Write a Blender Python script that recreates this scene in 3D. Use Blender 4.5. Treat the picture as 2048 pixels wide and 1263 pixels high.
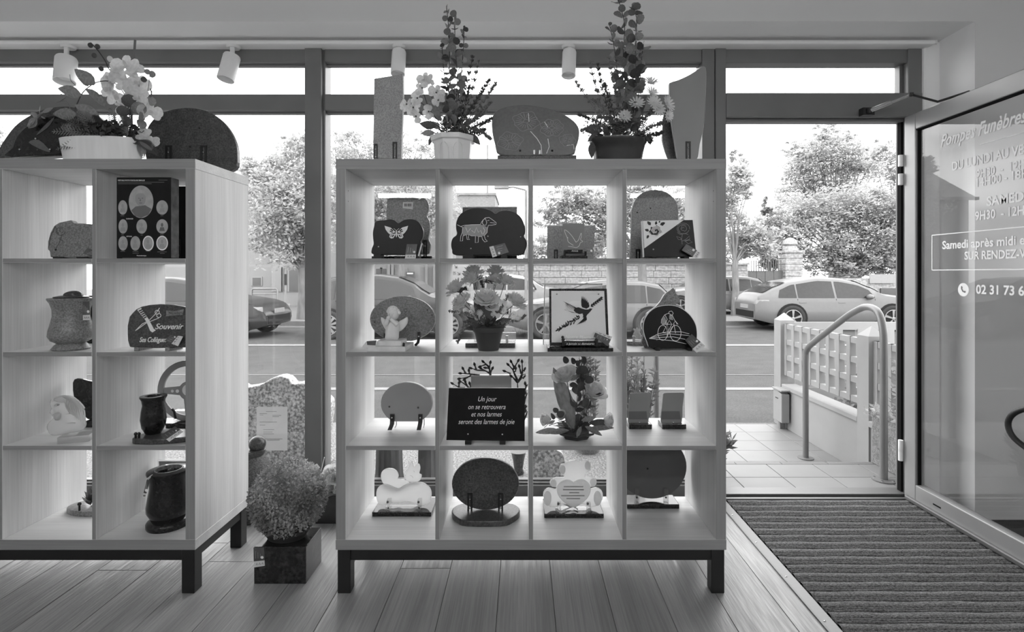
import bpy, bmesh, math, random
from mathutils import Vector, Matrix, Quaternion
random.seed(7)
SC = bpy.context.scene
COL = SC.collection
for o in list(bpy.data.objects): bpy.data.objects.remove(o)

# ------------------------------------------------------------------ camera, sky, exposure
F, CX, CY, EYE = 1064.0, 1045.0, 546.0, 1.206      # focal length / vanishing point in pixels of 2048x1263, eye height in metres
cam = bpy.data.cameras.new('camera'); cam.sensor_width = 36; cam.lens = 36 * F / 2048
cam.shift_x = -(CX - 1024) / 2048; cam.shift_y = (CY - 631.5) / 2048
cam.clip_start = .05; cam.clip_end = 300
camo = bpy.data.objects.new('camera', cam); COL.objects.link(camo)
camo.location = (0, 0, EYE); camo.rotation_euler = (math.pi / 2, 0, 0)
SC.camera = camo

SKY = 7.0
w = bpy.data.worlds.new('overcast_sky'); SC.world = w; w.use_nodes = True
nt = w.node_tree; nt.nodes.clear()
out = nt.nodes.new('ShaderNodeOutputWorld'); bg = nt.nodes.new('ShaderNodeBackground')
tc = nt.nodes.new('ShaderNodeTexCoord'); mp = nt.nodes.new('ShaderNodeMapping'); nz = nt.nodes.new('ShaderNodeTexNoise')
mr = nt.nodes.new('ShaderNodeMapRange')
mp.inputs['Scale'].default_value = (2.2, 2.2, 7); nz.inputs['Scale'].default_value = 1.3; nz.inputs['Detail'].default_value = 5
mr.inputs['From Min'].default_value = .38; mr.inputs['From Max'].default_value = .60
mr.inputs['To Min'].default_value = SKY * .40; mr.inputs['To Max'].default_value = SKY
nt.links.new(tc.outputs['Generated'], mp.inputs['Vector']); nt.links.new(mp.outputs[0], nz.inputs['Vector'])
nt.links.new(nz.outputs['Fac'], mr.inputs['Value']); nt.links.new(mr.outputs[0], bg.inputs['Strength'])
bg.inputs['Color'].default_value = (1, 1, 1, 1); nt.links.new(bg.outputs[0], out.inputs[0])

# unseen tube lamps added behind the camera to brighten the shop (their bodies are built with the room)
FILL_W = 18.5
FILL_POS = [(-1.7, -.6), (.2, -.6), (2.0, -.6), (-1.7, -2.6), (.2, -2.6), (2.0, -2.6)]
vs = SC.view_settings
vs.view_transform = 'Standard'; vs.look = 'None'; vs.gamma = 1; vs.exposure = 0.0; vs.use_curve_mapping = False

# ------------------------------------------------------------------ helpers
def W(x, y, Y): return Vector(((x - CX) * Y / F, Y, EYE - (y - CY) * Y / F))
def floorY(y, Z=0): return (EYE - Z) * F / (y - CY)
def zm(ox, oy, s): return lambda *pts: [(ox + x / s, oy + y / s) for x, y in pts]

class MB:
    def __init__(s): s.v = []; s.f = []
    def add(s, v, f):
        o = len(s.v); s.v += [Vector(p) for p in v]; s.f += [[i + o for i in q] for q in f]; return s
    def box(s, x0, x1, y0, y1, z0, z1):
        return s.add([(x, y, z) for z in (z0, z1) for y in (y0, y1) for x in (x0, x1)],
                     [(0, 2, 3, 1), (4, 5, 7, 6), (0, 1, 5, 4), (2, 6, 7, 3), (0, 4, 6, 2), (1, 3, 7, 5)])
    def obox(s, c, half, mat):
        c = Vector(c); v = [c + mat @ Vector((x * half[0], y * half[1], z * half[2])) for z in (-1, 1) for y in (-1, 1) for x in (-1, 1)]
        return s.add(v, [(0, 2, 3, 1), (4, 5, 7, 6), (0, 1, 5, 4), (2, 6, 7, 3), (0, 4, 6, 2), (1, 3, 7, 5)])
    def loft(s, rings, cap0=True, cap1=True, closed=True):
        n = len(rings[0]); v = [p for r in rings for p in r]; f = []
        for i in range(len(rings) - 1):
            for j in range(n if closed else n - 1):
                k = (j + 1) % n; f.append((i * n + j, i * n + k, (i + 1) * n + k, (i + 1) * n + j))
        if cap0: f.append(tuple(range(n))[::-1])
        if cap1: f.append(tuple((len(rings) - 1) * n + j for j in range(n)))
        return s.add(v, f)
    def lathe(s, c, prof, n=24, sx=1, sy=1, cap0=True, cap1=True, ph=0):
        c = Vector(c)
        return s.loft([[c + Vector((r * sx * math.cos(ph + 2 * math.pi * j / n), r * sy * math.sin(ph + 2 * math.pi * j / n), z)) for j in range(n)] for r, z in prof], cap0, cap1)
    def tube(s, pts, r, n=6):
        pts = [Vector(p) for p in pts]; m = len(pts); rr = r if isinstance(r, (list, tuple)) else [r] * m
        rings = []; up = None
        for i, p in enumerate(pts):
            t = (pts[min(i + 1, m - 1)] - pts[max(i - 1, 0)]).normalized()
            a = up if up is not None else (Vector((1, 0, 0)) if abs(t.x) < .8 else Vector((0, 1, 0)))
            a = (a - t * a.dot(t)).normalized(); up = a; b = t.cross(a)
            rings.append([p + (a * math.cos(2 * math.pi * j / n) + b * math.sin(2 * math.pi * j / n)) * rr[i] for j in range(n)])
        return s.loft(rings)
    def ball(s, c, r, nu=12, nv=8, M=None):
        c = Vector(c); r = (r, r, r) if not isinstance(r, (tuple, list)) else r; rings = []
        for i in range(nv + 1):
            a = math.pi * (i / nv - .5); a = max(min(a, math.pi / 2 - .02), -math.pi / 2 + .02)
            ring = []
            for j in range(nu):
                q = Vector((r[0] * math.cos(a) * math.cos(2 * math.pi * j / nu), r[1] * math.cos(a) * math.sin(2 * math.pi * j / nu), r[2] * math.sin(a)))
                ring.append(c + (M @ q if M else q))
            rings.append(ring)
        return s.loft(rings)
    def mesh(s, name, off=Vector((0, 0, 0)), smooth=False):
        me = bpy.data.meshes.new(name); me.from_pydata([tuple(p - off) for p in s.v], [], s.f); me.update()
        bm = bmesh.new(); bm.from_mesh(me); bmesh.ops.recalc_face_normals(bm, faces=bm.faces); bm.to_mesh(me); bm.free()
        if smooth:
            for p in me.polygons: p.use_smooth = True
        return me

def world_loc(o):
    v = Vector((0, 0, 0))
    while o is not None: v += Vector(o.location); o = o.parent
    return v
def tag(o, label=None, cat=None, group=None, kind=None):
    if label: o['label'] = label
    if cat: o['category'] = cat
    if group: o['group'] = group
    if kind: o['kind'] = kind
    return o
def link(name, me, mat, parent, loc):
    o = bpy.data.objects.new(name, me); COL.objects.link(o)
    if mat and not me.materials: me.materials.append(mat)
    o.parent = parent; o.location = loc
    return o
def build(mb, name, mat, parent=None, smooth=False, bevel=0, base=None, seg=2, angle=40, kind=None):
    """mb is in world coordinates; a child's origin sits on its thing's origin"""
    if parent is not None: off = world_loc(parent); loc = (0, 0, 0)
    else:
        if base is None:
            xs = [p.x for p in mb.v]; ys = [p.y for p in mb.v]; base = ((min(xs) + max(xs)) / 2, (min(ys) + max(ys)) / 2, min(p.z for p in mb.v))
        off = Vector(base); loc = off
    o = link(name, mb.mesh(name, off, smooth), mat, parent, loc)
    if bevel:
        b = o.modifiers.new('bevel', 'BEVEL'); b.width = bevel; b.segments = seg; b.limit_method = 'ANGLE'; b.angle_limit = math.radians(angle)
    if smooth and angle:
        try: o.data.set_sharp_from_angle(angle=math.radians(50))
        except Exception: pass
    if kind: o['kind'] = kind
    return o
def thing(name, label, cat, loc, group=None):
    o = bpy.data.objects.new(name, None); COL.objects.link(o); o.location = loc; o.empty_display_size = .05
    return tag(o, label, cat, group)
def struct(o): o['kind'] = 'structure'; return o
def inst(name, me, mat, parent, pos, rot, scale=1):
    """part that shares mesh data; rot: Quaternion, Euler or Matrix"""
    o = bpy.data.objects.new(name, me); COL.objects.link(o)
    if mat and not me.materials: me.materials.append(mat)
    o.parent = parent; o.location = Vector(pos) - world_loc(parent)
    o.rotation_mode = 'QUATERNION'; o.rotation_quaternion = rot if isinstance(rot, Quaternion) else rot.to_quaternion()
    o.scale = (scale, scale, scale) if not isinstance(scale, (tuple, list)) else scale
    return o
def copy_tree(o, delta, parent=None):
    c = o.copy(); COL.objects.link(c); c.parent = parent
    if parent is None: c.location = Vector(o.location) + Vector(delta)
    for ch in list(o.children): copy_tree(ch, delta, c)
    return c
def spl(pts, n=4, closed=True):
    """Catmull-Rom through 2D or 3D points"""
    P = [Vector(p) for p in pts]; m = len(P); res = []
    for i in range(m if closed else m - 1):
        if closed: a, b, c, d = P[i - 1], P[i], P[(i + 1) % m], P[(i + 2) % m]
        else: a, b, c, d = P[max(i - 1, 0)], P[i], P[i + 1], P[min(i + 2, m - 1)]
        for k in range(n):
            t = k / n
            res.append(.5 * ((2 * b) + (c - a) * t + (2 * a - 5 * b + 4 * c - d) * t * t + (3 * b - a - 3 * c + d) * t ** 3))
    if not closed: res.append(P[-1])
    return res
def ell(cx, cy, rx, ry, n=32, a0=0, a1=360):
    full = abs(a1 - a0) >= 360
    return [(cx + rx * math.cos(math.radians(a0 + (a1 - a0) * i / (n if full else n - 1))), cy + ry * math.sin(math.radians(a0 + (a1 - a0) * i / (n if full else n - 1)))) for i in range(n)]
def aim(d, roll=0):
    """rotation taking +Z to d"""
    d = Vector(d).normalized(); return d.to_track_quat('Z', 'Y') @ Quaternion((0, 0, 1), roll)

class Plane:
    """a leaning plane facing the room; pixels are cast on to it"""
    def __init__(s, Y0, Zp=0, tilt=0):
        s.Y0 = Y0; s.Zp = Zp; s.t = math.tan(math.radians(tilt)); a = math.radians(tilt); s.n = Vector((0, -math.cos(a), math.sin(a))); s.a = a
    def p(s, x, y, off=0):
        k = (y - CY) / F; Y = (s.Y0 + (EYE - s.Zp) * s.t) / (1 + k * s.t)
        return W(x, y, Y) + s.n * off
def slab(pl, pts, th, name, mat, parent=None, bevel=.0015, zmin=None, off=0, base=None, smooth=False, kind=None):
    mb = MB(); fr = [pl.p(q[0], q[1], off) for q in pts]
    if zmin is not None:
        for q in fr:
            if q.z < zmin: q.z = zmin
    bk = [q - pl.n * th for q in fr]
    if zmin is not None:
        for q in bk: q.z = max(q.z, zmin)
    mb.loft([fr, bk])
    return build(mb, name, mat, parent, smooth, bevel, base, angle=30 if bevel else 40, kind=kind)
def strokes(pl, lines, wpx, name, mat, parent, off=.0012):
    mb = MB(); hw = wpx * pl.Y0 / F / 2
    for L in lines:
        P = [pl.p(q[0], q[1], off) for q in L]; m = len(P)
        if m < 2: continue
        sides = []
        for i in range(m):
            t = (P[min(i + 1, m - 1)] - P[max(i - 1, 0)]); t = t.normalized() if t.length > 1e-9 else Vector((1, 0, 0))
            b = t.cross(pl.n).normalized(); sides.append((P[i] + b * hw, P[i] - b * hw))
        v = [q for s2 in sides for q in s2]; mb.add(v, [(2 * i, 2 * i + 1, 2 * i + 3, 2 * i + 2) for i in range(m - 1)])
    return build(mb, name, mat, parent)
def fills(pl, polys, name, mat, parent, off=.0012):
    mb = MB()
    for L in polys: mb.add([pl.p(q[0], q[1], off) for q in L], [tuple(range(len(L)))])
    return build(mb, name, mat, parent)
def puff(pl, pts, depth, name, mat, parent, rings=5, zmin=None, base=None):
    """inflated form from an outline"""
    P = [pl.p(q[0], q[1]) for q in pts]; c = sum(P, Vector()) / len(P); mb = MB(); R = []
    for i in range(-rings, rings + 1):
        a = i / rings * math.pi / 2 * .94; s = .35 + .65 * math.cos(a); d = math.sin(a) * depth / 2
        R.append([c + (q - c) * s - pl.n * d for q in P])
    if zmin is not None:
        for r in R:
            for q in r: q.z = max(q.z, zmin)
    mb.loft(R); return build(mb, name, mat, parent, smooth=True, base=base)
def text_mesh(body, size, shear=0, extrude=0, align='CENTER', bold=0):
    cu = bpy.data.curves.new('t', 'FONT'); cu.body = body; cu.size = size; cu.shear = shear; cu.extrude = extrude
    cu.align_x = align; cu.align_y = 'CENTER'; cu.offset = bold; cu.resolution_u = 3
    o = bpy.data.objects.new('t', cu); COL.objects.link(o)
    dg = bpy.context.evaluated_depsgraph_get(); me = bpy.data.meshes.new_from_object(o.evaluated_get(dg))
    bpy.data.objects.remove(o); bpy.data.curves.remove(cu); return me
def text(pl, body, x, y, px, mat, parent, shear=0, wpx=None, off=.0012, roll=0, bold=0, extrude=0, name='lettering', align='CENTER'):
    """flat lettering, px = text size in pixels at its place, wpx = width it must fill"""
    P = pl.p(x, y, off); k = P.y / F; me = text_mesh(body, px * k, shear, extrude, align, bold); me.name = name
    if wpx:
        xs = [v.co.x for v in me.vertices]; wd = max(xs) - min(xs); s = wpx * k / wd
        for v in me.vertices: v.co.x *= s
    if mat: me.materials.clear(); me.materials.append(mat)
    o = bpy.data.objects.new(name, me); COL.objects.link(o); o.parent = parent; o.location = P - world_loc(parent)
    o.rotation_euler = (Matrix.Rotation(math.pi / 2 - pl.a, 3, 'X') @ Matrix.Rotation(roll, 3, 'Z')).to_euler(); return o

# ------------------------------------------------------------------ materials (all greys: the place is shown in black and white)
def new_mat(name):
    m = bpy.data.materials.new(name); m.use_nodes = True; m.node_tree.nodes.clear(); return m, m.node_tree
def M(name, g, rough=.5, spec=.5, var=.08, scale=12, stretch=(1, 1, 1), metal=0, bump=0, coat=0, detail=4, rand=0, speck=0, sscale=120):
    m, t = new_mat(name); N = t.nodes.new; L = t.links.new
    o = N('ShaderNodeOutputMaterial'); b = N('ShaderNodeBsdfPrincipled'); L(b.outputs[0], o.inputs[0])
    b.inputs['Roughness'].default_value = rough; b.inputs['Metallic'].default_value = metal
    b.inputs['Specular IOR Level'].default_value = spec; b.inputs['Coat Weight'].default_value = coat
    c = N('ShaderNodeTexCoord'); mp = N('ShaderNodeMapping'); mp.inputs['Scale'].default_value = stretch
    n = N('ShaderNodeTexNoise'); n.inputs['Scale'].default_value = scale; n.inputs['Detail'].default_value = detail
    r = N('ShaderNodeMapRange'); r.inputs['From Min'].default_value = .3; r.inputs['From Max'].default_value = .7
    r.inputs['To Min'].default_value = g * (1 - var); r.inputs['To Max'].default_value = g * (1 + var)
    L(c.outputs['Object'], mp.inputs[0]); L(mp.outputs[0], n.inputs['Vector']); L(n.outputs['Fac'], r.inputs['Value'])
    val = r.outputs[0]
    if rand:
        oi = N('ShaderNodeObjectInfo'); r2 = N('ShaderNodeMapRange'); r2.inputs['To Min'].default_value = 1 - rand; r2.inputs['To Max'].default_value = 1 + rand
        mu = N('ShaderNodeMath'); mu.operation = 'MULTIPLY'; L(oi.outputs['Random'], r2.inputs['Value']); L(val, mu.inputs[0]); L(r2.outputs[0], mu.inputs[1]); val = mu.outputs[0]
        ad = N('ShaderNodeVectorMath'); ad.operation = 'ADD'; L(mp.outputs[0], ad.inputs[0]); L(oi.outputs['Random'], ad.inputs[1])
        sc = N('ShaderNodeVectorMath'); sc.operation = 'MULTIPLY_ADD'; sc.inputs[1].default_value = (37, 37, 37); L(oi.outputs['Random'], sc.inputs[0]); L(mp.outputs[0], sc.inputs[2]); L(sc.outputs[0], n.inputs['Vector'])
    if speck:
        n2 = N('ShaderNodeTexNoise'); n2.inputs['Scale'].default_value = sscale; n2.inputs['Detail'].default_value = 3; L(c.outputs['Object'], n2.inputs['Vector'])
        r3 = N('ShaderNodeMapRange'); r3.inputs['From Min'].default_value = .35; r3.inputs['From Max'].default_value = .65; r3.inputs['To Min'].default_value = 1 - speck; r3.inputs['To Max'].default_value = 1 + speck
        mu = N('ShaderNodeMath'); mu.operation = 'MULTIPLY'; L(n2.outputs['Fac'], r3.inputs['Value']); L(val, mu.inputs[0]); L(r3.outputs[0], mu.inputs[1]); val = mu.outputs[0]
    L(val, b.inputs['Base Color'])
    if bump:
        bp = N('ShaderNodeBump'); bp.inputs['Strength'].default_value = bump; bp.inputs['Distance'].default_value = .004; L(n.outputs['Fac'], bp.inputs['Height']); L(bp.outputs[0], b.inputs['Normal'])
    return m
def wood_mat(name, g, axis, rough=.45, band=.12, grain=.08, rand=.05, pores=0, spec=.4):
    """axis = direction of the grain; wide tonal strips plus fine streaks"""
    m, t = new_mat(name); N = t.nodes.new; L = t.links.new
    o = N('ShaderNodeOutputMaterial'); b = N('ShaderNodeBsdfPrincipled'); L(b.outputs[0], o.inputs[0])
    b.inputs['Roughness'].default_value = rough; b.inputs['Specular IOR Level'].default_value = spec
    c = N('ShaderNodeTexCoord'); oi = N('ShaderNodeObjectInfo')
    ma = N('ShaderNodeVectorMath'); ma.operation = 'MULTIPLY_ADD'; ma.inputs[1].default_value = (23, 31, 17); L(oi.outputs['Random'], ma.inputs[0]); L(c.outputs['Object'], ma.inputs[2])
    def noise(st, scale, detail=3):
        mp = N('ShaderNodeMapping'); s = [st[0]] * 3; s[axis] = st[1]; mp.inputs['Scale'].default_value = s
        n = N('ShaderNodeTexNoise'); n.inputs['Scale'].default_value = scale; n.inputs['Detail'].default_value = detail; L(ma.outputs[0], mp.inputs[0]); L(mp.outputs[0], n.inputs['Vector']); return n.outputs['Fac']
    def rng(v, lo, hi, a=.3, bb=.7):
        r = N('ShaderNodeMapRange'); r.inputs['From Min'].default_value = a; r.inputs['From Max'].default_value = bb; r.inputs['To Min'].default_value = lo; r.inputs['To Max'].default_value = hi; L(v, r.inputs['Value']); return r.outputs[0]
    def mul(a, bb):
        k = N('ShaderNodeMath'); k.operation = 'MULTIPLY'; L(a, k.inputs[0]); L(bb, k.inputs[1]); return k.outputs[0]
    fine = noise((60, 1.2), 3, 4)
    val = mul(rng(noise((9, .12), 1.5, 1), g * (1 - band), g * (1 + band)), rng(fine, 1 - grain, 1 + grain))
    val = mul(val, rng(oi.outputs['Random'], 1 - rand, 1 + rand, 0, 1))
    L(val, b.inputs['Base Color'])
    if pores:
        bp = N('ShaderNodeBump'); bp.inputs['Strength'].default_value = pores; bp.inputs['Distance'].default_value = .002; L(noise((55, 5), 2, 5), bp.inputs['Height']); L(bp.outputs[0], b.inputs['Normal'])
        L(rng(noise((40, 4), 2, 3), rough * .75, rough * 1.35), b.inputs['Roughness'])
    return m
def leaf_mat(name, g, tr=.4, rough=.5, var=.25):
    m, t = new_mat(name); N = t.nodes.new; L = t.links.new
    o = N('ShaderNodeOutputMaterial'); p = N('ShaderNodeBsdfPrincipled'); p.inputs['Roughness'].default_value = rough
    tr_ = N('ShaderNodeBsdfTranslucent'); mx = N('ShaderNodeMixShader'); mx.inputs[0].default_value = tr
    oi = N('ShaderNodeTexCoord'); n = N('ShaderNodeTexNoise'); n.inputs['Scale'].default_value = 9; L(oi.outputs['Object'], n.inputs['Vector'])
    r = N('ShaderNodeMapRange'); r.inputs['From Min'].default_value = .3; r.inputs['From Max'].default_value = .7; r.inputs['To Min'].default_value = g * (1 - var); r.inputs['To Max'].default_value = g * (1 + var)
    L(n.outputs['Fac'], r.inputs['Value']); L(r.outputs[0], p.inputs['Base Color']); L(r.outputs[0], tr_.inputs['Color'])
    L(p.outputs[0], mx.inputs[1]); L(tr_.outputs[0], mx.inputs[2]); L(mx.outputs[0], o.inputs[0]); return m
def glass_mat(name, tint=.96, ior=1.5, milky=0, gain=1.0):
    """thin clear sheet: Fresnel reflection over straight transmission"""
    m, t = new_mat(name); N = t.nodes.new; L = t.links.new
    o = N('ShaderNodeOutputMaterial'); tp = N('ShaderNodeBsdfTransparent'); tp.inputs[0].default_value = (tint, tint, tint, 1)
    gl = N('ShaderNodeBsdfGlossy'); gl.inputs['Roughness'].default_value = 0.0; ge = N('ShaderNodeNewGeometry'); dt = N('ShaderNodeVectorMath'); dt.operation = 'DOT_PRODUCT'; L(ge.outputs['Normal'], dt.inputs[0]); L(ge.outputs['Incoming'], dt.inputs[1])
    def mth(op, x, y):
        q = N('ShaderNodeMath'); q.operation = op
        for i_, z_ in enumerate((x, y)):
            if z_ is None: continue
            if isinstance(z_, (int, float)): q.inputs[i_].default_value = z_
            else: L(z_, q.inputs[i_])
        return q.outputs[0]
    r0 = ((ior - 1) / (ior + 1)) ** 2; ab = mth('ABSOLUTE', dt.outputs['Value'], None); sch = mth('ADD', mth('MULTIPLY', mth('POWER', mth('SUBTRACT', 1, ab), 5), 1 - r0), r0)
    mx = N('ShaderNodeMixShader'); k = N('ShaderNodeMath'); k.operation = 'MULTIPLY'; k.inputs[1].default_value = gain; k.use_clamp = True
    L(sch, k.inputs[0]); L(k.outputs[0], mx.inputs[0]); L(gl.outputs[0], mx.inputs[2])
    if milky:
        d = N('ShaderNodeBsdfDiffuse'); d.inputs[0].default_value = (.8, .8, .8, 1); tl = N('ShaderNodeBsdfTranslucent'); tl.inputs[0].default_value = (.85, .85, .85, 1)
        a = N('ShaderNodeMixShader'); a.inputs[0].default_value = .72; L(d.outputs[0], a.inputs[1]); L(tl.outputs[0], a.inputs[2])
        b = N('ShaderNodeMixShader'); b.inputs[0].default_value = milky; L(tp.outputs[0], b.inputs[1]); L(a.outputs[0], b.inputs[2]); L(b.outputs[0], mx.inputs[1])
    else: L(tp.outputs[0], mx.inputs[1])
    L(mx.outputs[0], o.inputs[0]); return m
def emit_mat(name, e):
    m, t = new_mat(name); N = t.nodes.new; o = N('ShaderNodeOutputMaterial'); b = N('ShaderNodeEmission'); b.inputs[1].default_value = e; t.links.new(b.outputs[0], o.inputs[0]); return m

WHITE = M('white_plaster', .92, .8, .2, .02, 3)
FRONT_SHADE = M('front_wall_shade_tone', .72, .85, .2, .02, 2)  # darker tone for room-facing wall faces, standing in for shade
WALLG = M('painted_wall', .84, .85, .2, .02, 2)
CEIL = M('ceiling_paint', .86, .9, .1, .01)
FRAME = M('grey_lacquered_aluminium', .17, .38, .5, .06, 5)
ALU = M('brushed_aluminium', .2, .5, .5, .06, 40, (1, 30, 1), metal=.7)
DOORF = M('satin_aluminium_door', .33, .36, .5, .05, 6, metal=.3)
BLACKM = M('black_powder_coat', .018, .42, .4, .1)
WOODV = wood_mat('oak_effect_upright', .66, 2, band=.10, rand=.03)
WOODH = wood_mat('oak_effect_board', .64, 0, band=.09, rand=.03)
SHADEV = wood_mat('shaded_front_upright', .31, 2, band=.06, rand=.02)  # darker copies of the oak for front faces, with shade put into the colour
SHADEH = wood_mat('shaded_front_board', .31, 0, band=.06, rand=.02)
PLANK = wood_mat('vinyl_oak_plank', .31, 1, rough=.40, band=.16, grain=.16, rand=.07, pores=.6, spec=.5)
UNDER = M('floor_joint', .05, .9, .1)
RIB = M('carpet_rib', .17, .95, .1, .6, 190, (.6, 1.6, 1), bump=.9, rand=.06, speck=.35, sscale=420)
MATB = M('mat_backing', .012, .95, .1)
GLASS = glass_mat('window_glass', .97, gain=1.8)
GLASSD = glass_mat('door_glass', .93, gain=1.8)
ACRY = glass_mat('clear_acrylic', .90, milky=.10, gain=1.3)
ACRYG = glass_mat('smoked_acrylic', .60, milky=.06, gain=1.3)
FROST = glass_mat('frosted_acrylic', .95, milky=.8)
BLACKG = M('black_polished_granite', .014, .12, .5, .3, 60, speck=.3, coat=.0)
BLACKS = M('black_satin_panel', .010, .3, .22, .15, 30)
DARKG = M('dark_granite', .07, .28, .5, .25, 25, speck=.45, sscale=160)
MIDG = M('grey_granite', .23, .35, .5, .15, 14, speck=.35, sscale=170)
LIGHTG = M('pale_granite', .44, .6, .3, .15, 14, speck=.6, sscale=70)
PINKG = M('honed_granite', .33, .45, .4, .1, 10, speck=.25, sscale=200)
SLATE = M('engraved_slate', .12, .3, .5, .12, 8, speck=.12)
MARBLE = M('white_marble', .76, .35, .5, .14, 18)
RESIN = M('cream_resin', .82, .5, .4, .06, 10)
ENGR = M('pale_engraving', .92, .5, .3, .05)
ENGRM = M('grey_engraving', .34, .5, .3, .05)
ENGRD = M('dark_inlay', .015, .4, .4, .05)
STEEL = M('polished_steel', .6, .2, .5, .05, metal=1)
CARDW = M('white_card', .75, .6, .3, .04)
CARDD = M('printed_card', .10, .35, .5, .35, 25)
PAPER = M('white_paper', .78, .8, .2, .02)
PRINT = M('print_grey', .25, .8, .1)
POTW = M('white_plastic_pot', .82, .4, .5, .04)
POTC = M('cream_ceramic', .86, .35, .5, .05, 6, (8, 8, .3))
POTD = M('dark_glazed_pot', .035, .22, .5, .2)
POTB = M('matt_dark_pot', .05, .45, .4, .1)
SPOT = M('white_spot_metal', .88, .4, .5, .02)
STEM = M('dark_stem', .05, .6, .3, .2)
LEAFD = leaf_mat('dark_leaf', .085, .3)
LEAFM = leaf_mat('mid_leaf', .24, .35)
LEAFP = leaf_mat('pale_leaf', .46, .4)
PETAL = leaf_mat('pale_petal', .80, .5, .7, .1)
PETALG = leaf_mat('carnation_petal', .84, .5, .7, .08)
BOXW = leaf_mat('boxwood_leaf', .35, .3, .28, .6)
# ------------------------------------------------------------------ the shop: walls, soffit, floor
WY, WF = 2.63, 2.87            # inner face of the front wall, inner face of the window frame
XL, XR, YB, ZC = -3.9, 3.4, -4.2, 2.85
SOF, REV = 2.45, 2.236         # soffit height, right reveal
def sbox(name, mat, *a, bevel=0, parent=None):
    mb = MB().box(*a); o = build(mb, name, mat, parent, bevel=bevel)
    return o if parent else struct(o)
wf = struct(thing('wall_front', 'pale painted lintel and pier around the shop window', None, (0, WY, 0))); 
ft = [sbox('lintel', WHITE, XL, XR, WY, 3.0, SOF, ZC, parent=wf),
sbox('pier', WHITE, REV, XR, WY, 3.0, -.3, SOF, parent=wf), sbox('pier', WHITE, XL, -3.55, WY, 3.0, -.3, SOF, parent=wf)]
for o in ft:                                   # room side toned darker than the white reveal, its shade put into the colour
    o.data.materials.append(FRONT_SHADE)
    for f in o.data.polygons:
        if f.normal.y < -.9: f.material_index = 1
sbox('upper_facade', WALLG, XL, XR, WY, 3.0, ZC, 3.7, parent=wf)
sbox('wall_left', WALLG, XL - .15, XL, YB, 3.0, -.3, ZC)
sbox('wall_right', WALLG, XR, XR + .15, YB, 3.0, -.3, ZC)
sbox('wall_back', WALLG, XL, XR, YB - .15, YB, -.3, ZC)
sbox('ceiling', CEIL, XL, XR, YB, WY, ZC, ZC + .1)
fl = sbox('floor', UNDER, XL, XR, YB, 2.95, -.30, -.012)
sbox('floor_field', PLANK, XL, 1.03, YB, .55, -.012, -.001, parent=fl)
sbox('floor_field', PLANK, 1.03, XR, YB, -.5, -.012, -.001, parent=fl)
PW, x = .2045, -.295 - .2045 * 17
pk = {}
while x < 1.03:
    x1 = min(x + PW, 1.03); y = .55 + random.random() * .6 - .6
    if x < XL: x += PW; continue
    y0 = .55
    while y0 < 2.87:
        y1 = min(max(y, y0) + 1.22 if y0 > .55 else .55 + .35 + random.random() * .9, 2.87)
        if 2.87 - y1 < .12: y1 = 2.87
        key = (round(x1 - x, 3), round(y1 - y0, 2))
        mb = MB().box(x + .0008, x1 - .0008, y0 + .0008, y1 - .0008, -.012, 0)
        build(mb, 'plank', PLANK, fl, bevel=.0012, seg=1); y = y1; y0 = y1
    x += PW
# entrance mat with its ribs, edge strips, threshold
mt = thing('entrance_mat', 'ribbed grey entrance mat inside the glass door', 'mat', (1.6, 1.2, -.012))
build(MB().box(1.075, REV - .01, -.45, 2.83, -.012, -.002), 'backing', MATB, mt)
rp = []                                        # rib profile across Y
for i in range(9):
    a = i / 8; rp.append((a * .047, .006 * (math.sin(math.pi * a) ** .35)))
y = 2.822
rm = None; k = 0
while y - .062 > .55:
    for (w_, h_, o_) in ((.034, .012, .002), (.0065, .009, .041), (.0065, .009, .0515)):
        mb = MB(); R = []; nx = 24
        for i in range(nx + 1):
            X = 1.08 + (REV - .018 - 1.08) * i / nx; dy = .0022 * math.sin(i * .9 + k * 1.7) + .0012 * math.sin(i * 2.3 + k)
            R.append([Vector((X, y - o_ - w_ * t_ + dy, -.003 + h_ * max(0, math.sin(math.pi * t_)) ** .4)) for t_ in (0, .08, .3, .7, .92, 1)])
        mb.loft(R, False, False, closed=False)
        build(mb, 'rib', RIB, mt, smooth=True, angle=0)
    y -= .062; k += 1
build(MB().box(1.08, REV - .018, -.44, y, -.003, .004), 'rib_field', RIB, mt)
t1 = struct(thing('trim_1', 'aluminium edge strip between wood floor and mat', None, (1.05, 1.6, 0)))
build(MB().box(1.03, 1.076, -.5, 2.83, -.012, .0035), 'flat_bar', ALU, t1, bevel=.001)
build(MB().box(1.026, 1.034, -.5, 2.83, -.012, .006), 'rounded_lip', ALU, t1, bevel=.002)
for i in range(9): build(MB().lathe((1.045, 2.65 - i * .27, .003), [(.005, 0), (.004, .002), (.001, .0028)], 10), 'screw', STEEL, t1, smooth=True)
t2 = struct(thing('trim_2', 'aluminium door threshold bar', None, (1.6, 2.88, 0)))
build(MB().box(1.03, 2.15, 2.83, 2.85, -.012, .008), 'inner_bar', ALU, t2, bevel=.002)
build(MB().box(1.03, 2.15, 2.85, 2.872, -.012, .001), 'groove', MATB, t2)
build(MB().box(1.03, 2.15, 2.872, 2.96, -.012, .016), 'sill', ALU, t2, bevel=.003)
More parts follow.
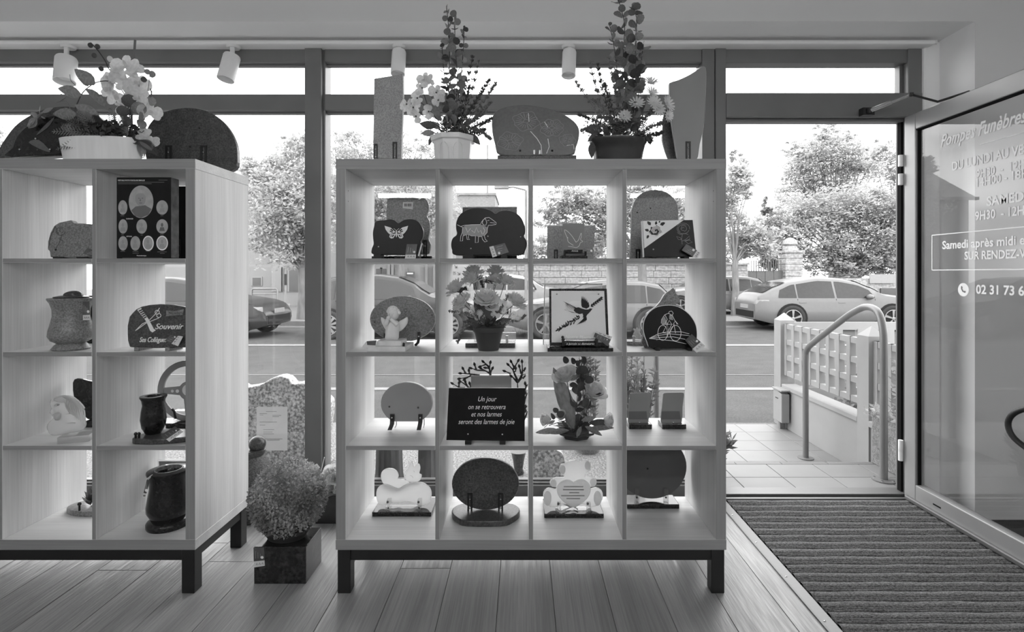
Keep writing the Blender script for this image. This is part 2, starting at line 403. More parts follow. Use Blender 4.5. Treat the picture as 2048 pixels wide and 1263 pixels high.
# unseen fill lamps, added to brighten the room
TUBE = emit_mat('fill_lamp_glow', FILL_W)
for i, (x, y) in enumerate(FILL_POS):
    p = thing('added_fill_lamp', 'unseen tube lamp added to brighten the shop from behind the camera', 'lamp', (x, y, 2.40), 'added fill lamps')
    build(MB().box(x - .6, x + .6, y - .035, y + .035, 2.47, 2.50), 'housing', SPOT, p, bevel=.004)
    build(MB().box(x - .59, x + .59, y - .03, y + .03, 2.40, 2.47), 'diffuser', TUBE, p, bevel=.01)
    for dx in (-.4, .4): build(MB().tube([(x + dx, y, 2.5), (x + dx, y, ZC)], .003, 5), 'cable', BLACKM, p)

# ------------------------------------------------------------------ window front
def member(parent, name, x0, x1, z0, z1, y0=WF, y1=2.95, mat=FRAME, bevel=.004): return build(MB().box(x0, x1, y0, y1, z0, z1), name, mat, parent, bevel=bevel)
ZT1, ZT0 = 2.345, 2.415         # top rail
ZM0, ZM1 = 2.085, 2.172         # transom
M1 = (-1.170, -1.068); M2 = (.968, 1.095); XE = 2.075; XE2 = 2.15
def bay(n, x0, x1, label):
    b = struct(thing('window_%d' % n, label, None, ((x0 + x1) / 2, 2.9, 0)))
    member(b, 'top_rail', x0, x1, ZT1, ZT0); member(b, 'transom', x0, x1, ZM0, ZM1)
    member(b, 'bottom_rail', x0, x1, -.012, .062); member(b, 'glazing_bead', x0, x1, .062, .072, 2.885, 2.93, ALU, .001)
    for (z0, z1) in ((ZM1, ZT1), (.072, ZM0)):
        # thin lighter beads round each pane
        for (a, c, e, f) in ((x0, x1, z1 - .008, z1), (x0, x1, z0, z0 + .008)): member(b, 'glazing_bead', a, c, e, f, 2.905, 2.935, FRAME, 0)
        pm = MB().add([(x0, 2.92, z0), (x1, 2.92, z0), (x1, 2.92, z1), (x0, 2.92, z1)], [(0, 1, 2, 3)])
        build(pm, 'pane', GLASS, b)
    return b
b1 = bay(1, -3.55, M1[0], 'left display window bay with clear glass')
b2 = bay(2, M1[1], M2[0], 'middle display window bay with clear glass')
member(b2, 'mullion', M1[0], M1[1] - .012, -.012, ZT0, 2.855, 2.97); member(b2, 'mullion', M1[1] - .014, M1[1], -.012, ZT0, 2.88, 2.97)
member(b2, 'mullion', M2[0], 1.036, -.012, ZT0, 2.865, 2.97); member(b2, 'mullion', 1.038, M2[1], -.012, ZT0, 2.858, 2.97)
b3 = struct(thing('window_3', 'fanlight and frame over the door opening', None, (1.6, 2.9, 0)))
member(b3, 'top_rail', M2[1], XE2, ZT1 - .005, ZT0); member(b3, 'transom', M2[1], XE2, 2.045, 2.175, 2.858); member(b3, 'door_stop', M2[1], XE, 2.03, 2.045, 2.89)
member(b3, 'jamb', XE, XE2, -.012, ZT0, 2.862, 2.96); member(b3, 'jamb_bead', XE - .02, XE, ZM1, ZT1, 2.90, 2.94, ALU, .001)
member(b3, 'jamb_seal', XE - .012, XE, 0, 2.03, 2.90, 2.93, MATB, 0)
build(MB().add([(M2[1], 2.92, 2.175), (XE, 2.92, 2.175), (XE, 2.92, 2.34), (M2[1], 2.92, 2.34)], [(0, 1, 2, 3)]), 'pane', GLASS, b3)
# plaster strips closing the reveal, and the rail that carries the spots
struct(build(MB().box(XE2, REV + .01, 2.85, 3.0, -.012, SOF), 'trim_3', WHITE, bevel=.012))
t4 = struct(thing('trim_4', 'white casing strip under the soffit', None, (0, 2.85, 2.41)))
build(MB().box(-3.55, REV - .06, 2.80, 2.96, 2.413, SOF - .018), 'casing', WHITE, t4, bevel=.006)
build(MB().box(-3.55, REV - .02, 2.84, 2.96, SOF - .018, SOF), 'shadow_gap', WALLG, t4)

# ------------------------------------------------------------------ open glass door
XD = 2.045
dr = struct(thing('door_1', 'glass shop door with aluminium frame standing open', None, (XD, 2.85, 0)))
def dm(name, y0, y1, z0, z1, mat=DOORF, x0=XD, x1=XD + .05, bevel=.004): return build(MB().box(x0, x1, y0, y1, z0, z1), name, mat, dr, bevel=bevel)
dm('hinge_stile', 2.77, 2.85, .012, 2.04); dm('lock_stile', 1.93, 2.01, .012, 2.04)
dm('top_rail', 2.01, 2.77, 1.955, 2.04); dm('bottom_rail', 2.01, 2.77, .012, .105)
dm('rubber_seal', 2.01, 2.77, 1.950, 1.956, MATB, XD + .004, XD + .03, 0); dm('rubber_seal', 2.765, 2.771, .105, 1.95, MATB, XD + .012, XD + .028, 0)
dm('weather_strip', 1.93, 2.825, .0085, .03, ALU, XD - .018, XD + .0, .004)
dm('drain_slot', 2.60, 2.65, .055, .062, MATB, XD - .001, XD + .003, 0)
build(MB().add([(XD + .02, 2.01, .1), (XD + .02, 2.77, .1), (XD + .02, 2.77, 1.955), (XD + .02, 2.01, 1.955)], [(0, 1, 2, 3)]), 'pane', GLASSD, dr)
for z in (1.78, 1.68, .25, .2): build(MB().lathe((XD - .012, 2.86, z), [(.012, 0), (.012, .06)], 12), 'hinge', SPOT, dr, smooth=True)
hp = [(XD - .001, 2.02, .71), (XD - .05, 2.04, .70), (XD - .075, 2.12, .655), (XD - .078, 2.155, .6), (XD - .075, 2.13, .545), (XD - .05, 2.05, .50), (XD - .001, 2.03, .49)]
build(MB().tube(spl(hp, 5, False), .011, 10), 'pull_handle', BLACKM, dr, smooth=True)
# door closer arm between the transom and the door's top rail
ca = W(1738, 222, 2.82); cb = W(1822, 189, 2.68); cc = Vector((XD + .02, 2.46, 2.045))
cl = thing('door_closer', 'scissor arm of the door closer above the open door', 'door closer', ca)
build(MB().tube([ca, ca.lerp(cb, .55)], .012, 8).tube([ca.lerp(cb, .45), cb], .008, 8), 'main_arm', STEEL, cl, smooth=True)
build(MB().tube([cb, Vector((XD + .0, 2.62, 2.05)), cc], .006, 8), 'link_arm', BLACKM, cl, smooth=True)
build(MB().lathe(ca + Vector((0, 0, -.012)), [(.016, 0), (.016, .025)], 12).box(ca.x - .03, ca.x + .03, 2.82, 2.86, ca.z - .02, ca.z + .02), 'pivot', BLACKM, cl)
build(MB().lathe(cb + Vector((0, 0, -.008)), [(.011, 0), (.011, .016)], 12), 'joint', BLACKM, cl)
# white lettering on the door glass, running towards the room
LET = M('white_vinyl_lettering', .9, .5, .3, .01)
def dtext(body, x, y, h, x_end=None, shear=0, bold=0):
    Y = XD * F / (x - CX); Z = EYE - (y - CY) * Y / F; me = text_mesh(body, h, shear, 0, 'LEFT', bold); me.name = 'lettering'
    if x_end:
        xs = [v.co.x for v in me.vertices]; wd = max(xs) - min(xs); s = (Y - XD * F / (x_end - CX)) / wd
        for v in me.vertices: v.co.x *= s
    me.materials.clear(); me.materials.append(LET); o = bpy.data.objects.new('lettering', me); COL.objects.link(o); o.parent = dr
    o.location = Vector((XD + .018, Y, Z)) - world_loc(dr)
    m3 = Matrix(((0, 0, -1), (-1, 0, 0), (0, 1, 0))); o.rotation_euler = m3.to_euler(); return o
dtext('Pompes Funèbres', 1873, 284, .085, 2044, .35, .0015)
dtext('DU LUNDI AU VENDREDI', 1896, 334, .058, 2120, 0, .0012)
dtext('9H30  -  12H30', 1944, 349, .052, 2062, 0, .001); dtext('14H00 - 18H00', 1942, 367, .052, 2068, 0, .001)
dtext('SAMEDI', 1965, 404, .058, 2044, 0, .0014); dtext('9H30  - 12H30', 1942, 433, .056, 2062, 0, .001)
dtext('Samedi après midi et', 1877, 491, .055, 2050, 0, .0012); dtext('SUR RENDEZ-VOUS', 1921, 512, .052, 2085, 0, .0012); dtext('02 31 73 60', 1944, 579, .056, 2052, 0, .0014)
mb = MB()
def bar(ya, za, yb, zb, t=.0022):
    if abs(ya - yb) > abs(za - zb): mb.box(XD + .0175, XD + .0182, min(ya, yb), max(ya, yb), za - t, za + t)
    else: mb.box(XD + .0175, XD + .0182, ya - t, ya + t, min(za, zb), max(za, zb))
bar(2.68, 1.397, 2.02, 1.397); bar(2.68, 1.222, 2.02, 1.222); bar(2.68, 1.222, 2.68, 1.397); bar(2.40, 1.785, 2.05, 1.785, .0015)
build(mb, 'lettering_frame', LET, dr)
c0 = Vector((XD + .018, 2.49, 1.129)); mb = MB()
mb.add([c0 + Vector((0, .031 * math.cos(a * math.pi / 12), .031 * math.sin(a * math.pi / 12))) for a in range(24)], [tuple(range(24))]); build(mb, 'phone_badge', LET, dr)
mb = MB(); hs = [(-.012, .016), (-.013, .004), (-.004, -.010), (.010, -.015), (.016, -.010), (.010, -.004), (.004, -.007), (-.005, .004), (-.003, .011), (-.007, .017)]
mb.add([c0 + Vector((-.0006, -a, b)) for a, b in hs], [tuple(range(len(hs)))]); build(mb, 'phone_symbol', FRAME, dr)

# ------------------------------------------------------------------ spot lamps under the soffit
def spot(x, ytop, ybot, wpx, lean, label):
    Y = 2.80; c = W(x, (ytop + ybot) / 2, Y); h = (ybot - ytop) * Y / F; r = wpx * Y / F / 2
    s = thing('spot_lamp', label, 'spot lamp', (c.x, 2.82, 2.413), 'spot lamps on the soffit rail')
    R = Matrix.Rotation(math.radians(lean), 3, 'Y') @ Matrix.Rotation(math.radians(-12), 3, 'X')
    def ring(rad, z): return [c + R @ Vector((rad * math.cos(a * math.pi / 14), rad * math.sin(a * math.pi / 14), z)) for a in range(28)]
    build(MB().loft([ring(r * .55, h / 2), ring(r * .93, h / 2 - .004), ring(r, h / 2 - .012), ring(r, -h / 2), ring(r * .9, -h / 2), ring(r * .82, -h / 2 + .03), ring(.004, -h / 2 + .034)]), 'barrel', SPOT, s, smooth=True)
    t = c + R @ Vector((0, 0, h / 2)); build(MB().box(t.x - .011, t.x + .011, t.y - .006, t.y + .006, t.z - .025, 2.405), 'stem', SPOT, s, bevel=.003)
    build(MB().lathe((t.x - .004, 2.832, 2.400), [(.03, 0), (.034, .006), (.036, .014)], 20), 'mount', SPOT, s, smooth=True)
    return s
spot(131, 112, 166, 37, -6, 'white cylinder spot lamp above the orchid planter')
spot(458, 107, 162, 32, 8, 'white cylinder spot lamp above the tall shelf gap, by the round plaque')
spot(797, 98, 151, 28, 0, 'white cylinder spot lamp above the slanted granite slab')
spot(1138, 98, 154, 28, 3, 'white cylinder spot lamp above the poppy plaque')

# ------------------------------------------------------------------ cube shelves on black frames
def shelf(x0, label, hide=None):
    x1 = x0 + 1.47; y0, y1, z0, z1 = 2.0, 2.39, .166, 1.636; T, t = .038, .016
    s = thing('cube_shelf', label, 'shelf', ((x0 + x1) / 2, 2.195, 0), 'cube shelves')
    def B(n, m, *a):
        o = build(MB().box(*a), n, m, s, bevel=.0012, seg=1); o.data.materials.append(SHADEV if m is WOODV else SHADEH)      # front faces take the darker oak copy, shade painted in
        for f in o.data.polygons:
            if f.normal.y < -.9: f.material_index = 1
    B('top_board', WOODH, x0, x1, y0, y1, z1 - T, z1); B('bottom_board', WOODH, x0, x1, y0, y1, z0, z0 + T)
    B('side_panel', WOODV, x0 + .001, x0 + T, y0 + .001, y1, z0 + T, z1 - T); B('side_panel', WOODV, x1 - T, x1 - .001, y0 + .001, y1, z0 + T, z1 - T)
    iw = (1.47 - 2 * T - 3 * t) / 4
    for k in range(1, 4): X = x0 + T + k * iw + (k - 1) * t; B('divider', WOODV, X, X + t, y0 + .002, y1, z0 + T, z1 - T)
    for k in range(1, 4):
        Z = z0 + T + k * iw + (k - 1) * t
        for c in range(4): X = x0 + T + c * (iw + t); B('shelf_board', WOODH, X, X + iw, y0 + .002, y1, Z, Z + t)
    G = lambda n, *a: build(MB().box(*a), n, BLACKM, s, bevel=.002, seg=1)
    for X in (x0 + .006, x1 - .055):
        for Y in (y0 + .004, y1 - .053): G('leg', X, X + .049, Y, Y + .049, 0, z0)
        G('frame_rail', X + .004, X + .045, y0 + .053, y1 - .053, z0 - .042, z0)
    for Y in (y0 + .006, y1 - .048): G('frame_rail', x0 + .055, x1 - .055, Y, Y + .042, z0 - .042, z0)
    # shelf pin holes inside the end panels
    mb = MB()
    for z in (1.52, 1.48):
        for X, sg in ((x1 - T - .0004, 1), (x0 + T + .0004, -1)):
            mb.add([(X, 2.03 + .0025 * math.cos(a), z + .0025 * math.sin(a)) for a in [q * math.pi / 4 for q in range(8)]], [tuple(range(8))])
    build(mb, 'pin_hole', MATB, s)
    return s
SX, LX = -.703, -2.700
shelf(SX, 'oak cube shelf on black legs standing in front of the middle window bay')
shelf(LX, 'oak cube shelf on black legs with the granite urns and photo catalogue')
Z4 = .166 + .038; Z3 = Z4 + .3365 + .016; Z2 = Z3 + .3525; Z1 = Z2 + .3525; ZTOP = 1.636
# ------------------------------------------------------------------ outside: ground
ROADZ, PAVZ = -.40, -.17
ASPH = M('asphalt', .065, .9, .2, .12, 3, speck=.25, sscale=60)
PAVE = M('pale_pavement', .15, .9, .2, .08, 4, speck=.12, sscale=50)
GRAV = M('pale_gravel', .22, .95, .2, .2, 60, bump=1, speck=.5, sscale=90)
LINE = M('road_paint', .20, .8, .2, .1, 8)
TILE = M('pale_floor_tile', .20, .5, .4, .05, 5, rand=.05)
GROUT = M('tile_joint', .09, .9, .1)
RENDER = M('white_render', .28, .85, .2, .04, 6)
WFENCE = M('white_painted_wood', .27, .6, .4, .03)
GALV = M('galvanised_tube', .2, .4, .5, .08, 6, metal=.3)
STONE = M('stone_wall', .27, .9, .2, .22, 5, (1, 1, 3), speck=.2, sscale=12)
FACADE = M('pale_facade', .22, .9, .2, .08, 1)
ROOFT = M('roof_slate', .20, .7, .3, .15, 3)
FARW = M('far_white_paint', .24, .7, .3, .05)
DARKW = M('dark_opening', .05, .2, .5, .2, 2)
rd = MB(); prof = [(4.86, PAVZ), (5.8, -.27), (7.2, ROADZ), (60, ROADZ)]
R = [[Vector((x, y, z)) for y, z in prof] for x in (-40, 40)]; rd.loft(R, False, False, closed=False)
road = struct(build(rd, 'road', ASPH, base=(0, 12, ROADZ)))
def ground_z(Y):
    for (a, za), (b, zb) in zip(prof, prof[1:]):
        if a <= Y <= b: return za + (zb - za) * (Y - a) / (b - a)
    return PAVZ
def stripe(y0, y1, x0=-30, x1=30, mat=LINE, name='road_line', h=.006):
    build(MB().add([(x0, y0, ground_z(y0) + h), (x1, y0, ground_z(y0) + h), (x1, y1, ground_z(y1) + h), (x0, y1, ground_z(y1) + h)], [(0, 1, 2, 3)]), name, mat, road)
stripe(7.30, 7.46); stripe(8.35, 8.40, mat=PAVE); stripe(11.75, 12.0); stripe(15.75, 16.0, mat=PAVE)
pv = struct(build(MB().box(-40, 40, 16.75, 60, ROADZ - .1, ROADZ + .10), 'far_pavement', PAVE))
for i in range(40): build(MB().box(-40 + i * 2 + .01, -38 + i * 2 - .01, 16.6, 16.75, ROADZ - .1, ROADZ + .11), 'kerb_stone', PAVE, pv)
tr = struct(build(MB().box(-8, 1.06, 2.95, 4.3, -.3, 0), 'gravel_terrace', GRAV)); 
pn = struct(build(MB().box(-40, 2.34, 4.3, 4.9, -.5, PAVZ), 'near_pavement', PAVE))
# landing and lower tiles, each tile its own piece
ld = struct(build(MB().box(1.06, 2.34, 2.95, 3.40, -.3, -.006), 'landing', GROUT))
lt = struct(build(MB().box(1.06, 2.34, 3.40, 4.3, -.5, PAVZ - .006), 'lower_landing', GROUT))
for r, (ya, yb) in enumerate(((2.965, 3.145), (3.149, 3.36))):
    x = 1.06 - .1
    while x < 2.33:
        build(MB().box(max(x, 1.062), min(x + .287, 2.338), ya, yb, -.012, 0), 'tile', TILE, ld, bevel=.0015, seg=1); x += .291
x = 1.062
while x < 2.33:
    b_ = min(x + .287, 2.338)
    for (ya, yb) in ((3.362, 3.372), (3.375, 3.385), (3.388, 3.402)): build(MB().box(x, b_, ya, yb, -.012, .001), 'nosing', TILE, ld)
    x += .291
for r in range(6):
    ya = 3.41 + r * .241; x = 1.062
    while x < 2.33:
        build(MB().box(x, min(x + .287, 2.335), ya, ya + .238, PAVZ - .012, PAVZ + .001), 'tile', TILE, lt, bevel=.0015, seg=1); x += .291
# handrail
hr = thing('handrail', 'grey tubular handrail beside the entrance steps', 'handrail', (2.105, 3.5, PAVZ))
pp = [(2.105, 3.955, PAVZ), (2.105, 3.955, .2), (2.105, 3.955, .56), (2.105, 3.93, .645), (2.105, 3.84, .71), (2.105, 3.5, .90), (2.105, 3.36, .968), (2.105, 3.25, 1.0), (2.105, 3.15, .975), (2.105, 3.105, .87), (2.105, 3.10, .7), (2.105, 3.10, .3), (2.105, 3.10, 0)]
build(MB().tube(spl(pp, 5, False), .0205, 14), 'rail', GALV, hr, smooth=True)
build(MB().lathe((2.105, 3.10, 0), [(.062, 0), (.062, .007), (.03, .009)], 20), 'flange', GALV, hr); build(MB().lathe((2.105, 3.955, PAVZ + .001), [(.055, 0), (.055, .007), (.03, .009)], 20), 'flange', GALV, hr)
for a in range(4): build(MB().lathe((2.105 + .047 * math.cos(a * 1.57 + .8), 3.10 + .047 * math.sin(a * 1.57 + .8), .007), [(.007, 0), (.006, .005)], 8), 'bolt', STEEL, hr)
# garden wall with lattice and posts
gw = thing('garden_fence', 'white rendered low wall topped by white lattice beside the steps', 'fence', (2.38, 4.2, PAVZ))
build(MB().box(2.34, 2.44, 3.0, 4.80, PAVZ - .1, .17), 'low_wall', RENDER, gw); build(MB().box(2.325, 2.455, 3.70, 4.78, .17, .215), 'wall_cap', RENDER, gw, bevel=.008)
build(MB().box(2.325, 2.455, 3.0, 3.58, .17, .215), 'wall_cap', RENDER, gw, bevel=.008)
def post(x, y, z1=.80, h=.062):
    m = MB().box(x - h, x + h, y - h, y + h, PAVZ, z1 - .05); m.loft([[Vector((x + sx * h * k, y + sy * h * k, z)) for sx, sy in ((-1, -1), (1, -1), (1, 1), (-1, 1))] for k, z in ((1.0, z1 - .05), (1.0, z1 - .03), (.05, z1 + .035))])
    return build(m, 'post', WFENCE, gw)
post(2.39, 4.86, .81); post(2.39, 3.64, .81); post(3.9, 4.86, .81); post(5.4, 4.86, .81)
def lattice(y0, y1, z0, z1, nv, nh, x=2.38, t=.018, wd=.042):
    for i in range(nh): z = z0 + (z1 - z0 - wd) * i / (nh - 1); build(MB().box(x - t, x + t, y0, y1, z, z + wd), 'lattice_rail', WFENCE, gw)
    for i in range(nv): y = y0 + (y1 - y0 - wd) * i / (nv - 1); build(MB().box(x - t - .004, x + t + .004, y, y + wd, z0, z1), 'lattice_stile', WFENCE, gw)
lattice(3.70, 4.80, .29, .75, 9, 4); lattice(3.0, 3.58, .29, .75, 5, 4)
# the same fence turned along the street
for z in (.29, .69): build(MB().box(2.45, 8, 4.845, 4.875, z, z + .07), 'street_rail', WFENCE, gw)
build(MB().box(2.34, 8, 4.82, 4.90, PAVZ - .2, .17), 'street_wall', RENDER, gw)
for i in range(22): build(MB().box(2.58 + i * .235, 2.68 + i * .235, 4.84, 4.88, .17, .70), 'picket', WFENCE, gw)
struct(build(MB().box(2.44, 12, 3.0, 4.82, -.5, PAVZ - .02), 'garden_bed', M('garden_soil', .10, .95, .1, .3, 12)))
mb_ = thing('mailbox', 'pale grey wall mailbox on the end of the garden wall', 'mailbox', (2.30, 4.74, -.13))
build(MB().loft([[Vector((x, y, z)) for y, z in ((4.63, -.10), (4.785, -.10), (4.785, .19), (4.63, .15))] for x in (2.254, 2.3255)]), 'body', WFENCE, mb_, bevel=.006)
build(MB().box(2.247, 2.3255, 4.622, 4.792, .172, .187), 'lid', WFENCE, mb_, bevel=.003); build(MB().box(2.252, 2.2555, 4.69, 4.74, .10, .108), 'slot', DARKW, mb_); build(MB().box(2.276, 2.3255, 4.70, 4.73, PAVZ, -.10), 'stand', GALV, mb_)
pc = thing('concrete_planter', 'rough concrete trough planter against the white fence', 'planter', (2.287, 3.2, 0))
build(MB().box(2.225, 2.322, 3.004, 3.39, 0, .30), 'trough', M('rough_concrete', .20, .95, .1, .2, 25, bump=.5, speck=.3), pc, bevel=.006)

# ------------------------------------------------------------------ trees
BARK = M('tree_bark', .16, .9, .2, .3, 9, (1, 1, .3), bump=.4)
TLEAF = [leaf_mat('tree_foliage_a', .36, .5, .6, .35), leaf_mat('tree_foliage_b', .42, .5, .6, .3), leaf_mat('tree_foliage_c', .22, .4, .6, .35)]
def leaves_into(mb, c, r, n, size, rng, shell=.55):
    for _ in range(n):
        d = Vector((rng.gauss(0, 1), rng.gauss(0, 1), rng.gauss(0, 1))).normalized(); k = shell + (1 - shell) * rng.random() ** .6
        if rng.random() < .25: k *= rng.random()
        p = Vector(c) + Vector((d.x * r[0] * k, d.y * r[1] * k, d.z * r[2] * k))
        a = Vector((rng.gauss(0, 1), rng.gauss(0, 1), rng.gauss(0, .7))).normalized(); b = a.orthogonal().normalized(); s = size * (.6 + .8 * rng.random())
        mb.add([p - a * s, p + b * s * .5, p + a * s, p - b * s * .5], [(0, 1, 2, 3)])
def make_tree(label, x, Y, base_z, trunk_r, fork_y, blobs, n, size, mt, seed, group='trees across the street'):
    """blobs: (px x, px y, px rx, px ry, density) seen at distance Y"""
    rng = random.Random(seed); k = Y / F; X0 = (x - CX) * k
    t = thing('street_tree', label, 'tree', (X0, Y, base_z), group); zf = W(x, fork_y, Y).z
    tb = MB().tube([(X0, Y, base_z), (X0 + .03, Y, base_z + (zf - base_z) * .5), (X0, Y, zf)], [trunk_r * 1.25, trunk_r, trunk_r * .85], 9)
    build(tb, 'trunk', BARK, t, smooth=True)
    mb = MB(); br = MB(); tot = sum(b[4] * b[2] * b[3] for b in blobs)
    for (bx, by, rx, ry, dn) in blobs:
        c = W(bx, by, Y + rng.uniform(-.6, .6)); r = (rx * k, min(rx, ry) * k * .9, ry * k)
        # clumps inside the blob, so that sky shows between them
        nn = int(n * dn * rx * ry / tot); m = max(6, int(nn / 40))
        for _ in range(m):
            d = Vector((rng.gauss(0, 1), rng.gauss(0, 1), rng.gauss(0, 1))).normalized() * (rng.random() ** .5)
            cc = c + Vector((d.x * r[0], d.y * r[1], d.z * r[2])); rr = .34 * min(r) * (.5 + .9 * rng.random())
            leaves_into(mb, cc, (rr * 1.4, rr * 1.3, rr * .8), 40, size, rng, .15)
            if rng.random() < .10: br.tube([(X0, Y, zf - .1), Vector((X0, Y, zf)).lerp(cc, .45) + Vector((rng.uniform(-.2, .2), 0, .25)), cc], [trunk_r * .35, trunk_r * .16, .01], 5)
    build(br, 'branches', BARK, t, smooth=True); build(mb, 'crown', mt, t, kind='stuff'); return t
FAR = ROADZ + .10
make_tree('slender tree with the forked trunk beside the parked cars, in the gap between the shelves', 604, 17.5, FAR, .14, 535, [(560, 400, 85, 70, 1), (600, 330, 60, 60, .8), (520, 340, 45, 35, .9), (560, 480, 80, 55, .8), (640, 400, 60, 90, .9), (590, 290, 30, 30, .6)], 22000, .06, TLEAF[1], 1)
make_tree('leafy tree standing behind the butterfly plaque', 800, 21, FAR, .16, 520, [(700, 330, 60, 70, 1), (780, 300, 50, 45, .8), (800, 400, 90, 70, 1), (710, 430, 65, 80, 1), (870, 420, 60, 60, .9), (850, 300, 40, 40, .6), (690, 270, 25, 22, .6), (780, 500, 60, 35, .6)], 28000, .06, TLEAF[1], 2)
make_tree('street tree with bare lower trunk behind the cyclist plaque', 1284, 16.9, FAR, .15, 520, [(1250, 410, 70, 55, .9), (1160, 410, 75, 45, .7), (1110, 440, 40, 40, .6), (1340, 420, 60, 55, .9), (1200, 470, 60, 40, .6), (1300, 490, 60, 30, .5), (1290, 370, 40, 25, .5)], 20000, .06, TLEAF[0], 3)
make_tree('thin-crowned tree beside the stone gate pier', 1470, 19, FAR, .12, 520, [(1480, 355, 28, 50, .8), (1450, 400, 35, 60, .8), (1485, 470, 40, 50, .8), (1520, 480, 40, 45, .8), (1470, 310, 15, 15, .4)], 10000, .065, TLEAF[1], 4)
make_tree('tall rounded tree rising behind the stone gate pier', 1665, 34, FAR, .25, 480, [(1650, 310, 75, 60, .9), (1650, 262, 30, 22, .7), (1600, 340, 40, 40, .8), (1720, 330, 50, 45, .9), (1640, 390, 90, 45, .9), (1590, 300, 25, 22, .6), (1700, 275, 20, 16, .5)], 26000, .09, TLEAF[1], 5, 'garden trees behind the gate')
make_tree('dense bushy tree behind the silver car', 1700, 26.5, FAR, .2, 560, [(1600, 440, 80, 60, 1.2), (1700, 430, 90, 70, 1.2), (1780, 450, 60, 80, 1.2), (1680, 510, 120, 45, 1.3), (1560, 480, 50, 50, 1.0), (1780, 520, 60, 45, 1.2)], 34000, .085, TLEAF[0], 6, 'garden trees behind the gate')
make_tree('bushy tree seen past the edge of the open door', 1800, 29.5, FAR, .2, 520, [(1790, 330, 50, 50, .9), (1810, 400, 60, 55, 1), (1870, 350, 60, 60, 1), (1900, 440, 70, 70, 1), (1750, 300, 25, 20, .6)], 16000, .09, TLEAF[0], 7, 'garden trees behind the gate')
make_tree('dark narrow conifer beside the stone gate pier', 1540, 23.6, FAR, .1, 560, [(1532, 420, 12, 30, 1), (1545, 460, 22, 35, 1.2), (1548, 510, 28, 40, 1.3)], 8000, .06, TLEAF[2], 8, 'garden trees behind the gate')
make_tree('low hazy tree row behind the far stone wall', 1110, 30, FAR, .15, 560, [(1090, 500, 60, 30, 1), (1180, 505, 70, 30, 1), (1420, 500, 70, 40, 1), (1330, 510, 60, 30, 1), (1010, 480, 40, 30, .7)], 14000, .09, TLEAF[0], 9, 'garden trees behind the gate')
make_tree('leafy tree seen behind the dark arched plaque', -60, 17, FAR, .14, 480, [(-30, 290, 45, 50, .8), (-80, 360, 60, 60, 1)], 6000, .06, TLEAF[0], 10)

# ------------------------------------------------------------------ buildings, walls, gate across the street
def B(mb, x0, x1, y0, y1, Y, th=.3, behind=True):
    """box whose street face fills a pixel rectangle at distance Y"""
    a = W(x0, y0, Y); b = W(x1, y1, Y); return mb.box(min(a.x, b.x), max(a.x, b.x), Y, Y + th, min(a.z, b.z), max(a.z, b.z))
hz = 24.8
bl = thing('shop_building', 'pale two-storey house with shuttered doors across the street', 'building', (W(560, 500, hz).x, hz + 2, FAR))
za = W(0, 398, hz).z; xa, xb = W(330, 0, hz).x, W(880, 0, hz).x
build(MB().box(xa, xb, hz, hz + 6, FAR, za), 'wall', FACADE, bl)
rf = MB(); rf.loft([[Vector((x, hz - .3, za)), Vector((x, hz + 6.3, za)), Vector((x, hz + 3, za + 2.0))] for x in (xa - .2, xb + .2)]); build(rf, 'roof', ROOFT, bl)
build(MB().box(xa - .2, xb + .2, hz - .35, hz - .2, za - .08, za + .06), 'gutter', ROOFT, bl)
for (x0, x1, y0, y1) in ((546, 562, 536, 582), (566, 571, 536, 582), (578, 598, 536, 582), (408, 440, 536, 560), (752, 762, 537, 556), (763, 772, 537, 556), (792, 812, 537, 566), (700, 716, 536, 560), (505, 521, 555, 570), (420, 450, 440, 480), (505, 525, 440, 480), (560, 585, 440, 480), (660, 685, 440, 480), (740, 765, 440, 480), (820, 845, 440, 480)):
    f = build(B(MB(), x0 - 3, x1 + 3, y0 - 2, y1 + 1, hz - .04, .08), 'window_frame', FARW, bl); build(B(MB(), x0, x1, y0, y1, hz - .06, .05), 'pane', DARKW if (x0 not in (546, 792)) else FACADE, f)
for x0 in (775, 782, 850, 866): build(B(MB(), x0, x0 + 5, 528, 592, hz - .12, .1), 'pilaster', FARW, bl)
ps = build(B(MB(), 812, 829, 543, 566, hz - .14, .06), 'poster_board', DARKW, bl); build(B(MB(), 814, 826, 545, 548, hz - .15, .02), 'poster_title', CARDW, ps)
hs_ = thing('gable_house', 'distant brick house with a plain gable and chimney pole', 'building', (W(945, 500, 34).x, 35, FAR))
build(B(MB(), 890, 990, 388, 590, 34, 5), 'wall', M('far_brick', .22, .9, .2, .2, 6, (1, 1, 4)), hs_); build(B(MB(), 888, 992, 385, 390, 33.9, 5.2), 'roof_edge', ROOFT, hs_); build(MB().tube([W(975, 395, 34), W(975, 290, 34)], .05, 6), 'chimney_pole', ROOFT, hs_)
sw = struct(thing('stone_wall', 'long pale coursed stone wall across the street', None, (W(1250, 0, 22).x, 22, FAR)))
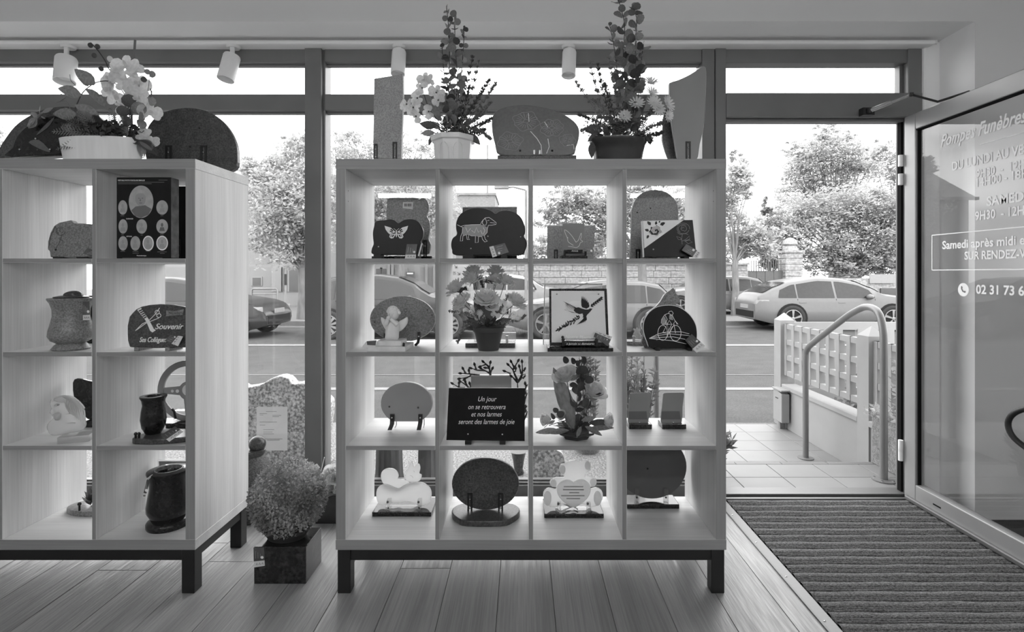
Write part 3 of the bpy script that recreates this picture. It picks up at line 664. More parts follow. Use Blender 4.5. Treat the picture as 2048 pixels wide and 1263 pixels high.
# courses of the stone wall: long blocks with recessed joints
rng = random.Random(5); zt = W(0, 528, 22).z; zb = FAR; nc = 7; ch = (zt - zb) / nc
build(MB().box(W(895, 0, 22).x, W(1496, 0, 22).x, 22.03, 22.4, zb, zt - .02), 'core', GROUT, sw)
st = MB()
for c in range(nc):
    x = W(895, 0, 22).x - rng.random() * .5
    while x < W(1496, 0, 22).x:
        l = rng.uniform(.5, 1.0); st.box(max(x, W(895, 0, 22).x), min(x + l - .02, W(1496, 0, 22).x), 22 + rng.uniform(0, .02), 22.1, zb + c * ch, zb + (c + 1) * ch - .02); x += l
build(st, 'stone', STONE, sw, kind='stuff'); build(MB().box(W(893, 0, 22).x, W(1498, 0, 22).x, 21.94, 22.46, zt - .02, zt + .06), 'coping', STONE, sw)
gp = thing('gate_pier', 'square stone gate pier with stepped cap and ball', 'gate pier', (W(1588, 0, 22).x, 22.3, FAR))
zc_ = [W(0, y, 22).z for y in (598, 582, 566, 552, 540, 528, 516, 505)]; zc_[0] = FAR
for a, b in zip(zc_, zc_[1:]): build(MB().box(W(1571, 0, 22).x, W(1606, 0, 22).x, 22, 22.7, a, b - .012), 'stone_course', STONE, gp, bevel=.015)
build(MB().box(W(1573, 0, 22).x, W(1604, 0, 22).x, 22.02, 22.68, FAR, zc_[-1]), 'joint_core', GROUT, gp)
x0, x1 = W(1569, 0, 22).x, W(1608, 0, 22).x; build(MB().box(x0 - .02, x1 + .02, 21.95, 22.75, zc_[-1], zc_[-1] + .1), 'cap', STONE, gp)
xm = (x0 + x1) / 2; build(MB().lathe((xm, 22.35, zc_[-1] + .1), [(.30, 0), (.28, .15), (.22, .2), (.30, .26), (.26, .42), (.12, .52), (.02, .55)], 16), 'finial', STONE, gp, smooth=True)
ga = thing('sheet_gate', 'dark sheet metal driveway gate beside the stone pier', 'gate', (W(1534, 0, 22.2).x, 22.2, FAR))
for i in range(8):
    a = 1496 + i * 8.7; build(MB().box(W(a, 0, 22.2).x, W(a + 8.5, 0, 22.2).x, 22.2 + (i % 2) * .015, 22.25, FAR, W(0, 541, 22.2).z), 'gate_board', M('gate_paint', .09, .5, .4) if i == 0 else bpy.data.materials['gate_paint'], ga)
for i in range(14):
    a = 1498 + i * 4.9; build(MB().tube([W(a, 542, 22.2), W(a, 520, 22.2)], .02, 5), 'gate_bar', bpy.data.materials['gate_paint'], ga)
wr = struct(build(B(MB(), 1607, 2300, 556, 600, 22.2, .3), 'low_stone_wall', STONE))
build(B(MB(), 1740, 1792, 548, 566, 22.1, .05), 'wall_plaque', FARW, wr); build(B(MB(), 1762, 1796, 576, 592, 22.1, .06), 'wall_opening', DARKW, wr)
bs = thing('metal_barrier', 'low tubular pavement barrier in front of the pale house', 'barrier', (W(530, 0, 17).x, 17, FAR))
q = [W(504, 596, 17), W(504, 579, 17), W(507, 577, 17), W(552, 577, 17), W(555, 579, 17), W(555, 596, 17)]; q[0].z = q[5].z = FAR
build(MB().tube(q, .03, 8), 'hoop', GALV, bs, smooth=True); build(MB().tube([W(504, 588, 17), W(555, 588, 17)], .02, 6), 'mid_rail', GALV, bs)
sp = thing('sign_post', 'slim white post with dark bands on the far pavement', 'post', (W(571, 0, 16.85).x, 16.85, FAR))
a = W(571, 535, 16.85); build(MB().tube([(a.x, 16.85, FAR), a], .035, 8), 'pole', FARW, sp, smooth=True); build(MB().lathe((a.x, 16.85, a.z - .55), [(.04, 0), (.04, .35)], 8), 'dark_band', BLACKM, sp)
sg = thing('direction_sign', 'white direction sign with arrows behind the carnation bouquet', 'sign', (W(918, 0, 19).x, 19, FAR))
build(B(MB(), 900, 938, 526, 566, 19, .04), 'panel', FARW, sg); a = W(930, 566, 19.02); build(MB().tube([(a.x, 19.02, FAR), a], .03, 8), 'pole', GALV, sg)
PS = Plane(18.99, 0, 0); strokes(PS, [[(909, 530), (914, 535)], [(914, 531), (914, 535), (910, 535)], [(915, 544), (920, 549)], [(920, 544.5), (920, 549), (915.5, 549)]], 1.1, 'arrow', BLACKM, sg, .01)
text(PS, 'ES', 908, 546, 8, BLACKM, sg, off=.01)
lp = thing('lamp_post', 'thin dark street post behind the carnation bouquet', 'post', (W(1052, 0, 15.5).x, 16.9, FAR)); a = W(1052, 380, 16.9); build(MB().tube([(a.x, 16.9, FAR), a], .045, 8), 'pole', ROOFT, lp)
build(MB().tube([a, a + Vector((-.4, 0, .1)), a + Vector((-.7, 0, .08))], .035, 6).box(a.x - 1.0, a.x - .55, 16.8, 17.0, a.z + .04, a.z + .12), 'lamp_arm', ROOFT, lp)

# ------------------------------------------------------------------ cars
CGLASS = M('car_glass', .03, .12, .25, .1); TYRE = M('tyre_rubber', .03, .8, .2); RIM = M('alloy_rim', .25, .25, .5, metal=.6); LAMP = M('lamp_lens', .30, .15, .6); ARCH = M('wheel_arch_liner', .02, .9, .1); PLATE = M('number_plate', .3, .5, .4)
def interp(P, u):
    for (a, za), (b, zb) in zip(P, P[1:]):
        if u <= b: t = (u - a) / (b - a); t = t * t * (3 - 2 * t) * .4 + t * .6; return za + (zb - za) * t
    return P[-1][1]
def make_car(label, xr, ynear, length, height, mat, top, glass, wheels, flip=False, wr_=.34, group='cars along the street', width=1.82, spokes=5, ground=ROADZ):
    """rear at xr (world X), front towards +X unless flipped; side nearest the shop at ynear"""
    hw = width / 2; yc = ynear + hw; zr = ground; t = thing('parked_car', label, 'car', (xr + length / 2, yc, zr), group)
    X = lambda u: xr + (u if not flip else 1 - u) * length
    T = lambda u: interp(top, u) * height
    belt = .60 * height
    Bt = lambda u: min(belt, T(u) - .01)
    def hwid(u): e = abs(2 * u - 1); return hw * (1 - .16 * e ** 6 - .04 * e ** 2)
    def roofw(u): return hwid(u) * .97 - (T(u) - Bt(u)) * .42
    n = 44; us = [i / n for i in range(n + 1)]; body = MB(); R = []
    for u in us:
        w_ = hwid(u); b = .2 + .12 * max(0, abs(2 * u - 1) - .8) / .2; B_ = Bt(u); tz = T(u); rw = roofw(u)
        half = [(w_ * .9, b), (w_, b + .12), (w_ * 1.0, (b + B_) / 2), (w_ * .985, B_ * .86 + b * .14), (w_ * .965, B_), (rw + .02, max(tz - .05, B_ + .005)), (rw * .85, tz), (rw * .4, tz + .012), (0, tz + .015)]
        ring = [Vector((X(u), yc - y, zr + z)) for y, z in half] + [Vector((X(u), yc + y, zr + z)) for y, z in half[-2::-1]]
        R.append(ring)
    body.loft(R); build(body, 'body', mat, t, smooth=True)
    def side(u, z, sgn, off=.012):
        f = min(1, max(0, (z - Bt(u)) / max(T(u) - .05 - Bt(u), .01))); y = hwid(u) * .965 * (1 - f) + (roofw(u) + .02) * f; return Vector((X(u), yc + sgn * (y + off), zr + z))
    for (u0, u1, lo, hi) in glass['side']:
        for sgn in (-1, 1):
            mb = MB(); rows = []
            for i in range(9):
                u = u0 + (u1 - u0) * i / 8; zl = Bt(u) + .03; zh = max(T(u) - .10, zl + .02)
                if lo and i == 0: zh = zl + .03
                if hi and i == 8: zh = zl + .03
                rows.append([side(u, zl, sgn), side(u, zh, sgn)])
            mb.loft(rows, False, False, closed=False); build(mb, 'side_window', CGLASS, t, smooth=True)
    for nm, (u0, u1) in glass['ends']:
        mb = MB(); rows = []
        for i in range(7):
            u = u0 + (u1 - u0) * i / 6; rw = roofw(u) * .86; rows.append([Vector((X(u), yc + rw * s_, zr + T(u) + .02)) for s_ in (-1, -.5, 0, .5, 1)])
        mb.loft(rows, False, False, closed=False); build(mb, nm, CGLASS, t, smooth=True)
    for u in wheels:
        for sgn in (-1, 1):
            c = Vector((X(u), yc + sgn * (hw - .10), zr + wr_)); Rm = Matrix.Rotation(math.pi / 2 * -sgn, 3, 'X')
            def rings(pr, nn=24): return [[c + Rm @ Vector((r * math.cos(2 * math.pi * j / nn), r * math.sin(2 * math.pi * j / nn), z)) for j in range(nn)] for r, z in pr]
            # wheel arch liner, tyre, rim with spokes
            ar = MB().loft(rings([(wr_ * 1.17, -.05), (wr_ * 1.17, .106), (wr_ * .2, .108)]))
            for q in ar.v: q.z = max(q.z, zr + .19)
            build(ar, 'wheel_arch', ARCH, t)
            wl = build(MB().loft(rings([(wr_ * .68, .11), (wr_ * .75, .135), (wr_ * .95, .135), (wr_, .115), (wr_, -.05)], 28), False, False), 'wheel', TYRE, t, smooth=True)
            rim = MB().loft(rings([(wr_ * .72, .115), (wr_ * .70, .138), (wr_ * .64, .138), (wr_ * .62, .11)], 28), False, False); rim.loft(rings([(wr_ * .14, .11), (wr_ * .13, .14), (.01, .142)], 12))
            for s in range(spokes):
                a = 2 * math.pi * s / spokes + .3; d = Vector((math.cos(a), math.sin(a), 0)); e = Vector((-math.sin(a), math.cos(a), 0))
                rim.add([c + Rm @ (d * r * wr_ + e * w2 * wr_ + Vector((0, 0, .132))) for r, w2 in ((.1, .05), (.66, .10), (.66, -.10), (.1, -.05))], [(0, 1, 2, 3)])
            build(rim, 'rim', RIM, wl)
    # lamps, plate, mirrors, handles, sills, bumpers
    for sgn in (-1, 1):
        for nm, u0, u1, z0, z1 in (('tail_lamp', .002, .075, .50, .58), ('headlamp', .90, .985, .44, .52)):
            mb = MB(); rows = [[side(u, z * height, sgn, .012) for z in (z0, z1)] for u in (u0, (u0 + u1) / 2, u1)]; mb.loft(rows, False, False, closed=False); build(mb, nm, LAMP, t)
        for u in glass['handles']: p = side(u, .53 * height, sgn, .01); build(MB().box(p.x - .10, p.x + .10, p.y - .015, p.y + .015, p.z - .015, p.z + .015), 'door_handle', mat, t, bevel=.006)
        u = glass['mirror']; p = side(u, belt + .06, sgn, .10); build(MB().ball(p, (.09, .11, .075), 10, 6), 'wing_mirror', mat, t, smooth=True)
        for u in glass['seams']: p0, p1 = side(u, .25, sgn, .003), side(u, belt, sgn, .004); build(MB().tube([p0, side(u, .42 * height, sgn, .006), p1], .006, 4), 'door_seam', ARCH, t)
    for u, s_ in ((0, -1), (1, 1)):
        xx = X(u) + (s_ if not flip else -s_) * .012; build(MB().box(min(xx, X(u)) - .004, max(xx, X(u)) + .004, yc - .26, yc + .26, zr + .40 * height, zr + .40 * height + .11), 'number_plate', PLATE, t)
        build(MB().box(min(xx, X(u)) - .004, max(xx, X(u)) + .004, yc - .6, yc + .6, zr + .24 * height, zr + .36 * height), 'grille', ARCH, t)
    return t
SILV = M('silver_car_paint', .13, .35, .3, .03, coat=.1); DKCAR = M('dark_car_paint', .03, .3, .3, .05, coat=.1); GRCAR = M('grey_car_paint', .10, .3, .3, .05, coat=.1); WHCAR = M('white_car_paint', .24, .3, .3, .03, coat=.1)
coupe = [(0, .50), (.02, .64), (.05, .70), (.13, .82), (.22, .93), (.38, 1.0), (.50, .985), (.60, .93), (.70, .80), (.765, .69), (.86, .655), (.95, .58), (.99, .48), (1, .42)]
wagon = [(0, .45), (.015, .66), (.04, .80), (.09, .93), (.2, .99), (.4, 1.0), (.52, .96), (.60, .88), (.68, .74), (.72, .68), (.85, .63), (.94, .56), (.99, .46), (1, .38)]
gc = dict(side=[(.13, .235, True, False), (.245, .46, False, False), (.475, .70, False, True)], ends=[('rear_window', (.05, .19)), ('windscreen', (.60, .75))], handles=(.27, .50), mirror=.66, seams=(.24, .468, .70))
gw_ = dict(side=[(.06, .17, False, False), (.18, .36, False, False), (.375, .64, False, True)], ends=[('rear_window', (.02, .085)), ('windscreen', (.52, .705))], handles=(.21, .40), mirror=.60, seams=(.18, .37, .62))
kk = 15.4 / F
make_car('silver coupe-style car parked behind the white fence', W(1507, 0, 15.0).x, 14.70, 4.65, 1.49, SILV, coupe, gc, (.205, .80), wr_=.355)
make_car('dark estate car parked behind the angel statuette', W(609, 0, 12.95).x, 12.85, 4.30, 1.57, DKCAR, wagon, gw_, (.145, .82), wr_=.35, spokes=10)
make_car('light grey hatchback parked behind the dove plaque', W(1018, 0, 13.2).x, 12.9, 4.1, 1.42, GRCAR, wagon, gw_, (.16, .78), wr_=.37, flip=True)
make_car('dark hatchback parked behind the comb and scissors plaque', W(190, 0, 12.95).x, 12.85, 4.12, 1.50, DKCAR, wagon, gw_, (.16, .82), wr_=.34, spokes=9)
make_car('pale car parked by the far stone wall', W(1310, 0, 19.5).x, 19.2, 4.2, 1.4, SILV, wagon, gw_, (.16, .8), wr_=.33, flip=True, ground=FAR)
make_car('white car parked beneath the direction sign', W(935, 0, 19.8).x, 19.4, 4.0, 1.45, WHCAR, wagon, gw_, (.16, .8), wr_=.33, ground=FAR)
# ------------------------------------------------------------------ small shared builders
zA = zm(660, 320, 5.12); zB = zm(1040, 320, 4.876); zC = zm(670, 500, 5.12); zD = zm(1050, 510, 4.995); zE = zm(670, 700, 5.12); zF = zm(1050, 700, 4.995)
zG = zm(670, 880, 5.12); zH = zm(1050, 880, 4.995); zI = zm(0, 60, 3.938); zJ = zm(0, 320, 3.938); zK = zm(0, 560, 3.715); zL = zm(0, 880, 2.926); zM = zm(660, 0, 3.715); zN = zm(980, 0, 3.715)
zQ = zm(490, 860, 3.827); zS = zm(1060, 540, 7.015); zT = zm(890, 520, 6.317)
def sp2(pts, n=3): return [(q.x, q.y) for q in spl([Vector(p) for p in pts], n)]
def rect(z, x0, y0, x1, y1): return z((x0, y0), (x1, y0), (x1, y1), (x0, y1))
def dome(pl, x, y, rpx, mat, parent, name='screw', off=0.0):
    c = pl.p(x, y, off); return build(MB().ball(c, rpx * c.y / F, 8, 6), name, mat, parent, smooth=True)
def pbox(x0, x1, y0, y1, Y, depth, name, mat, parent, bevel=.0015, zbot=None, base=None):
    """box whose front face fills a pixel rectangle at Y; zbot fixes its foot"""
    a = W(x0, y0, Y); b = W(x1, y1, Y); z = b.z if zbot is None else zbot
    return build(MB().box(a.x, b.x, Y, Y + depth, z, a.z), name, mat, parent, bevel=bevel, base=base)
def foot(x0, x1, ytop, Y, zb, parent, depth=.05, mat=BLACKM, name='foot'): return pbox(x0, x1, ytop, 0, Y, depth, name, mat, parent, .001, zb)
def bracket(pl, x, y0, y1, zb, parent, wpx=8, back=.05):
    """black slotted easel bracket on the face of a slab, with its bolts"""
    hw = wpx / 2; m = MB()
    for a, b in ((x - hw, x - hw * .35), (x + hw * .35, x + hw)):
        fr = [pl.p(a, y0, .004), pl.p(b, y0, .004), pl.p(b, y1, .004), pl.p(a, y1, .004)]
        fr[2].z = fr[3].z = zb; m.loft([fr, [q - pl.n * .004 for q in fr]])
    t = pl.p(x - hw, y0, .004), pl.p(x + hw, y0, .004), pl.p(x + hw, y0 + 3, .004), pl.p(x - hw, y0 + 3, .004); m.loft([list(t), [q - pl.n * .004 for q in t]])
    b_ = build(m, 'easel_bracket', BLACKM, parent)
    for y in (y0 + (y1 - y0) * .35, y0 + (y1 - y0) * .85): c = pl.p(x, y, .003); build(MB().ball(c, .0038, 8, 6), 'bolt', STEEL, b_, smooth=True)
    return b_
def card(pl, q, parent, f=.28, off=.003, end=0, scrib=None):
    """price card: dark printed part and a white strip with handwriting; q = four corners, strip next to corners 0 and 3 (end=1: next to 1 and 2)"""
    a, b, c, d = [Vector(p) for p in q]
    if end: a, b, c, d = b, a, d, c
    m1, m2 = a.lerp(b, f), d.lerp(c, f)
    k = slab(pl, [m1, b, c, m2], .0008, 'price_card', CARDD, parent, 0, off=off)
    slab(pl, [a, m1, m2, d], .0008, 'price_strip', CARDW, k, 0, off=off)
    L = []
    for j in range(3):
        s = .22 + .26 * j; p0 = a.lerp(m1, .35).lerp(d.lerp(m2, .35), s); p1 = a.lerp(m1, .7).lerp(d.lerp(m2, .7), s + .08); L.append([p0, p1, a.lerp(m1, .3).lerp(d.lerp(m2, .3), s + .14)])
    strokes(pl, L, .9, 'handwriting', BLACKM, k, off + .0006)
    L = []
    for j in range(3): s = .2 + .22 * j; L.append([m1.lerp(b, .2).lerp(m2.lerp(c, .2), s), m1.lerp(b, .75 - .1 * j).lerp(m2.lerp(c, .75 - .1 * j), s)])
    strokes(pl, L, .8, 'printed_lines', ENGRM, k, off + .0006)
    g = m1.lerp(b, .25).lerp(m2.lerp(c, .25), .8); r = .09 * (b - m1).length + .4; fills(pl, [ell(g.x, g.y, r, r, 10)], 'printed_flower', ENGR, k, off + .0007); return k
def place(pl, x, zb): return (pl.p(x, 546).x, pl.Y0 + .02, zb)

# plant pieces (unit size, along +Z)
def leaf_mesh(name, prof, bend=.15, fold=.12, wave=0):
    mb = MB(); v = []; f = []
    for i, (t, h) in enumerate(prof):
        y = bend * t * t; wv = wave * math.sin(i * 2.1)
        v += [(-h, y + fold * h + wv, t), (0, y, t), (h, y + fold * h - wv, t)]
    for i in range(len(prof) - 1):
        for j in range(2): a = i * 3 + j; f.append((a, a + 1, a + 4, a + 3))
    mb.add(v, f); return mb.mesh(name, smooth=True)
def disc_leaf(name):
    n = 10; v = [(0, 0, .5)] + [(.5 * math.sin(2 * math.pi * j / n), .08 * math.cos(4 * math.pi * j / n), .5 - .5 * math.cos(2 * math.pi * j / n)) for j in range(n)]
    return MB().add(v, [(0, 1 + j, 1 + (j + 1) % n) for j in range(n)]).mesh(name, smooth=True)
ROUND = {m: disc_leaf('round_leaf') for m in ('d', 'm', 'p')}
LANCE = lambda nm: leaf_mesh(nm, [(0, .01), (.12, .10), (.3, .19), (.5, .21), (.72, .15), (.9, .06), (1, .004)], .25, .25)
LANCES = {m: LANCE('long_leaf') for m in ('d', 'm', 'p')}
LM = {'d': LEAFD, 'm': LEAFM, 'p': LEAFP}
BROAD = leaf_mesh('broad_leaf', [(0, .03), (.1, .10), (.25, .19), (.45, .23), (.65, .20), (.82, .13), (.94, .06), (1, .003)], .10, .35)
def petal_ring(mb, n, L, w, elev, z0, rot, cup=.2):
    for k in range(n):
        a = rot + 2 * math.pi * k / n; d = Vector((math.cos(a), math.sin(a), 0)); e = Vector((-math.sin(a), math.cos(a), 0)); rows = []
        for t, h in ((0, .25), (.35, .8), (.7, 1), (.92, .7), (1, .3)):
            p = d * (L * t * math.cos(elev)) + Vector((0, 0, z0 + L * t * math.sin(elev) + cup * L * t * t)); rows.append([p - e * w * h, p + Vector((0, 0, -.04 * L)), p + e * w * h])
        mb.loft(rows, False, False, closed=False)
def daisy_mesh():
    mb = MB(); petal_ring(mb, 13, .5, .055, .25, 0, 0, .1); petal_ring(mb, 11, .42, .05, .5, .02, .2, .1); mb.ball((0, 0, .05), (.10, .10, .07), 8, 5); return mb.mesh('daisy', smooth=True)
def orchid_mesh():
    mb = MB(); petal_ring(mb, 3, .5, .17, .1, 0, math.pi / 2, .05)
    for a in (0.25, math.pi - .25): petal_ring(mb, 1, .55, .27, .05, .02, a, .1)
    petal_ring(mb, 2, .22, .08, .9, .03, -1.9, .2); return mb.mesh('orchid', smooth=True)
def carnation_mesh():
    mb = MB(); rng = random.Random(3)
    for (r, zt, n, ph) in ((.50, .26, 30, 0), (.46, .36, 28, .1), (.36, .44, 24, .2), (.24, .49, 18, .1), (.12, .50, 12, 0)):
        rings = []
        for t in (0, .35, .7, .9, 1):
            ring = []
            for j in range(n):
                a = 2 * math.pi * j / n + ph; ru = (1 + (.10 if j % 2 else -.06) * t ** 3 * (.5 + rng.random())); zz = zt * t ** .8 - (.10 * t ** 4 if r > .4 else 0) + (.05 if j % 2 else -.03) * t ** 2
                ring.append(Vector((r * t ** .75 * ru * math.cos(a), r * t ** .75 * ru * math.sin(a), zz)))
            rings.append(ring)
        mb.loft(rings, False, False)
    return mb.mesh('carnation', smooth=True)
def rose_mesh(openness=1.0):
    mb = MB(); rng = random.Random(11)
    for k in range(13):
        s = .12 + .033 * k; a = k * 2.4; n = 9; rows = []; sp_ = 1.5 - .03 * k
        for t in (0, .3, .6, .85, 1):
            row = []
            for j in range(n):
                b = a + (j / (n - 1) - .5) * sp_ * 1.6; r = s * (.25 + .75 * t ** .6) * (1 + openness * .28 * max(0, t - .6) * k / 8); z = t * (.62 - .012 * k) * (1 - .14 * abs(j / (n - 1) - .5) ** 2 * 4)
                if t > .84 and k > 5: z -= .06 * openness * (t - .8) * 5
                row.append(Vector((r * math.cos(b), r * math.sin(b), z)))
            rows.append(row)
        mb.loft(rows, False, False, closed=False)
    return mb.mesh('rose', smooth=True)
DAISY, ORCHID, CARN, ROSE, BUD = daisy_mesh(), orchid_mesh(), carnation_mesh(), rose_mesh(1), rose_mesh(.2)
def eucalyptus(parent, px, Y, size, mats='dm', step=13, seed=0, dY=0.0, taper=.6):
    size *= 1.3; taper *= .7
    rng = random.Random(seed); P3 = [W(x, y, Y + dY * i) for i, (x, y) in enumerate(px)]; P = spl(P3, 6, False)
    build(MB().tube(P, .0016, 5), 'stem', STEM, parent, smooth=True)
    L = 0; nxt = 0; tot = sum((b - a).length for a, b in zip(P, P[1:])); s0 = step * Y / F; ang = rng.random() * 3
    for a, b in zip(P, P[1:]):
        L += (b - a).length
        while L > nxt:
            nxt += s0; ang += 1.35 + rng.uniform(-.3, .3); f = 1 - taper * (L / tot); sz = size * Y / F * f * rng.uniform(.8, 1.2)
            for k in (0, math.pi):
                d = Vector((math.cos(ang + k), math.sin(ang + k) * .9, rng.uniform(.1, .9))).normalized(); m = rng.choice(mats)
                inst('leaf', ROUND[m], LM[m], parent, b, aim(d, rng.uniform(0, 6.28)), sz)
    m = rng.choice(mats); inst('leaf', ROUND[m], LM[m], parent, P[-1], aim((.2, 0, 1), rng.random() * 6), size * Y / F * .4)
def heather(parent, px, Y, mat, seed=0, w=5, n=90, size=1.7, name='heather_sprig'):
    n = int(n * 2.6); size *= 1.45
    rng = random.Random(seed); P = spl([W(x, y, Y) for x, y in px], 6, False); mb = MB().tube(P, .0012, 4)
    for _ in range(n):
        t = rng.random() ** .8; p = P[min(int(t * len(P)), len(P) - 1)]; k = Y / F; ww = w * k * (1.15 - .8 * t)
        c = p + Vector((rng.gauss(0, ww * .5), rng.gauss(0, ww * .5), rng.gauss(0, ww * .4))); d = ((c - p) + Vector((0, 0, ww))).normalized(); s = size * k * rng.uniform(.8, 1.6); e = d.orthogonal().normalized() * s * .45
        g = d.cross(e); mb.add([c - d * s, c + e, c + g, c - e, c - g, c + d * s], [(0, 1, 2), (0, 2, 3), (0, 3, 4), (0, 4, 1), (5, 2, 1), (5, 3, 2), (5, 4, 3), (5, 1, 4)])
    return build(mb, name, mat, parent, smooth=True)
def stemline(parent, px, Y, r=.0016, mat=STEM): return build(MB().tube(spl([W(x, y, Y) for x, y in px], 5, False) if len(px) > 2 else [W(x, y, Y) for x, y in px], r, 5), 'stem', mat, parent, smooth=True)
def leafpx(parent, p0, p1, Y, mesh, mat, width=1.0, face=None, dy=0.0, name='leaf', roll=0.0):
    a = W(p0[0], p0[1], Y); b = W(p1[0], p1[1], Y + dy); d = b - a; L = d.length
    z = d.normalized(); y = Vector((math.sin(roll), 1, .25)); y = (y - z * y.dot(z)).normalized(); x = y.cross(z)
    R = Matrix((x, y, z)).transposed(); return inst(name, mesh, mat, parent, a, R, (L * width, L, L))
def tuft(parent, c, r, n, L, mats, seed, mesh='lance', zmin=-1, up=.4, name='leaf'):
    rng = random.Random(seed)
    for _ in range(n):
        d = Vector((rng.gauss(0, 1), rng.gauss(0, 1), abs(rng.gauss(0, 1)) * up + rng.uniform(zmin * .0, .3))).normalized(); m = rng.choice(mats)
        p = Vector(c) + Vector((d.x * r[0], d.y * r[1], d.z * r[2])) * rng.uniform(.2, .8)
        inst(name, (LANCES if mesh == 'lance' else ROUND)[m], LM[m], parent, p, aim(d, rng.random() * 6.28), L * rng.uniform(.7, 1.2))

def foliage(parent, c, r, n, seed, size=.0075, mat=None):
    m = MB(); leaves_into(m, c, r, n, size, random.Random(seed), .2); return build(m, 'filler_foliage', mat or LEAFM, parent, kind='stuff')

# ------------------------------------------------------------------ main shelf, top
pl = Plane(2.2, ZTOP, 3)
o = thing('granite_slab', 'tall narrow grey granite slab with slanted top on the oak shelf', 'plaque', place(pl, 775, ZTOP))
slab(pl, zM((327, 582), (540, 548), (543, 600), (530, 1176), (318, 1176)), .03, 'slab', PINKG, o, .003, zmin=ZTOP); bracket(pl, 752, 288, 318, ZTOP, o, 7); bracket(pl, 790, 284, 318, ZTOP, o, 9)

Yb = 2.14; c = W(906, 318, Yb); c.z = ZTOP
o = thing('flower_pot', 'white octagonal plastic pot of orchids, heather and eucalyptus', 'flower pot', c)
k = Yb / F; H = (318 - 266) * k + .011
build(MB().lathe(c, [(36 * k, 0), (40 * k, H * .82), (45 * k, H * .83), (46 * k, H), (42 * k, H), (40 * k, H * .85), (.004, H * .8)], 8, ph=math.pi / 8), 'pot', POTW, o, bevel=.002)
for a in (-.39, .39):      # arched relief panels
    n = Vector((math.sin(a), -math.cos(a), 0)); e = Vector((math.cos(a), math.sin(a), 0)); cc = c + n * 35.6 * k; m = MB(); L = []
    for j in range(13): t = math.pi * j / 12; L.append(cc + e * 10 * k * math.cos(t) + Vector((0, 0, H * .42 + 17 * k * math.sin(t))) + n * (.0015 + .0025 * math.sin(t)))
    L = [cc - e * -10 * k + Vector((0, 0, .004))] + L + [cc - e * 10 * k + Vector((0, 0, .004))]; build(m.tube(L, .0022, 5), 'arch_relief', POTW, o, smooth=True)
build(MB().ball(c + Vector((0, 0, H * .85)), (38 * k, 38 * k, .03), 12, 6), 'moss', LEAFD, o, smooth=True)
for i, s in enumerate((((885, 980), (882, 700), (888, 400), (880, 200), (866, 60)), ((905, 960), (945, 640), (930, 330), (926, 125)), ((920, 960), (965, 640), (990, 380), (996, 215)), ((885, 970), (860, 660), (838, 450), (832, 320)))):
    eucalyptus(o, zM(*s), Yb + (.02, -.015, .03, 0)[i], (17, 17, 13, 13)[i], 'dmm', (17, 15, 16, 18)[i], i)
for i, s in enumerate((((930, 960), (1000, 700), (1060, 420)), ((930, 960), (1030, 760), (1105, 455)), ((940, 970), (1080, 760), (1182, 595)), ((940, 970), (1120, 780), (1230, 620)), ((935, 970), (1000, 800), (1035, 640)), ((950, 980), (1090, 860), (1195, 760)), ((950, 985), (1100, 930), (1200, 880)), ((950, 985), (1090, 960), (1190, 1030)), ((930, 970), (1020, 840), (1130, 680)), ((940, 980), (1060, 900), (1160, 830)), ((950, 990), (1080, 985), (1150, 960)))):
    heather(o, zM(*s), Yb - .05 if s[-1][0] > 1150 else Yb + .01 * (i % 3 - 1), (LEAFD, LEAFM)[i % 2], 20 + i, 6.5, 90, 1.7)
for i, (x, y, s, d) in enumerate(((705, 590, 32, (-.2, -1, .4)), (685, 655, 30, (-.3, -1, .1)), (650, 730, 30, (-.3, -1, .2)), (570, 775, 32, (-.8, -1, .1)), (620, 800, 32, (-.2, -1, 0)), (640, 865, 26, (-.4, -.9, -.5)), (790, 690, 32, (.2, -1, 0)), (805, 745, 26, (.3, -.8, -.3)), (735, 830, 26, (0, -1, -.3)), (735, 600, 22, (.6, -.7, .3)))):
    (x2, y2), = zM((x, y)); p = W(x2, y2, Yb - .03); inst('orchid', ORCHID, PETAL, o, p, aim(d, i), s * k); build(MB().ball(p + Vector((0, -.004, 0)), .0035, 6, 5), 'flower_eye', STEM, o)
for s in (((870, 980), (760, 860), (690, 680)), ((870, 980), (720, 880), (620, 800)), ((870, 980), (740, 820), (650, 740)), ((880, 980), (800, 850), (760, 760)), ((880, 980), (790, 800), (705, 600))): stemline(o, zM(*s), Yb - .02)
for i, (a, b) in enumerate((((790, 940), (655, 915)), ((780, 985), (670, 990)), ((760, 1000), (720, 1075)), ((830, 900), (700, 760)), ((860, 960), (830, 860)), ((930, 960), (930, 840)), ((1040, 990), (1110, 1075)), ((820, 960), (740, 890)), ((990, 950), (1060, 880)))):
    leafpx(o, zM(a)[0], zM(b)[0], Yb - .03 + .01 * (i % 3), LANCES['dm'[i % 2]], LM['dm'[i % 2]], 1.1, roll=i * .5)
tuft(o, c + Vector((0, 0, H)), (.07, .07, .03), 22, .045, 'ddm', 5)
foliage(o, c + Vector((.03, 0, H + .03)), (.10, .06, .05), 420, 21)

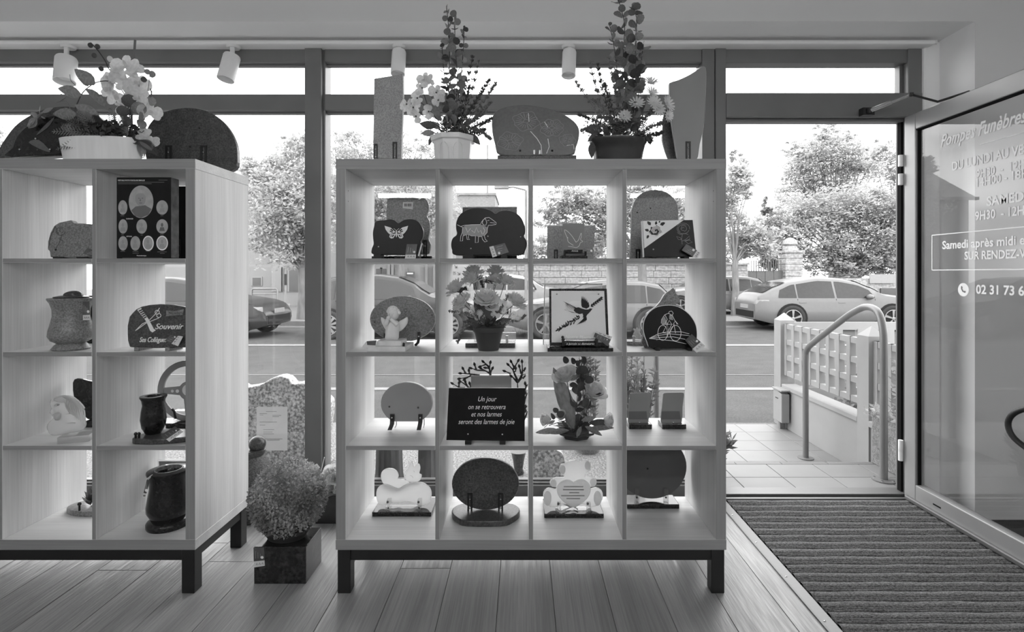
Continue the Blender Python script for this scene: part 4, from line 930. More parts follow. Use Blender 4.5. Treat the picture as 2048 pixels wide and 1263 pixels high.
pl = Plane(2.12, ZTOP, 4)
o = thing('poppy_plaque', 'rounded grey plaque engraved with pale poppies on a black base bar', 'plaque', place(pl, 1072, ZTOP))
fr = sp2(zN((20, 860), (70, 810), (160, 785), (260, 778), (380, 793), (500, 825), (600, 880), (655, 940), (662, 1010), (640, 1090), (600, 1150), (330, 1160), (80, 1150), (35, 1060), (15, 960)))
slab(pl, fr, .022, 'slab', SLATE, o, .003, zmin=ZTOP + .008)
pbox(*[q for q in (995, 1153)], 310, 318, 2.09, .07, 'base_bar', BLACKG, o, .002, ZTOP)
def poppy(cx, cy, r, ph=0, half=False):
    L = []; R = random.Random(int(cx))
    for k in range(4):
        a0 = ph + k * math.pi / 2; pts = []
        for j in range(13): t = a0 - .95 + 1.9 * j / 12; rr = r * (1 + .08 * math.sin(7 * t + k)) * (.80 + .20 * math.cos((t - a0) * 1.6)); pts.append((cx + rr * math.cos(t), cy + rr * .72 * math.sin(t)))
        L.append([(cx + .2 * r * math.cos(a0 - .9), cy + .15 * r * math.sin(a0 - .9))] + pts + [(cx + .2 * r * math.cos(a0 + .9), cy + .15 * r * math.sin(a0 + .9))])
        for j in range(5): t = a0 - .6 + .3 * j; L.append([(cx + .35 * r * math.cos(t), cy + .26 * r * math.sin(t)), (cx + .75 * r * math.cos(t), cy + .54 * r * math.sin(t))])
    L.append([(cx + .2 * r * math.cos(t * .5), cy + .13 * r * math.sin(t * .5)) for t in range(14)]); return [zN(*q) for q in L]
strokes(pl, poppy(268, 900, 100, .4) + poppy(460, 950, 90, .8) + poppy(150, 1050, 95, 1.2) + poppy(575, 1040, 62, .3), .75, 'poppy_engraving', ENGRM, o)
strokes(pl, [zN(*[(a, b) for a, b in L]) for L in (((300, 975), (350, 1030), (380, 1080), (385, 1145)), ((430, 1030), (440, 1090), (420, 1140)), ((570, 1080), (620, 1075), (625, 1110)), ((285, 840), (290, 905)), ((405, 905), (430, 945)))], 1.3, 'engraved_stem', ENGR, o)
for x in (328, 370): (a, b), = zN((x, 1145)); build(MB().tube([W(a, b, 2.1), W(a, b - 8, 2.1)], .005, 8), 'bolt', STEEL, o)
for x in (224, 462): (a, b), = zN((x, 1118)); dome(pl, a, b, 2.3, BLACKM, o)
(a, b), = zN((1, 1))

Yb = 2.14; k = Yb / F; c = W(1236, 318, Yb); c.z = ZTOP
o = thing('flower_bowl', 'dark glazed oval bowl of daisies, heather and eucalyptus', 'flower pot', c)
H = (318 - 271) * k + .011
build(MB().lathe(c, [(46 * k, 0), (50 * k, H * .5), (54 * k, H * .8), (57 * k, H * .88), (57 * k, H), (53 * k, H), (50 * k, H * .8), (.004, H * .75)], 28, 1, .7), 'bowl', POTD, o, smooth=True)
build(MB().ball(c + Vector((0, 0, H * .85)), (50 * k, 34 * k, .03), 12, 6), 'moss', LEAFD, o, smooth=True)
for i, s in enumerate((((1035, 980), (1010, 700), (990, 400), (1000, 190), (962, 20)), ((1050, 960), (1085, 640), (1080, 330), (1090, 150), (1065, 50)), ((1020, 960), (960, 650), (925, 370), (890, 190)), ((1060, 960), (1110, 640), (1125, 450), (1140, 330)))):
    eucalyptus(o, zN(*s), Yb + (.02, -.01, .03, -.02)[i], (19, 18, 15, 14)[i], 'dmm', (16, 15, 18, 16)[i], 40 + i, taper=.35)
for i, s in enumerate((((960, 980), (830, 780), (740, 460)), ((960, 980), (860, 750), (800, 480)), ((960, 980), (940, 700), (880, 430)), ((970, 990), (800, 830), (640, 610)), ((960, 990), (790, 900), (660, 850)), ((960, 990), (800, 930), (680, 970)), ((950, 980), (860, 820), (760, 740)), ((960, 970), (900, 780), (850, 620)), ((1000, 970), (960, 800), (930, 640)), ((1100, 990), (1230, 930), (1320, 900)), ((1100, 1000), (1220, 1000), (1290, 980)), ((1080, 990), (1170, 860), (1260, 760)), ((990, 990), (900, 880), (800, 870)), ((1090, 1000), (1180, 1020), (1190, 1060)), ((1060, 980), (1120, 850), (1150, 720)))):
    heather(o, zN(*s), Yb + .012 * (i % 3 - 1), (LEAFM, LEAFD, LEAFM)[i % 3], 60 + i, 7, 90, 1.7)
for i, (x, y, s, d) in enumerate(((1195, 620, 34, (.1, -.8, .8)), (1200, 695, 30, (.3, -.9, .5)), (1090, 775, 34, (-.1, -.9, .5)), (1215, 770, 34, (.2, -1, .4)), (1245, 815, 32, (.3, -1, .1)), (1315, 775, 36, (.7, -.8, .3)), (1320, 860, 26, (.6, -.9, -.2)), (1000, 870, 30, (0, -1, .2)))):
    (x2, y2), = zN((x, y)); inst('daisy', DAISY, PETALG, o, W(x2, y2, Yb - .04), aim(d, i), s * k)
for i, (a, b) in enumerate((((800, 990), (730, 1050)), ((760, 1050), (745, 1170)), ((1140, 1010), (1190, 1060)), ((1000, 980), (1020, 850)), ((1060, 980), (1110, 860)), ((840, 970), (700, 960)), ((1270, 830), (1265, 730)))): leafpx(o, zN(a)[0], zN(b)[0], Yb - .03, LANCES['d'], LEAFD, 1.2, roll=i * .6)
tuft(o, c + Vector((0, 0, H)), (.09, .06, .03), 30, .045, 'dddm', 6)
foliage(o, c + Vector((-.01, 0, H + .05)), (.15, .06, .07), 700, 22)

pl = Plane(2.195, ZTOP, 2); pl2 = Plane(2.245, ZTOP, 2)
o = thing('blade_plaque', 'tall smooth grey blade-shaped plaque with a curved rear blade', 'plaque', place(pl, 1375, ZTOP))
slab(pl, sp2(zN((1332, 640), (1345, 610), (1400, 592), (1480, 555), (1560, 505), (1590, 492), (1608, 530), (1603, 750), (1590, 930), (1560, 1070), (1530, 1195), (1410, 1195), (1375, 1060), (1345, 860)), 3), .02, 'front_blade', M('smooth_grey_stone', .25, .4, .5, .03), o, .004, zmin=ZTOP)
slab(pl2, sp2(zN((1300, 830), (1280, 980), (1290, 1070), (1345, 1200), (1450, 1200), (1400, 1000), (1350, 820)), 3), .02, 'rear_blade', DARKG, o, .003, zmin=ZTOP); bracket(pl, 1376, 283, 318, ZTOP, o, 10)

# ------------------------------------------------------------------ main shelf, first row
pl = Plane(2.09, Z1, 5); plb = Plane(2.24, Z1, 4)
o = thing('butterfly_plaque', 'black wavy-edged plaque with a silver butterfly', 'plaque', place(pl, 795, Z1))
slab(pl, sp2(zA((470, 625), (560, 612), (620, 605), (660, 618), (700, 647), (745, 618), (800, 604), (860, 608), (910, 637), (943, 690), (955, 740), (945, 800), (927, 832), (950, 862), (940, 905), (908, 966), (680, 966), (448, 966), (425, 915), (445, 860), (440, 800), (438, 740), (450, 680))), .018, 'slab', BLACKS, o, .002)
wing = [((690, 738), (740, 692), (803, 673), (792, 712), (768, 745), (748, 762)), ((690, 752), (748, 764), (754, 788), (736, 804), (712, 800), (696, 775))]
mir = lambda L: tuple((1364 - a, b) for a, b in L)
fills(pl, [zA(*w_) for w_ in wing] + [zA(*mir(w_)) for w_ in wing] + [zA(*ell(682, 755, 7, 38, 12))], 'butterfly', ENGR, o, .004)
spots = [[(712, 722), (735, 705), (745, 712), (722, 732)], [(716, 738), (748, 722), (750, 732), (722, 746)], [(700, 762), (722, 770), (728, 790), (718, 788)], [(725, 768), (742, 775), (740, 790)]]
fills(pl, [zA(*s) for s in spots] + [zA(*mir(s)) for s in spots], 'wing_opening', BLACKS, o, .0046); strokes(pl, [zA((680, 722), (655, 700)), zA((684, 722), (710, 700))], .7, 'antenna', ENGR, o, .004)
(a, b), = zA((497, 887)); dome(pl, a, b, 2, STEEL, o)
card(pl, zA((770, 1008), (790, 862), (897, 862), (880, 1008)), o, .27, .006)
slab(pl, zA((905, 980), (940, 850), (952, 860), (918, 990)), .001, 'price_card', CARDW, o, 0, off=.01)
foot(*[q[0] for q in zA((445, 0), (520, 0))], 508, 2.09, Z1, o, .05); foot(*[q[0] for q in zA((840, 0), (910, 0))], 508, 2.09, Z1, o, .05)
o = thing('wavy_slab', 'grey wavy granite slab with a barcode sticker behind the butterfly plaque', 'plaque', place(plb, 820, Z1))
slab(plb, sp2(zA((600, 390), (750, 385), (880, 385), (910, 402), (940, 387), (975, 395), (1005, 440), (1010, 500), (990, 565), (1015, 620), (1022, 700), (1008, 800), (1030, 860), (1020, 930), (990, 962), (800, 962), (620, 962), (590, 900), (580, 700), (575, 560), (582, 450))), .02, 'slab', MIDG, o, .003)
st_ = slab(plb, zA((748, 430), (852, 430), (848, 505), (744, 492)), .0006, 'sticker', CARDW, o, 0, off=.001)
strokes(plb, [zA((x, 445), (x, 475)) for x in (765, 771, 780, 788, 800, 806, 815, 822, 832)], .9, 'barcode', BLACKM, st_, .002)
pbox(*[q[0] for q in zA((425, 0), (1045, 0))], 512, 519, 2.2, .08, 'base_bar', BLACKG, o, .002, Z1); bracket(plb, *[(q[0], q[1] - 6, 515) for q in zA((975, 850))][0], Z1, o, 7)

pl = Plane(2.08, Z1, 6)
o = thing('dachshund_plaque', 'black cloud-shaped plaque engraved with a dachshund', 'plaque', place(pl, 978, Z1))
slab(pl, sp2(zA((1693, 547), (1730, 525), (1790, 515), (1860, 522), (1920, 550), (1965, 600), (1995, 680), (1997, 740), (1985, 780), (2010, 820), (2015, 870), (1995, 925), (1950, 970), (1620, 972), (1290, 970), (1250, 920), (1240, 860), (1255, 800), (1300, 758), (1290, 700), (1292, 640), (1320, 570), (1370, 525), (1440, 497), (1520, 490), (1600, 500), (1660, 525))), .02, 'slab', BLACKS, o, .0025)
dog = zA((1355, 740), (1360, 690), (1385, 670), (1450, 664), (1540, 662), (1570, 665), (1612, 690), (1610, 740), (1580, 775), (1520, 785), (1490, 776), (1450, 776), (1420, 764), (1398, 765), (1362, 778))
fills(pl, [dog], 'dog_shading', ENGRM, o)
strokes(pl, [zA(*L) for L in (((1303, 662), (1338, 680), (1380, 668), (1450, 662), (1540, 660), (1555, 630), (1590, 592), (1630, 588), (1655, 605), (1702, 640), (1700, 658), (1660, 666), (1622, 668), (1612, 700), (1610, 740), (1580, 775), (1592, 812), (1612, 830), (1585, 838), (1562, 812), (1555, 782), (1520, 785), (1518, 842), (1488, 847), (1490, 776), (1450, 776), (1420, 764), (1418, 800), (1432, 812), (1405, 813), (1398, 765), (1362, 776), (1358, 828), (1334, 830), (1340, 780), (1355, 740), (1360, 690), (1340, 680)),
    ((1560, 645), (1568, 612), (1592, 600), (1606, 640), (1596, 668), (1575, 664), (1558, 645)), ((1610, 620), (1632, 616)), ((1640, 640), (1690, 645)), ((1450, 720), (1480, 745), (1500, 690), (1520, 740), (1545, 720), (1560, 760)), ((1390, 690), (1410, 740), (1440, 700)), ((1570, 690), (1585, 720), (1572, 760)))], .9, 'dog_engraving', ENGR, o, .002)
for p in ((1443, 905), (1617, 780), (1953, 785)): (a, b), = zA(p); dome(pl, a, b, 2, STEEL, o)
card(pl, zA((1632, 890), (1790, 850), (1832, 945), (1665, 998)), o, .27, .006)
for a_, b_ in ((1375, 1465), (1750, 1810)): foot(*[q[0] for q in zA((a_, 0), (b_, 0))], 509, 2.08, Z1, o, .06)
plb = Plane(2.26, Z1, 5)
o = thing('plain_panel', 'plain dark rectangular panel behind the dachshund plaque', 'plaque', place(plb, 980, Z1)); slab(plb, rect(zA, 1357, 484, 1915, 1010), .02, 'slab', DARKG, o, .0015, zmin=Z1)
slab(plb, zA((1357, 478), (1917, 474), (1917, 484), (1357, 486)), .018, 'polished_edge', MARBLE, o, 0, off=-.001)

pl = Plane(2.10, Z1, 2); plb = Plane(2.24, Z1, 4)
o = thing('bird_plate', 'small upright grey plate with a line-drawn dove on a black base', 'plaque', place(pl, 1146, Z1))
slab(pl, sp2(zB((415, 640), (418, 622), (435, 617), (520, 615), (610, 617), (625, 622), (628, 640), (628, 780), (628, 930), (520, 930), (415, 930), (415, 780)), 2), .006, 'plate', M('brushed_grey_plate', .2, .35, .5, .04, 20, (1, 1, 10)), o, .001)
strokes(pl, [[(q.x, q.y) for q in spl([Vector(p) for p in zB(*L)], 5, False)] for L in (((500, 818), (470, 795), (460, 755), (440, 710), (435, 680), (470, 700), (510, 745), (545, 800)), ((545, 800), (570, 778), (595, 712), (599, 745), (590, 775), (612, 792), (588, 805), (576, 835), (550, 852), (510, 846), (470, 840)), ((470, 760), (462, 752)), ((500, 818), (520, 832)))], .75, 'dove_line', ENGR, o)
pbox(*[q[0] for q in zB((402, 0), (660, 0))], 510.5, 519, 2.06, .1, 'base', BLACKG, o, .003, Z1)
slab(Plane(2.075, Z1, 20), rect(zB, 430, 872, 612, 902), .004, 'name_bar', BLACKG, o, .001); text(Plane(2.075, Z1, 20), 'Amitié', *zB((532, 886))[0], 5, ENGR, o, .3, off=.001)
for x in (436, 640): (a, b), = zB((x, 920)); build(MB().tube([W(a, b + 2, 2.07), W(a, b - 8, 2.07)], .0045, 8), 'bolt', BLACKM, o)
card(Plane(2.05, Z1, 8), zB((610, 866), (762, 845), (776, 890), (622, 890)), o, .35, .002, end=1)
o = thing('granite_tablet', 'grey granite tablet behind the dove plate', 'plaque', place(plb, 1142, Z1))
slab(plb, zB((268, 640), (732, 640), (720, 966), (264, 966)), .02, 'slab', PINKG, o, .002, zmin=Z1); slab(plb, zB((266, 630), (733, 632), (733, 641), (268, 641)), .018, 'polished_edge', MARBLE, o, 0, off=-.001); bracket(plb, *[(q[0], q[1], 518) for q in zB((350, 872))][0], Z1, o, 8)

pl = Plane(2.06, Z1, 7); plb = Plane(2.22, Z1, 3)
o = thing('rose_plaque', 'two-tone plaque with a black rose on white and a pale rose on black', 'plaque', place(pl, 1338, Z1))
slab(pl, zB((1195, 592), (1685, 582), (1722, 940), (1212, 945)), .016, 'slab', BLACKS, o, .0015); slab(pl, zB((1184, 594), (1195, 592), (1212, 945), (1202, 942)), .014, 'polished_edge', MARBLE, o, 0, off=-.001)
fills(pl, [zB((1196, 593), (1598, 583), (1212, 860))], 'white_triangle', ENGR, o, .0008)
LR = []; 
for k in range(6): LR.append(zB(*[(1320 + (12 + 9.5 * k) * math.cos(t * .35 + k) * 1.0, 690 + (10 + 8.6 * k) * math.sin(t * .35 + k)) for t in range(13)]))
fills(pl, [zB(*[(1320 + (58 + 9 * math.sin(5 * t)) * math.cos(t), 690 + (48 + 8 * math.cos(5 * t)) * math.sin(t)) for t in [j * math.pi / 18 for j in range(36)]])], 'rose_shape', ENGRD, o, .0014)
strokes(pl, LR, 1.0, 'rose_lines', ENGR, o, .002)
lf = lambda x, y, dx, dy, w_=.35: zB((x, y), (x + dx * .35 - dy * w_, y + dy * .35 + dx * w_), (x + dx * .8 - dy * w_ * .5, y + dy * .8 + dx * w_ * .5), (x + dx, y + dy), (x + dx * .7 + dy * w_ * .7, y + dy * .7 - dx * w_ * .7), (x + dx * .3 + dy * w_ * .8, y + dy * .3 - dx * w_ * .8))
fills(pl, [lf(1275, 635, -35, -38), lf(1322, 632, 8, -38), lf(1365, 632, 50, -22), lf(1355, 612, 8, -22), lf(1258, 690, -42, -14), lf(1255, 730, -20, 36), lf(1380, 635, 28, -30, .2)], 'rose_leaf', ENGRD, o, .0014)
LR = [zB(*[(1590 + r * math.cos(t * .4 + p), 668 + r * .85 * math.sin(t * .4 + p)) for t in range(n_)]) for r, p, n_ in ((60, .3, 9), (48, 2.2, 9), (34, 4, 10), (22, 1, 9), (12, 3, 8), (64, 3.6, 8))]
strokes(pl, LR + [zB((1582, 720), (1575, 770), (1580, 820)), zB((1578, 775), (1545, 775), (1525, 745), (1560, 755), (1578, 775)), zB((1580, 790), (1620, 770), (1650, 740), (1655, 770), (1600, 790)), zB((1610, 790), (1640, 815), (1680, 800), (1650, 780), (1610, 790)), zB((1532, 705), (1560, 725), (1600, 715), (1640, 725))], .7, 'rose_engraving', ENGRM, o, .0014)
(a, b), = zB((1300, 870)); dome(pl, a, b, 2.4, STEEL, o)
card(Plane(2.045, Z1, 7), zB((1722, 965), (1575, 880), (1620, 818), (1765, 905)), o, .28, .003)
for a_, b_ in ((1288, 1330), (1605, 1650)): foot(*[q[0] for q in zB((a_, 0), (b_, 0))], 513, 2.06, Z1, o, .06)
o = thing('arched_slab', 'grey granite slab with rounded arch top behind the rose plaque', 'plaque', place(plb, 1308, Z1))
slab(plb, zB((1072, 966), (1085, 700), (1092, 480), (1110, 415), (1132, 375), (1160, 345), (1198, 316), (1240, 300), (1290, 291), (1340, 290), (1388, 297), (1430, 312), (1470, 338), (1500, 370), (1526, 405), (1540, 445), (1545, 520), (1538, 966)), .025, 'slab', PINKG, o, .003, zmin=Z1); bracket(plb, *[(q[0], q[1], 518) for q in zB((1150, 868))][0], Z1, o, 9)
for p in ((1273, 470), (1143, 510)): (a, b), = zB(p); dome(plb, a, b, 1.6, DARKG, o, 'bolt_hole')

# ------------------------------------------------------------------ main shelf, second row
pl = Plane(2.19, Z2, 3)
o = thing('oval_plaque', 'oval grey granite plaque on a black easel behind the cherub', 'plaque', place(pl, 804, Z2))
slab(pl, [p for p in zC(*ell(690, 705, 334, 235, 44))], .025, 'slab', MIDG, o, .003, zmin=W(0, 681.5, 2.19).z)
m = MB(); q = [pl.p(*zC((860, 835))[0], .006), pl.p(*zC((862, 900))[0], .008), W(*zC((850, 945))[0], 2.185), W(*zC((825, 972))[0], 2.17)]; q[-1].z = Z2 + .004
build(m.tube(q, .006, 6), 'easel_bracket', BLACKM, o); (a, b), = zC((863, 880)); dome(pl, a, b, 2, STEEL, o, 'bolt', .012)
q = [pl.p(*zC((520, 850))[0], .006), W(*zC((505, 945))[0], 2.19), W(*zC((490, 972))[0], 2.18)]; q[-1].z = Z2 + .004; build(MB().tube(q, .006, 6), 'easel_bracket', BLACKM, o)
for p in ((945, 610), (990, 663), (405, 735)): (a, b), = zC(p); dome(pl, a, b, 1.5, DARKG, o, 'bolt_hole')
strokes(pl, [zC(*ell(725, 617, 15, 15, 14))], .8, 'chalk_ring', DARKG, o)

pf = Plane(2.013, Z2, 0); o = thing('cherub_statuette', 'pale cherub statuette with spread wings on a stepped marble plinth', 'statuette', place(Plane(2.07), 782, Z2))
a, b = W(*zC((325, 1000))[0], 2.013), W(*zC((722, 1045))[0], 2.013); h1 = .0175
build(MB().box(a.x, b.x, 2.013, 2.165, Z2, Z2 + h1), 'lower_step', MARBLE, o, bevel=.002)
a, b = W(*zC((430, 930))[0], 2.05), W(*zC((684, 970))[0], 2.05); build(MB().box(a.x, b.x, 2.045, 2.14, Z2 + h1, Z2 + h1 + .019), 'upper_step', MARBLE, o, bevel=.002)
zs = Z2 + h1 + .019; pa = Plane(2.09, zs, 0)
body = sp2(zC((575, 715), (540, 745), (520, 800), (515, 870), (515, 918), (575, 925), (645, 915), (655, 850), (660, 780), (645, 725)), 3)
puff(pa, body, .038, 'body', RESIN, o, zmin=zs - .002)
hd = pa.p(*zC((598, 655))[0]); k = 2.09 / F / 5.12
mb = MB().ball(hd, (58 * k, 55 * k, 64 * k), 16, 12); mb.ball(hd + Vector((-.004, .006, .012)), (60 * k, 56 * k, 56 * k), 14, 10); mb.ball(hd + Vector((-.003, -.021, -.004)), (.004, .004, .005), 8, 6)
for s in (-1, 1): mb.ball(hd + Vector((s * .008 - .003, -.0195, .003)), (.0028, .002, .002), 6, 5)
rngc = random.Random(2)
for j in range(26):
    t = rngc.uniform(0, 6.28); u = rngc.uniform(.15, 1); d = Vector((math.cos(t) * math.sqrt(1 - u * u), abs(math.sin(t)) * math.sqrt(1 - u * u) - .25, u)); mb.ball(hd + d * .0245, .0062, 6, 5)
build(mb, 'head', RESIN, o, smooth=True)
for s, pts in ((-1, ((530, 755), (545, 720), (558, 690))), (1, ((650, 760), (625, 740), (580, 700)))): build(MB().tube([pa.p(*q, .018) for q in zC(*pts)], [.010, .0085, .006], 8), 'arm', RESIN, o, smooth=True)
build(MB().ball(pa.p(*zC((560, 690))[0], .02), (.0085, .007, .009), 8, 6), 'hands', RESIN, o, smooth=True)
pw_ = Plane(2.105, zs, 0)
puff(pw_, sp2(zC((480, 685), (530, 725), (545, 770), (530, 822), (505, 795), (480, 745), (470, 705))), .010, 'wing', RESIN, o); puff(pw_, sp2(zC((742, 685), (745, 740), (710, 795), (660, 832), (640, 790), (650, 735), (700, 705))), .010, 'wing', RESIN, o)
(a, b), = zC((700, 985)); q = W(a, b, 2.03); build(MB().lathe((q.x, 2.035, Z2 + h1 - .001), [(.0045, 0), (.0045, .012), (.003, .015)], 8), 'bolt', BLACKM, o)
k_ = slab(Plane(2.005, Z2, 40), zC((318, 935), (425, 922), (410, 1000), (385, 1012), (275, 992)), .0008, 'folded_card', CARDW, o, 0); fills(Plane(2.0049, Z2, 40), [zC((325, 932), (425, 924), (415, 975), (330, 970))], 'card_print', CARDD, k_, .0006)

Yb = 2.06; k = Yb / F; c = W(977, 706, Yb); c.z = Z2
o = thing('carnation_pot', 'round dark pot of large pale carnations and small wild flowers', 'flower pot', c)
build(MB().lathe(c, [(20 * k, 0), (26 * k, 26 * k), (29 * k, 37 * k), (31 * k, 37.5 * k), (31.5 * k, 46 * k), (29 * k, 46.5 * k), (27 * k, 40 * k), (.004, 38 * k)], 28), 'pot', POTB, o, smooth=True)
build(MB().ball(c + Vector((0, 0, 42 * k)), (27 * k, 27 * k, .02), 12, 6), 'moss', LEAFD, o, smooth=True)
for i, (x, y, s, d, sx, sy) in enumerate(((355, 130, 44, (-.1, -.3, 1), 470, 800), (340, 215, 46, (-.2, -.6, 1), 500, 820), (120, 330, 48, (-.9, -.4, .8), 480, 830), (650, 230, 50, (.2, -.4, 1), 560, 800), (780, 240, 40, (.6, -.3, .9), 590, 800), (190, 510, 46, (-.9, -.8, .6), 500, 840), (530, 460, 52, (0, -1, .7), 540, 800), (912, 500, 48, (.8, -.5, .8), 640, 820), (590, 570, 28, (.1, -1, .4), 560, 800), (640, 115, 36, (0, .4, 1), 570, 800))):
    (x2, y2), (x3, y3) = zT((x, y), (sx, sy)); Yc = Yb + (.03 if i in (0, 3, 9) else -.025 if i in (6, 8) else 0); p = W(x2, y2, Yc); d = Vector((d[0], d[1] * .45, d[2] + .3)).normalized()
    inst('carnation', CARN, PETALG, o, p - d * s * k * .3, aim(d, i), s * k); build(MB().tube([W(x3, y3, Yb), (W(x3, y3, Yb) + p) / 2 + Vector((0, 0, .006)), p - d * s * k * .28], .0013, 5), 'stem', STEM, o)
rng = random.Random(9)
for i, (x, y, s, m) in enumerate(((440, 665, 15, 0), (360, 600, 15, 0), (590, 680, 20, 1), (480, 715, 18, 1), (470, 780, 12, 1), (260, 640, 14, 0), (730, 540, 16, 1), (740, 640, 16, 0), (330, 660, 13, 0), (640, 690, 18, 1), (420, 720, 15, 1), (870, 690, 14, 1), (930, 730, 14, 0), (170, 655, 10, 0), (300, 800, 10, 1))):
    (x2, y2), = zT((x, y)); inst('small_flower', ORCHID if m else DAISY, PETAL, o, W(x2, y2, Yb - .03 + .01 * (i % 3)), aim((rng.uniform(-.4, .4), -1, rng.uniform(0, .6)), i), s * k)
for i, (a, b) in enumerate((((600, 830), (350, 430)), ((540, 850), (280, 870)), ((560, 850), (640, 930)), ((600, 820), (840, 740)), ((580, 840), (770, 860)), ((500, 830), (210, 790)), ((560, 800), (640, 560)), ((450, 840), (240, 900)), ((520, 820), (400, 450)))): leafpx(o, zT(a)[0], zT(b)[0], Yb - .035 + .01 * (i % 4), LANCES['d'], LEAFD, .9, roll=i * .7)
for i, (a, b) in enumerate((((130, 360), (270, 370)), ((440, 230), (480, 340)), ((520, 270), (600, 280)), ((180, 400), (260, 350)))): heather(o, zT(a, ((a[0] + b[0]) / 2, (a[1] + b[1]) / 2 - 5), b), Yb, LEAFD, 90 + i, 4, 40, 1.5, 'dark_sprig')
for i, s in enumerate((((520, 830), (260, 820), (160, 1040)), ((560, 820), (900, 760), (1010, 700)), ((500, 800), (300, 680), (60, 645)), ((560, 800), (700, 620), (790, 460)))): heather(o, zT(*s), Yb - .02, LEAFM, 95 + i, 5, 55, 1.7, 'flower_sprig')
tuft(o, c + Vector((0, 0, 46 * k)), (.06, .05, .04), 30, .05, 'dddm', 8)

pl = Plane(2.26, Z2, 0); c = W(981, 697, 2.26); Yq = 2.122
o = thing('acrylic_stand', 'low clear acrylic block on a dark base behind the carnation pot', 'plaque', (c.x, Yq + .05, Z2))
x0, x1 = W(930.5, 0, Yq).x, W(1030, 0, Yq).x; build(MB().box(x0, x1, Yq, Yq + .12, Z2, Z2 + .018), 'base', DARKG, o, bevel=.002)
build(MB().box(x0 + .03, x1 + .004, Yq + .05, Yq + .058, Z2 + .018, Z2 + .055), 'clear_plate', ACRY, o, bevel=.001); (a, b), = zT((783, 1040)); q = W(a, b, Yq + .03); build(MB().lathe((q.x, Yq + .03, Z2 + .018), [(.005, 0), (.005, .022), (.007, .023), (.007, .027)], 10), 'bolt', STEEL, o)

pl = Plane(2.06, Z2, 3)
o = thing('dove_frame', 'pale panel with a dove and olive branch in a thick black frame', 'plaque', place(pl, 1160, Z2))
slab(pl, zS((270, 258), (1078, 258), (1112, 1075), (275, 1060)), .018, 'frame', BLACKG, o, .002); slab(pl, zS((298, 290), (1040, 290), (1072, 1012), (302, 1012)), .004, 'panel', M('pale_satin_panel', .85, .5, .4, .03), o, .0005, off=.003)
D = []; D.append(((875, 540), (840, 535), (815, 550), (770, 550), (720, 535), (680, 520), (640, 525), (610, 560), (640, 595), (690, 615), (735, 605), (745, 640), (735, 665), (780, 660), (800, 625), (835, 590), (860, 560)))   # body
for j in range(7): D.append(((640 - 8 * j, 520 + 12 * j), (560 - 12 * j, 480 + 12 * j), (490 - 2 * j - 6 * (j == 0) * 5, 432 + 20 * j), (520, 470 + 16 * j), (600, 510 + 14 * j), (650, 545 + 9 * j)))       # spread wing feathers
for j in range(6): D.append(((720 + 14 * j, 500), (716 + 16 * j, 430 + 8 * j), (728 + 18 * j, 355 + 10 * j * j * .35), (740 + 17 * j, 430 + 8 * j), (742 + 14 * j, 505)))
D.append(((718, 490), (830, 480), (830, 515), (790, 540), (730, 520)))
for j in range(5): D.append(((770 + 5 * j, 640), (735 + 12 * j, 690), (650 + 28 * j, 770 - 8 * j), (700 + 18 * j, 740 - 4 * j), (765 + 8 * j, 690)))
lo = lambda x, y, a, L=42: ((x, y), (x + L * .4 * math.cos(a) - L * .22 * math.sin(a), y + L * .4 * math.sin(a) + L * .22 * math.cos(a)), (x + L * math.cos(a), y + L * math.sin(a)), (x + L * .5 * math.cos(a) + L * .2 * math.sin(a), y + L * .5 * math.sin(a) - L * .2 * math.cos(a)))
rb = random.Random(1)
for j in range(11):
    x, y = 700 - 30 * j, 660 + 18 * j
    for a_ in (-2.2, 2.3, 3.0): D.append(lo(x + rb.uniform(-12, 12), y + rb.uniform(-8, 8), a_ + rb.uniform(-.5, .5), rb.uniform(38, 62)))
for j in range(6): x, y = 850 + 26 * j, 505 - 20 * j; D.append(lo(x, y, -1.0, 50)); D.append(lo(x, y, .1, 48)); D.append(lo(x + 8, y - 8, -.5, 44))
fills(pl, [zS(*d) for d in D], 'dove', ENGRD, o, .004); fills(pl, [zS((545, 450), (600, 428), (700, 430), (718, 520), (660, 505))], 'wing_gap', ENGR, o, .0036)
strokes(pl, [zS((700, 655), (560, 745), (380, 850)), zS((850, 510), (930, 450), (1010, 405))], .8, 'branch', ENGRD, o, .004)
for p in ((375, 335), (960, 335)): (a, b), = zS(p); dome(pl, a, b, 1.8, STEEL, o, 'screw', .003)
pbox(*[q[0] for q in zS((247, 0), (1170, 0))], 695.5, 707, 2.015, .12, 'base', BLACKG, o, .002, Z2)
pt = Plane(2.035, Z2, 10); slab(pt, sp2(zS((480, 1000), (520, 985), (700, 992), (905, 985), (920, 1010), (910, 1050), (700, 1058), (490, 1052)), 2), .004, 'name_bar', BLACKG, o, .001); slab(pt, zS((480, 975), (915, 975), (915, 1005), (480, 1005)), .003, 'steel_bar', STEEL, o, 0, off=-.001)
text(pt, 'Notre Maman', *zS((690, 938))[0], 10, ENGR, o, .3, 58, off=.004, bold=.0004, extrude=.001); text(pt, 'à jamais tu demeures', *zS((705, 1032))[0], 6.2, ENGR, o, .2, 56, off=.002)
for x in (465, 935): (a, b), = zS((x, 1010)); q = W(a, b, 2.03); build(MB().lathe((q.x, 2.03, Z2 + .02), [(.005, 0), (.005, .02), (.0065, .021), (.0065, .026), (.003, .03)], 10), 'bolt', BLACKM, o, smooth=True)
dome(pt, *zS((458, 940))[0], 3, BLACKM, o, 'bolt', .002)
card(Plane(2.02, Z2, 5), zS((1040, 1040), (892, 930), (925, 850), (1155, 930), (1090, 1065))[1:4] + zS((1090, 1065))[:1], o, .3, .001, end=1)
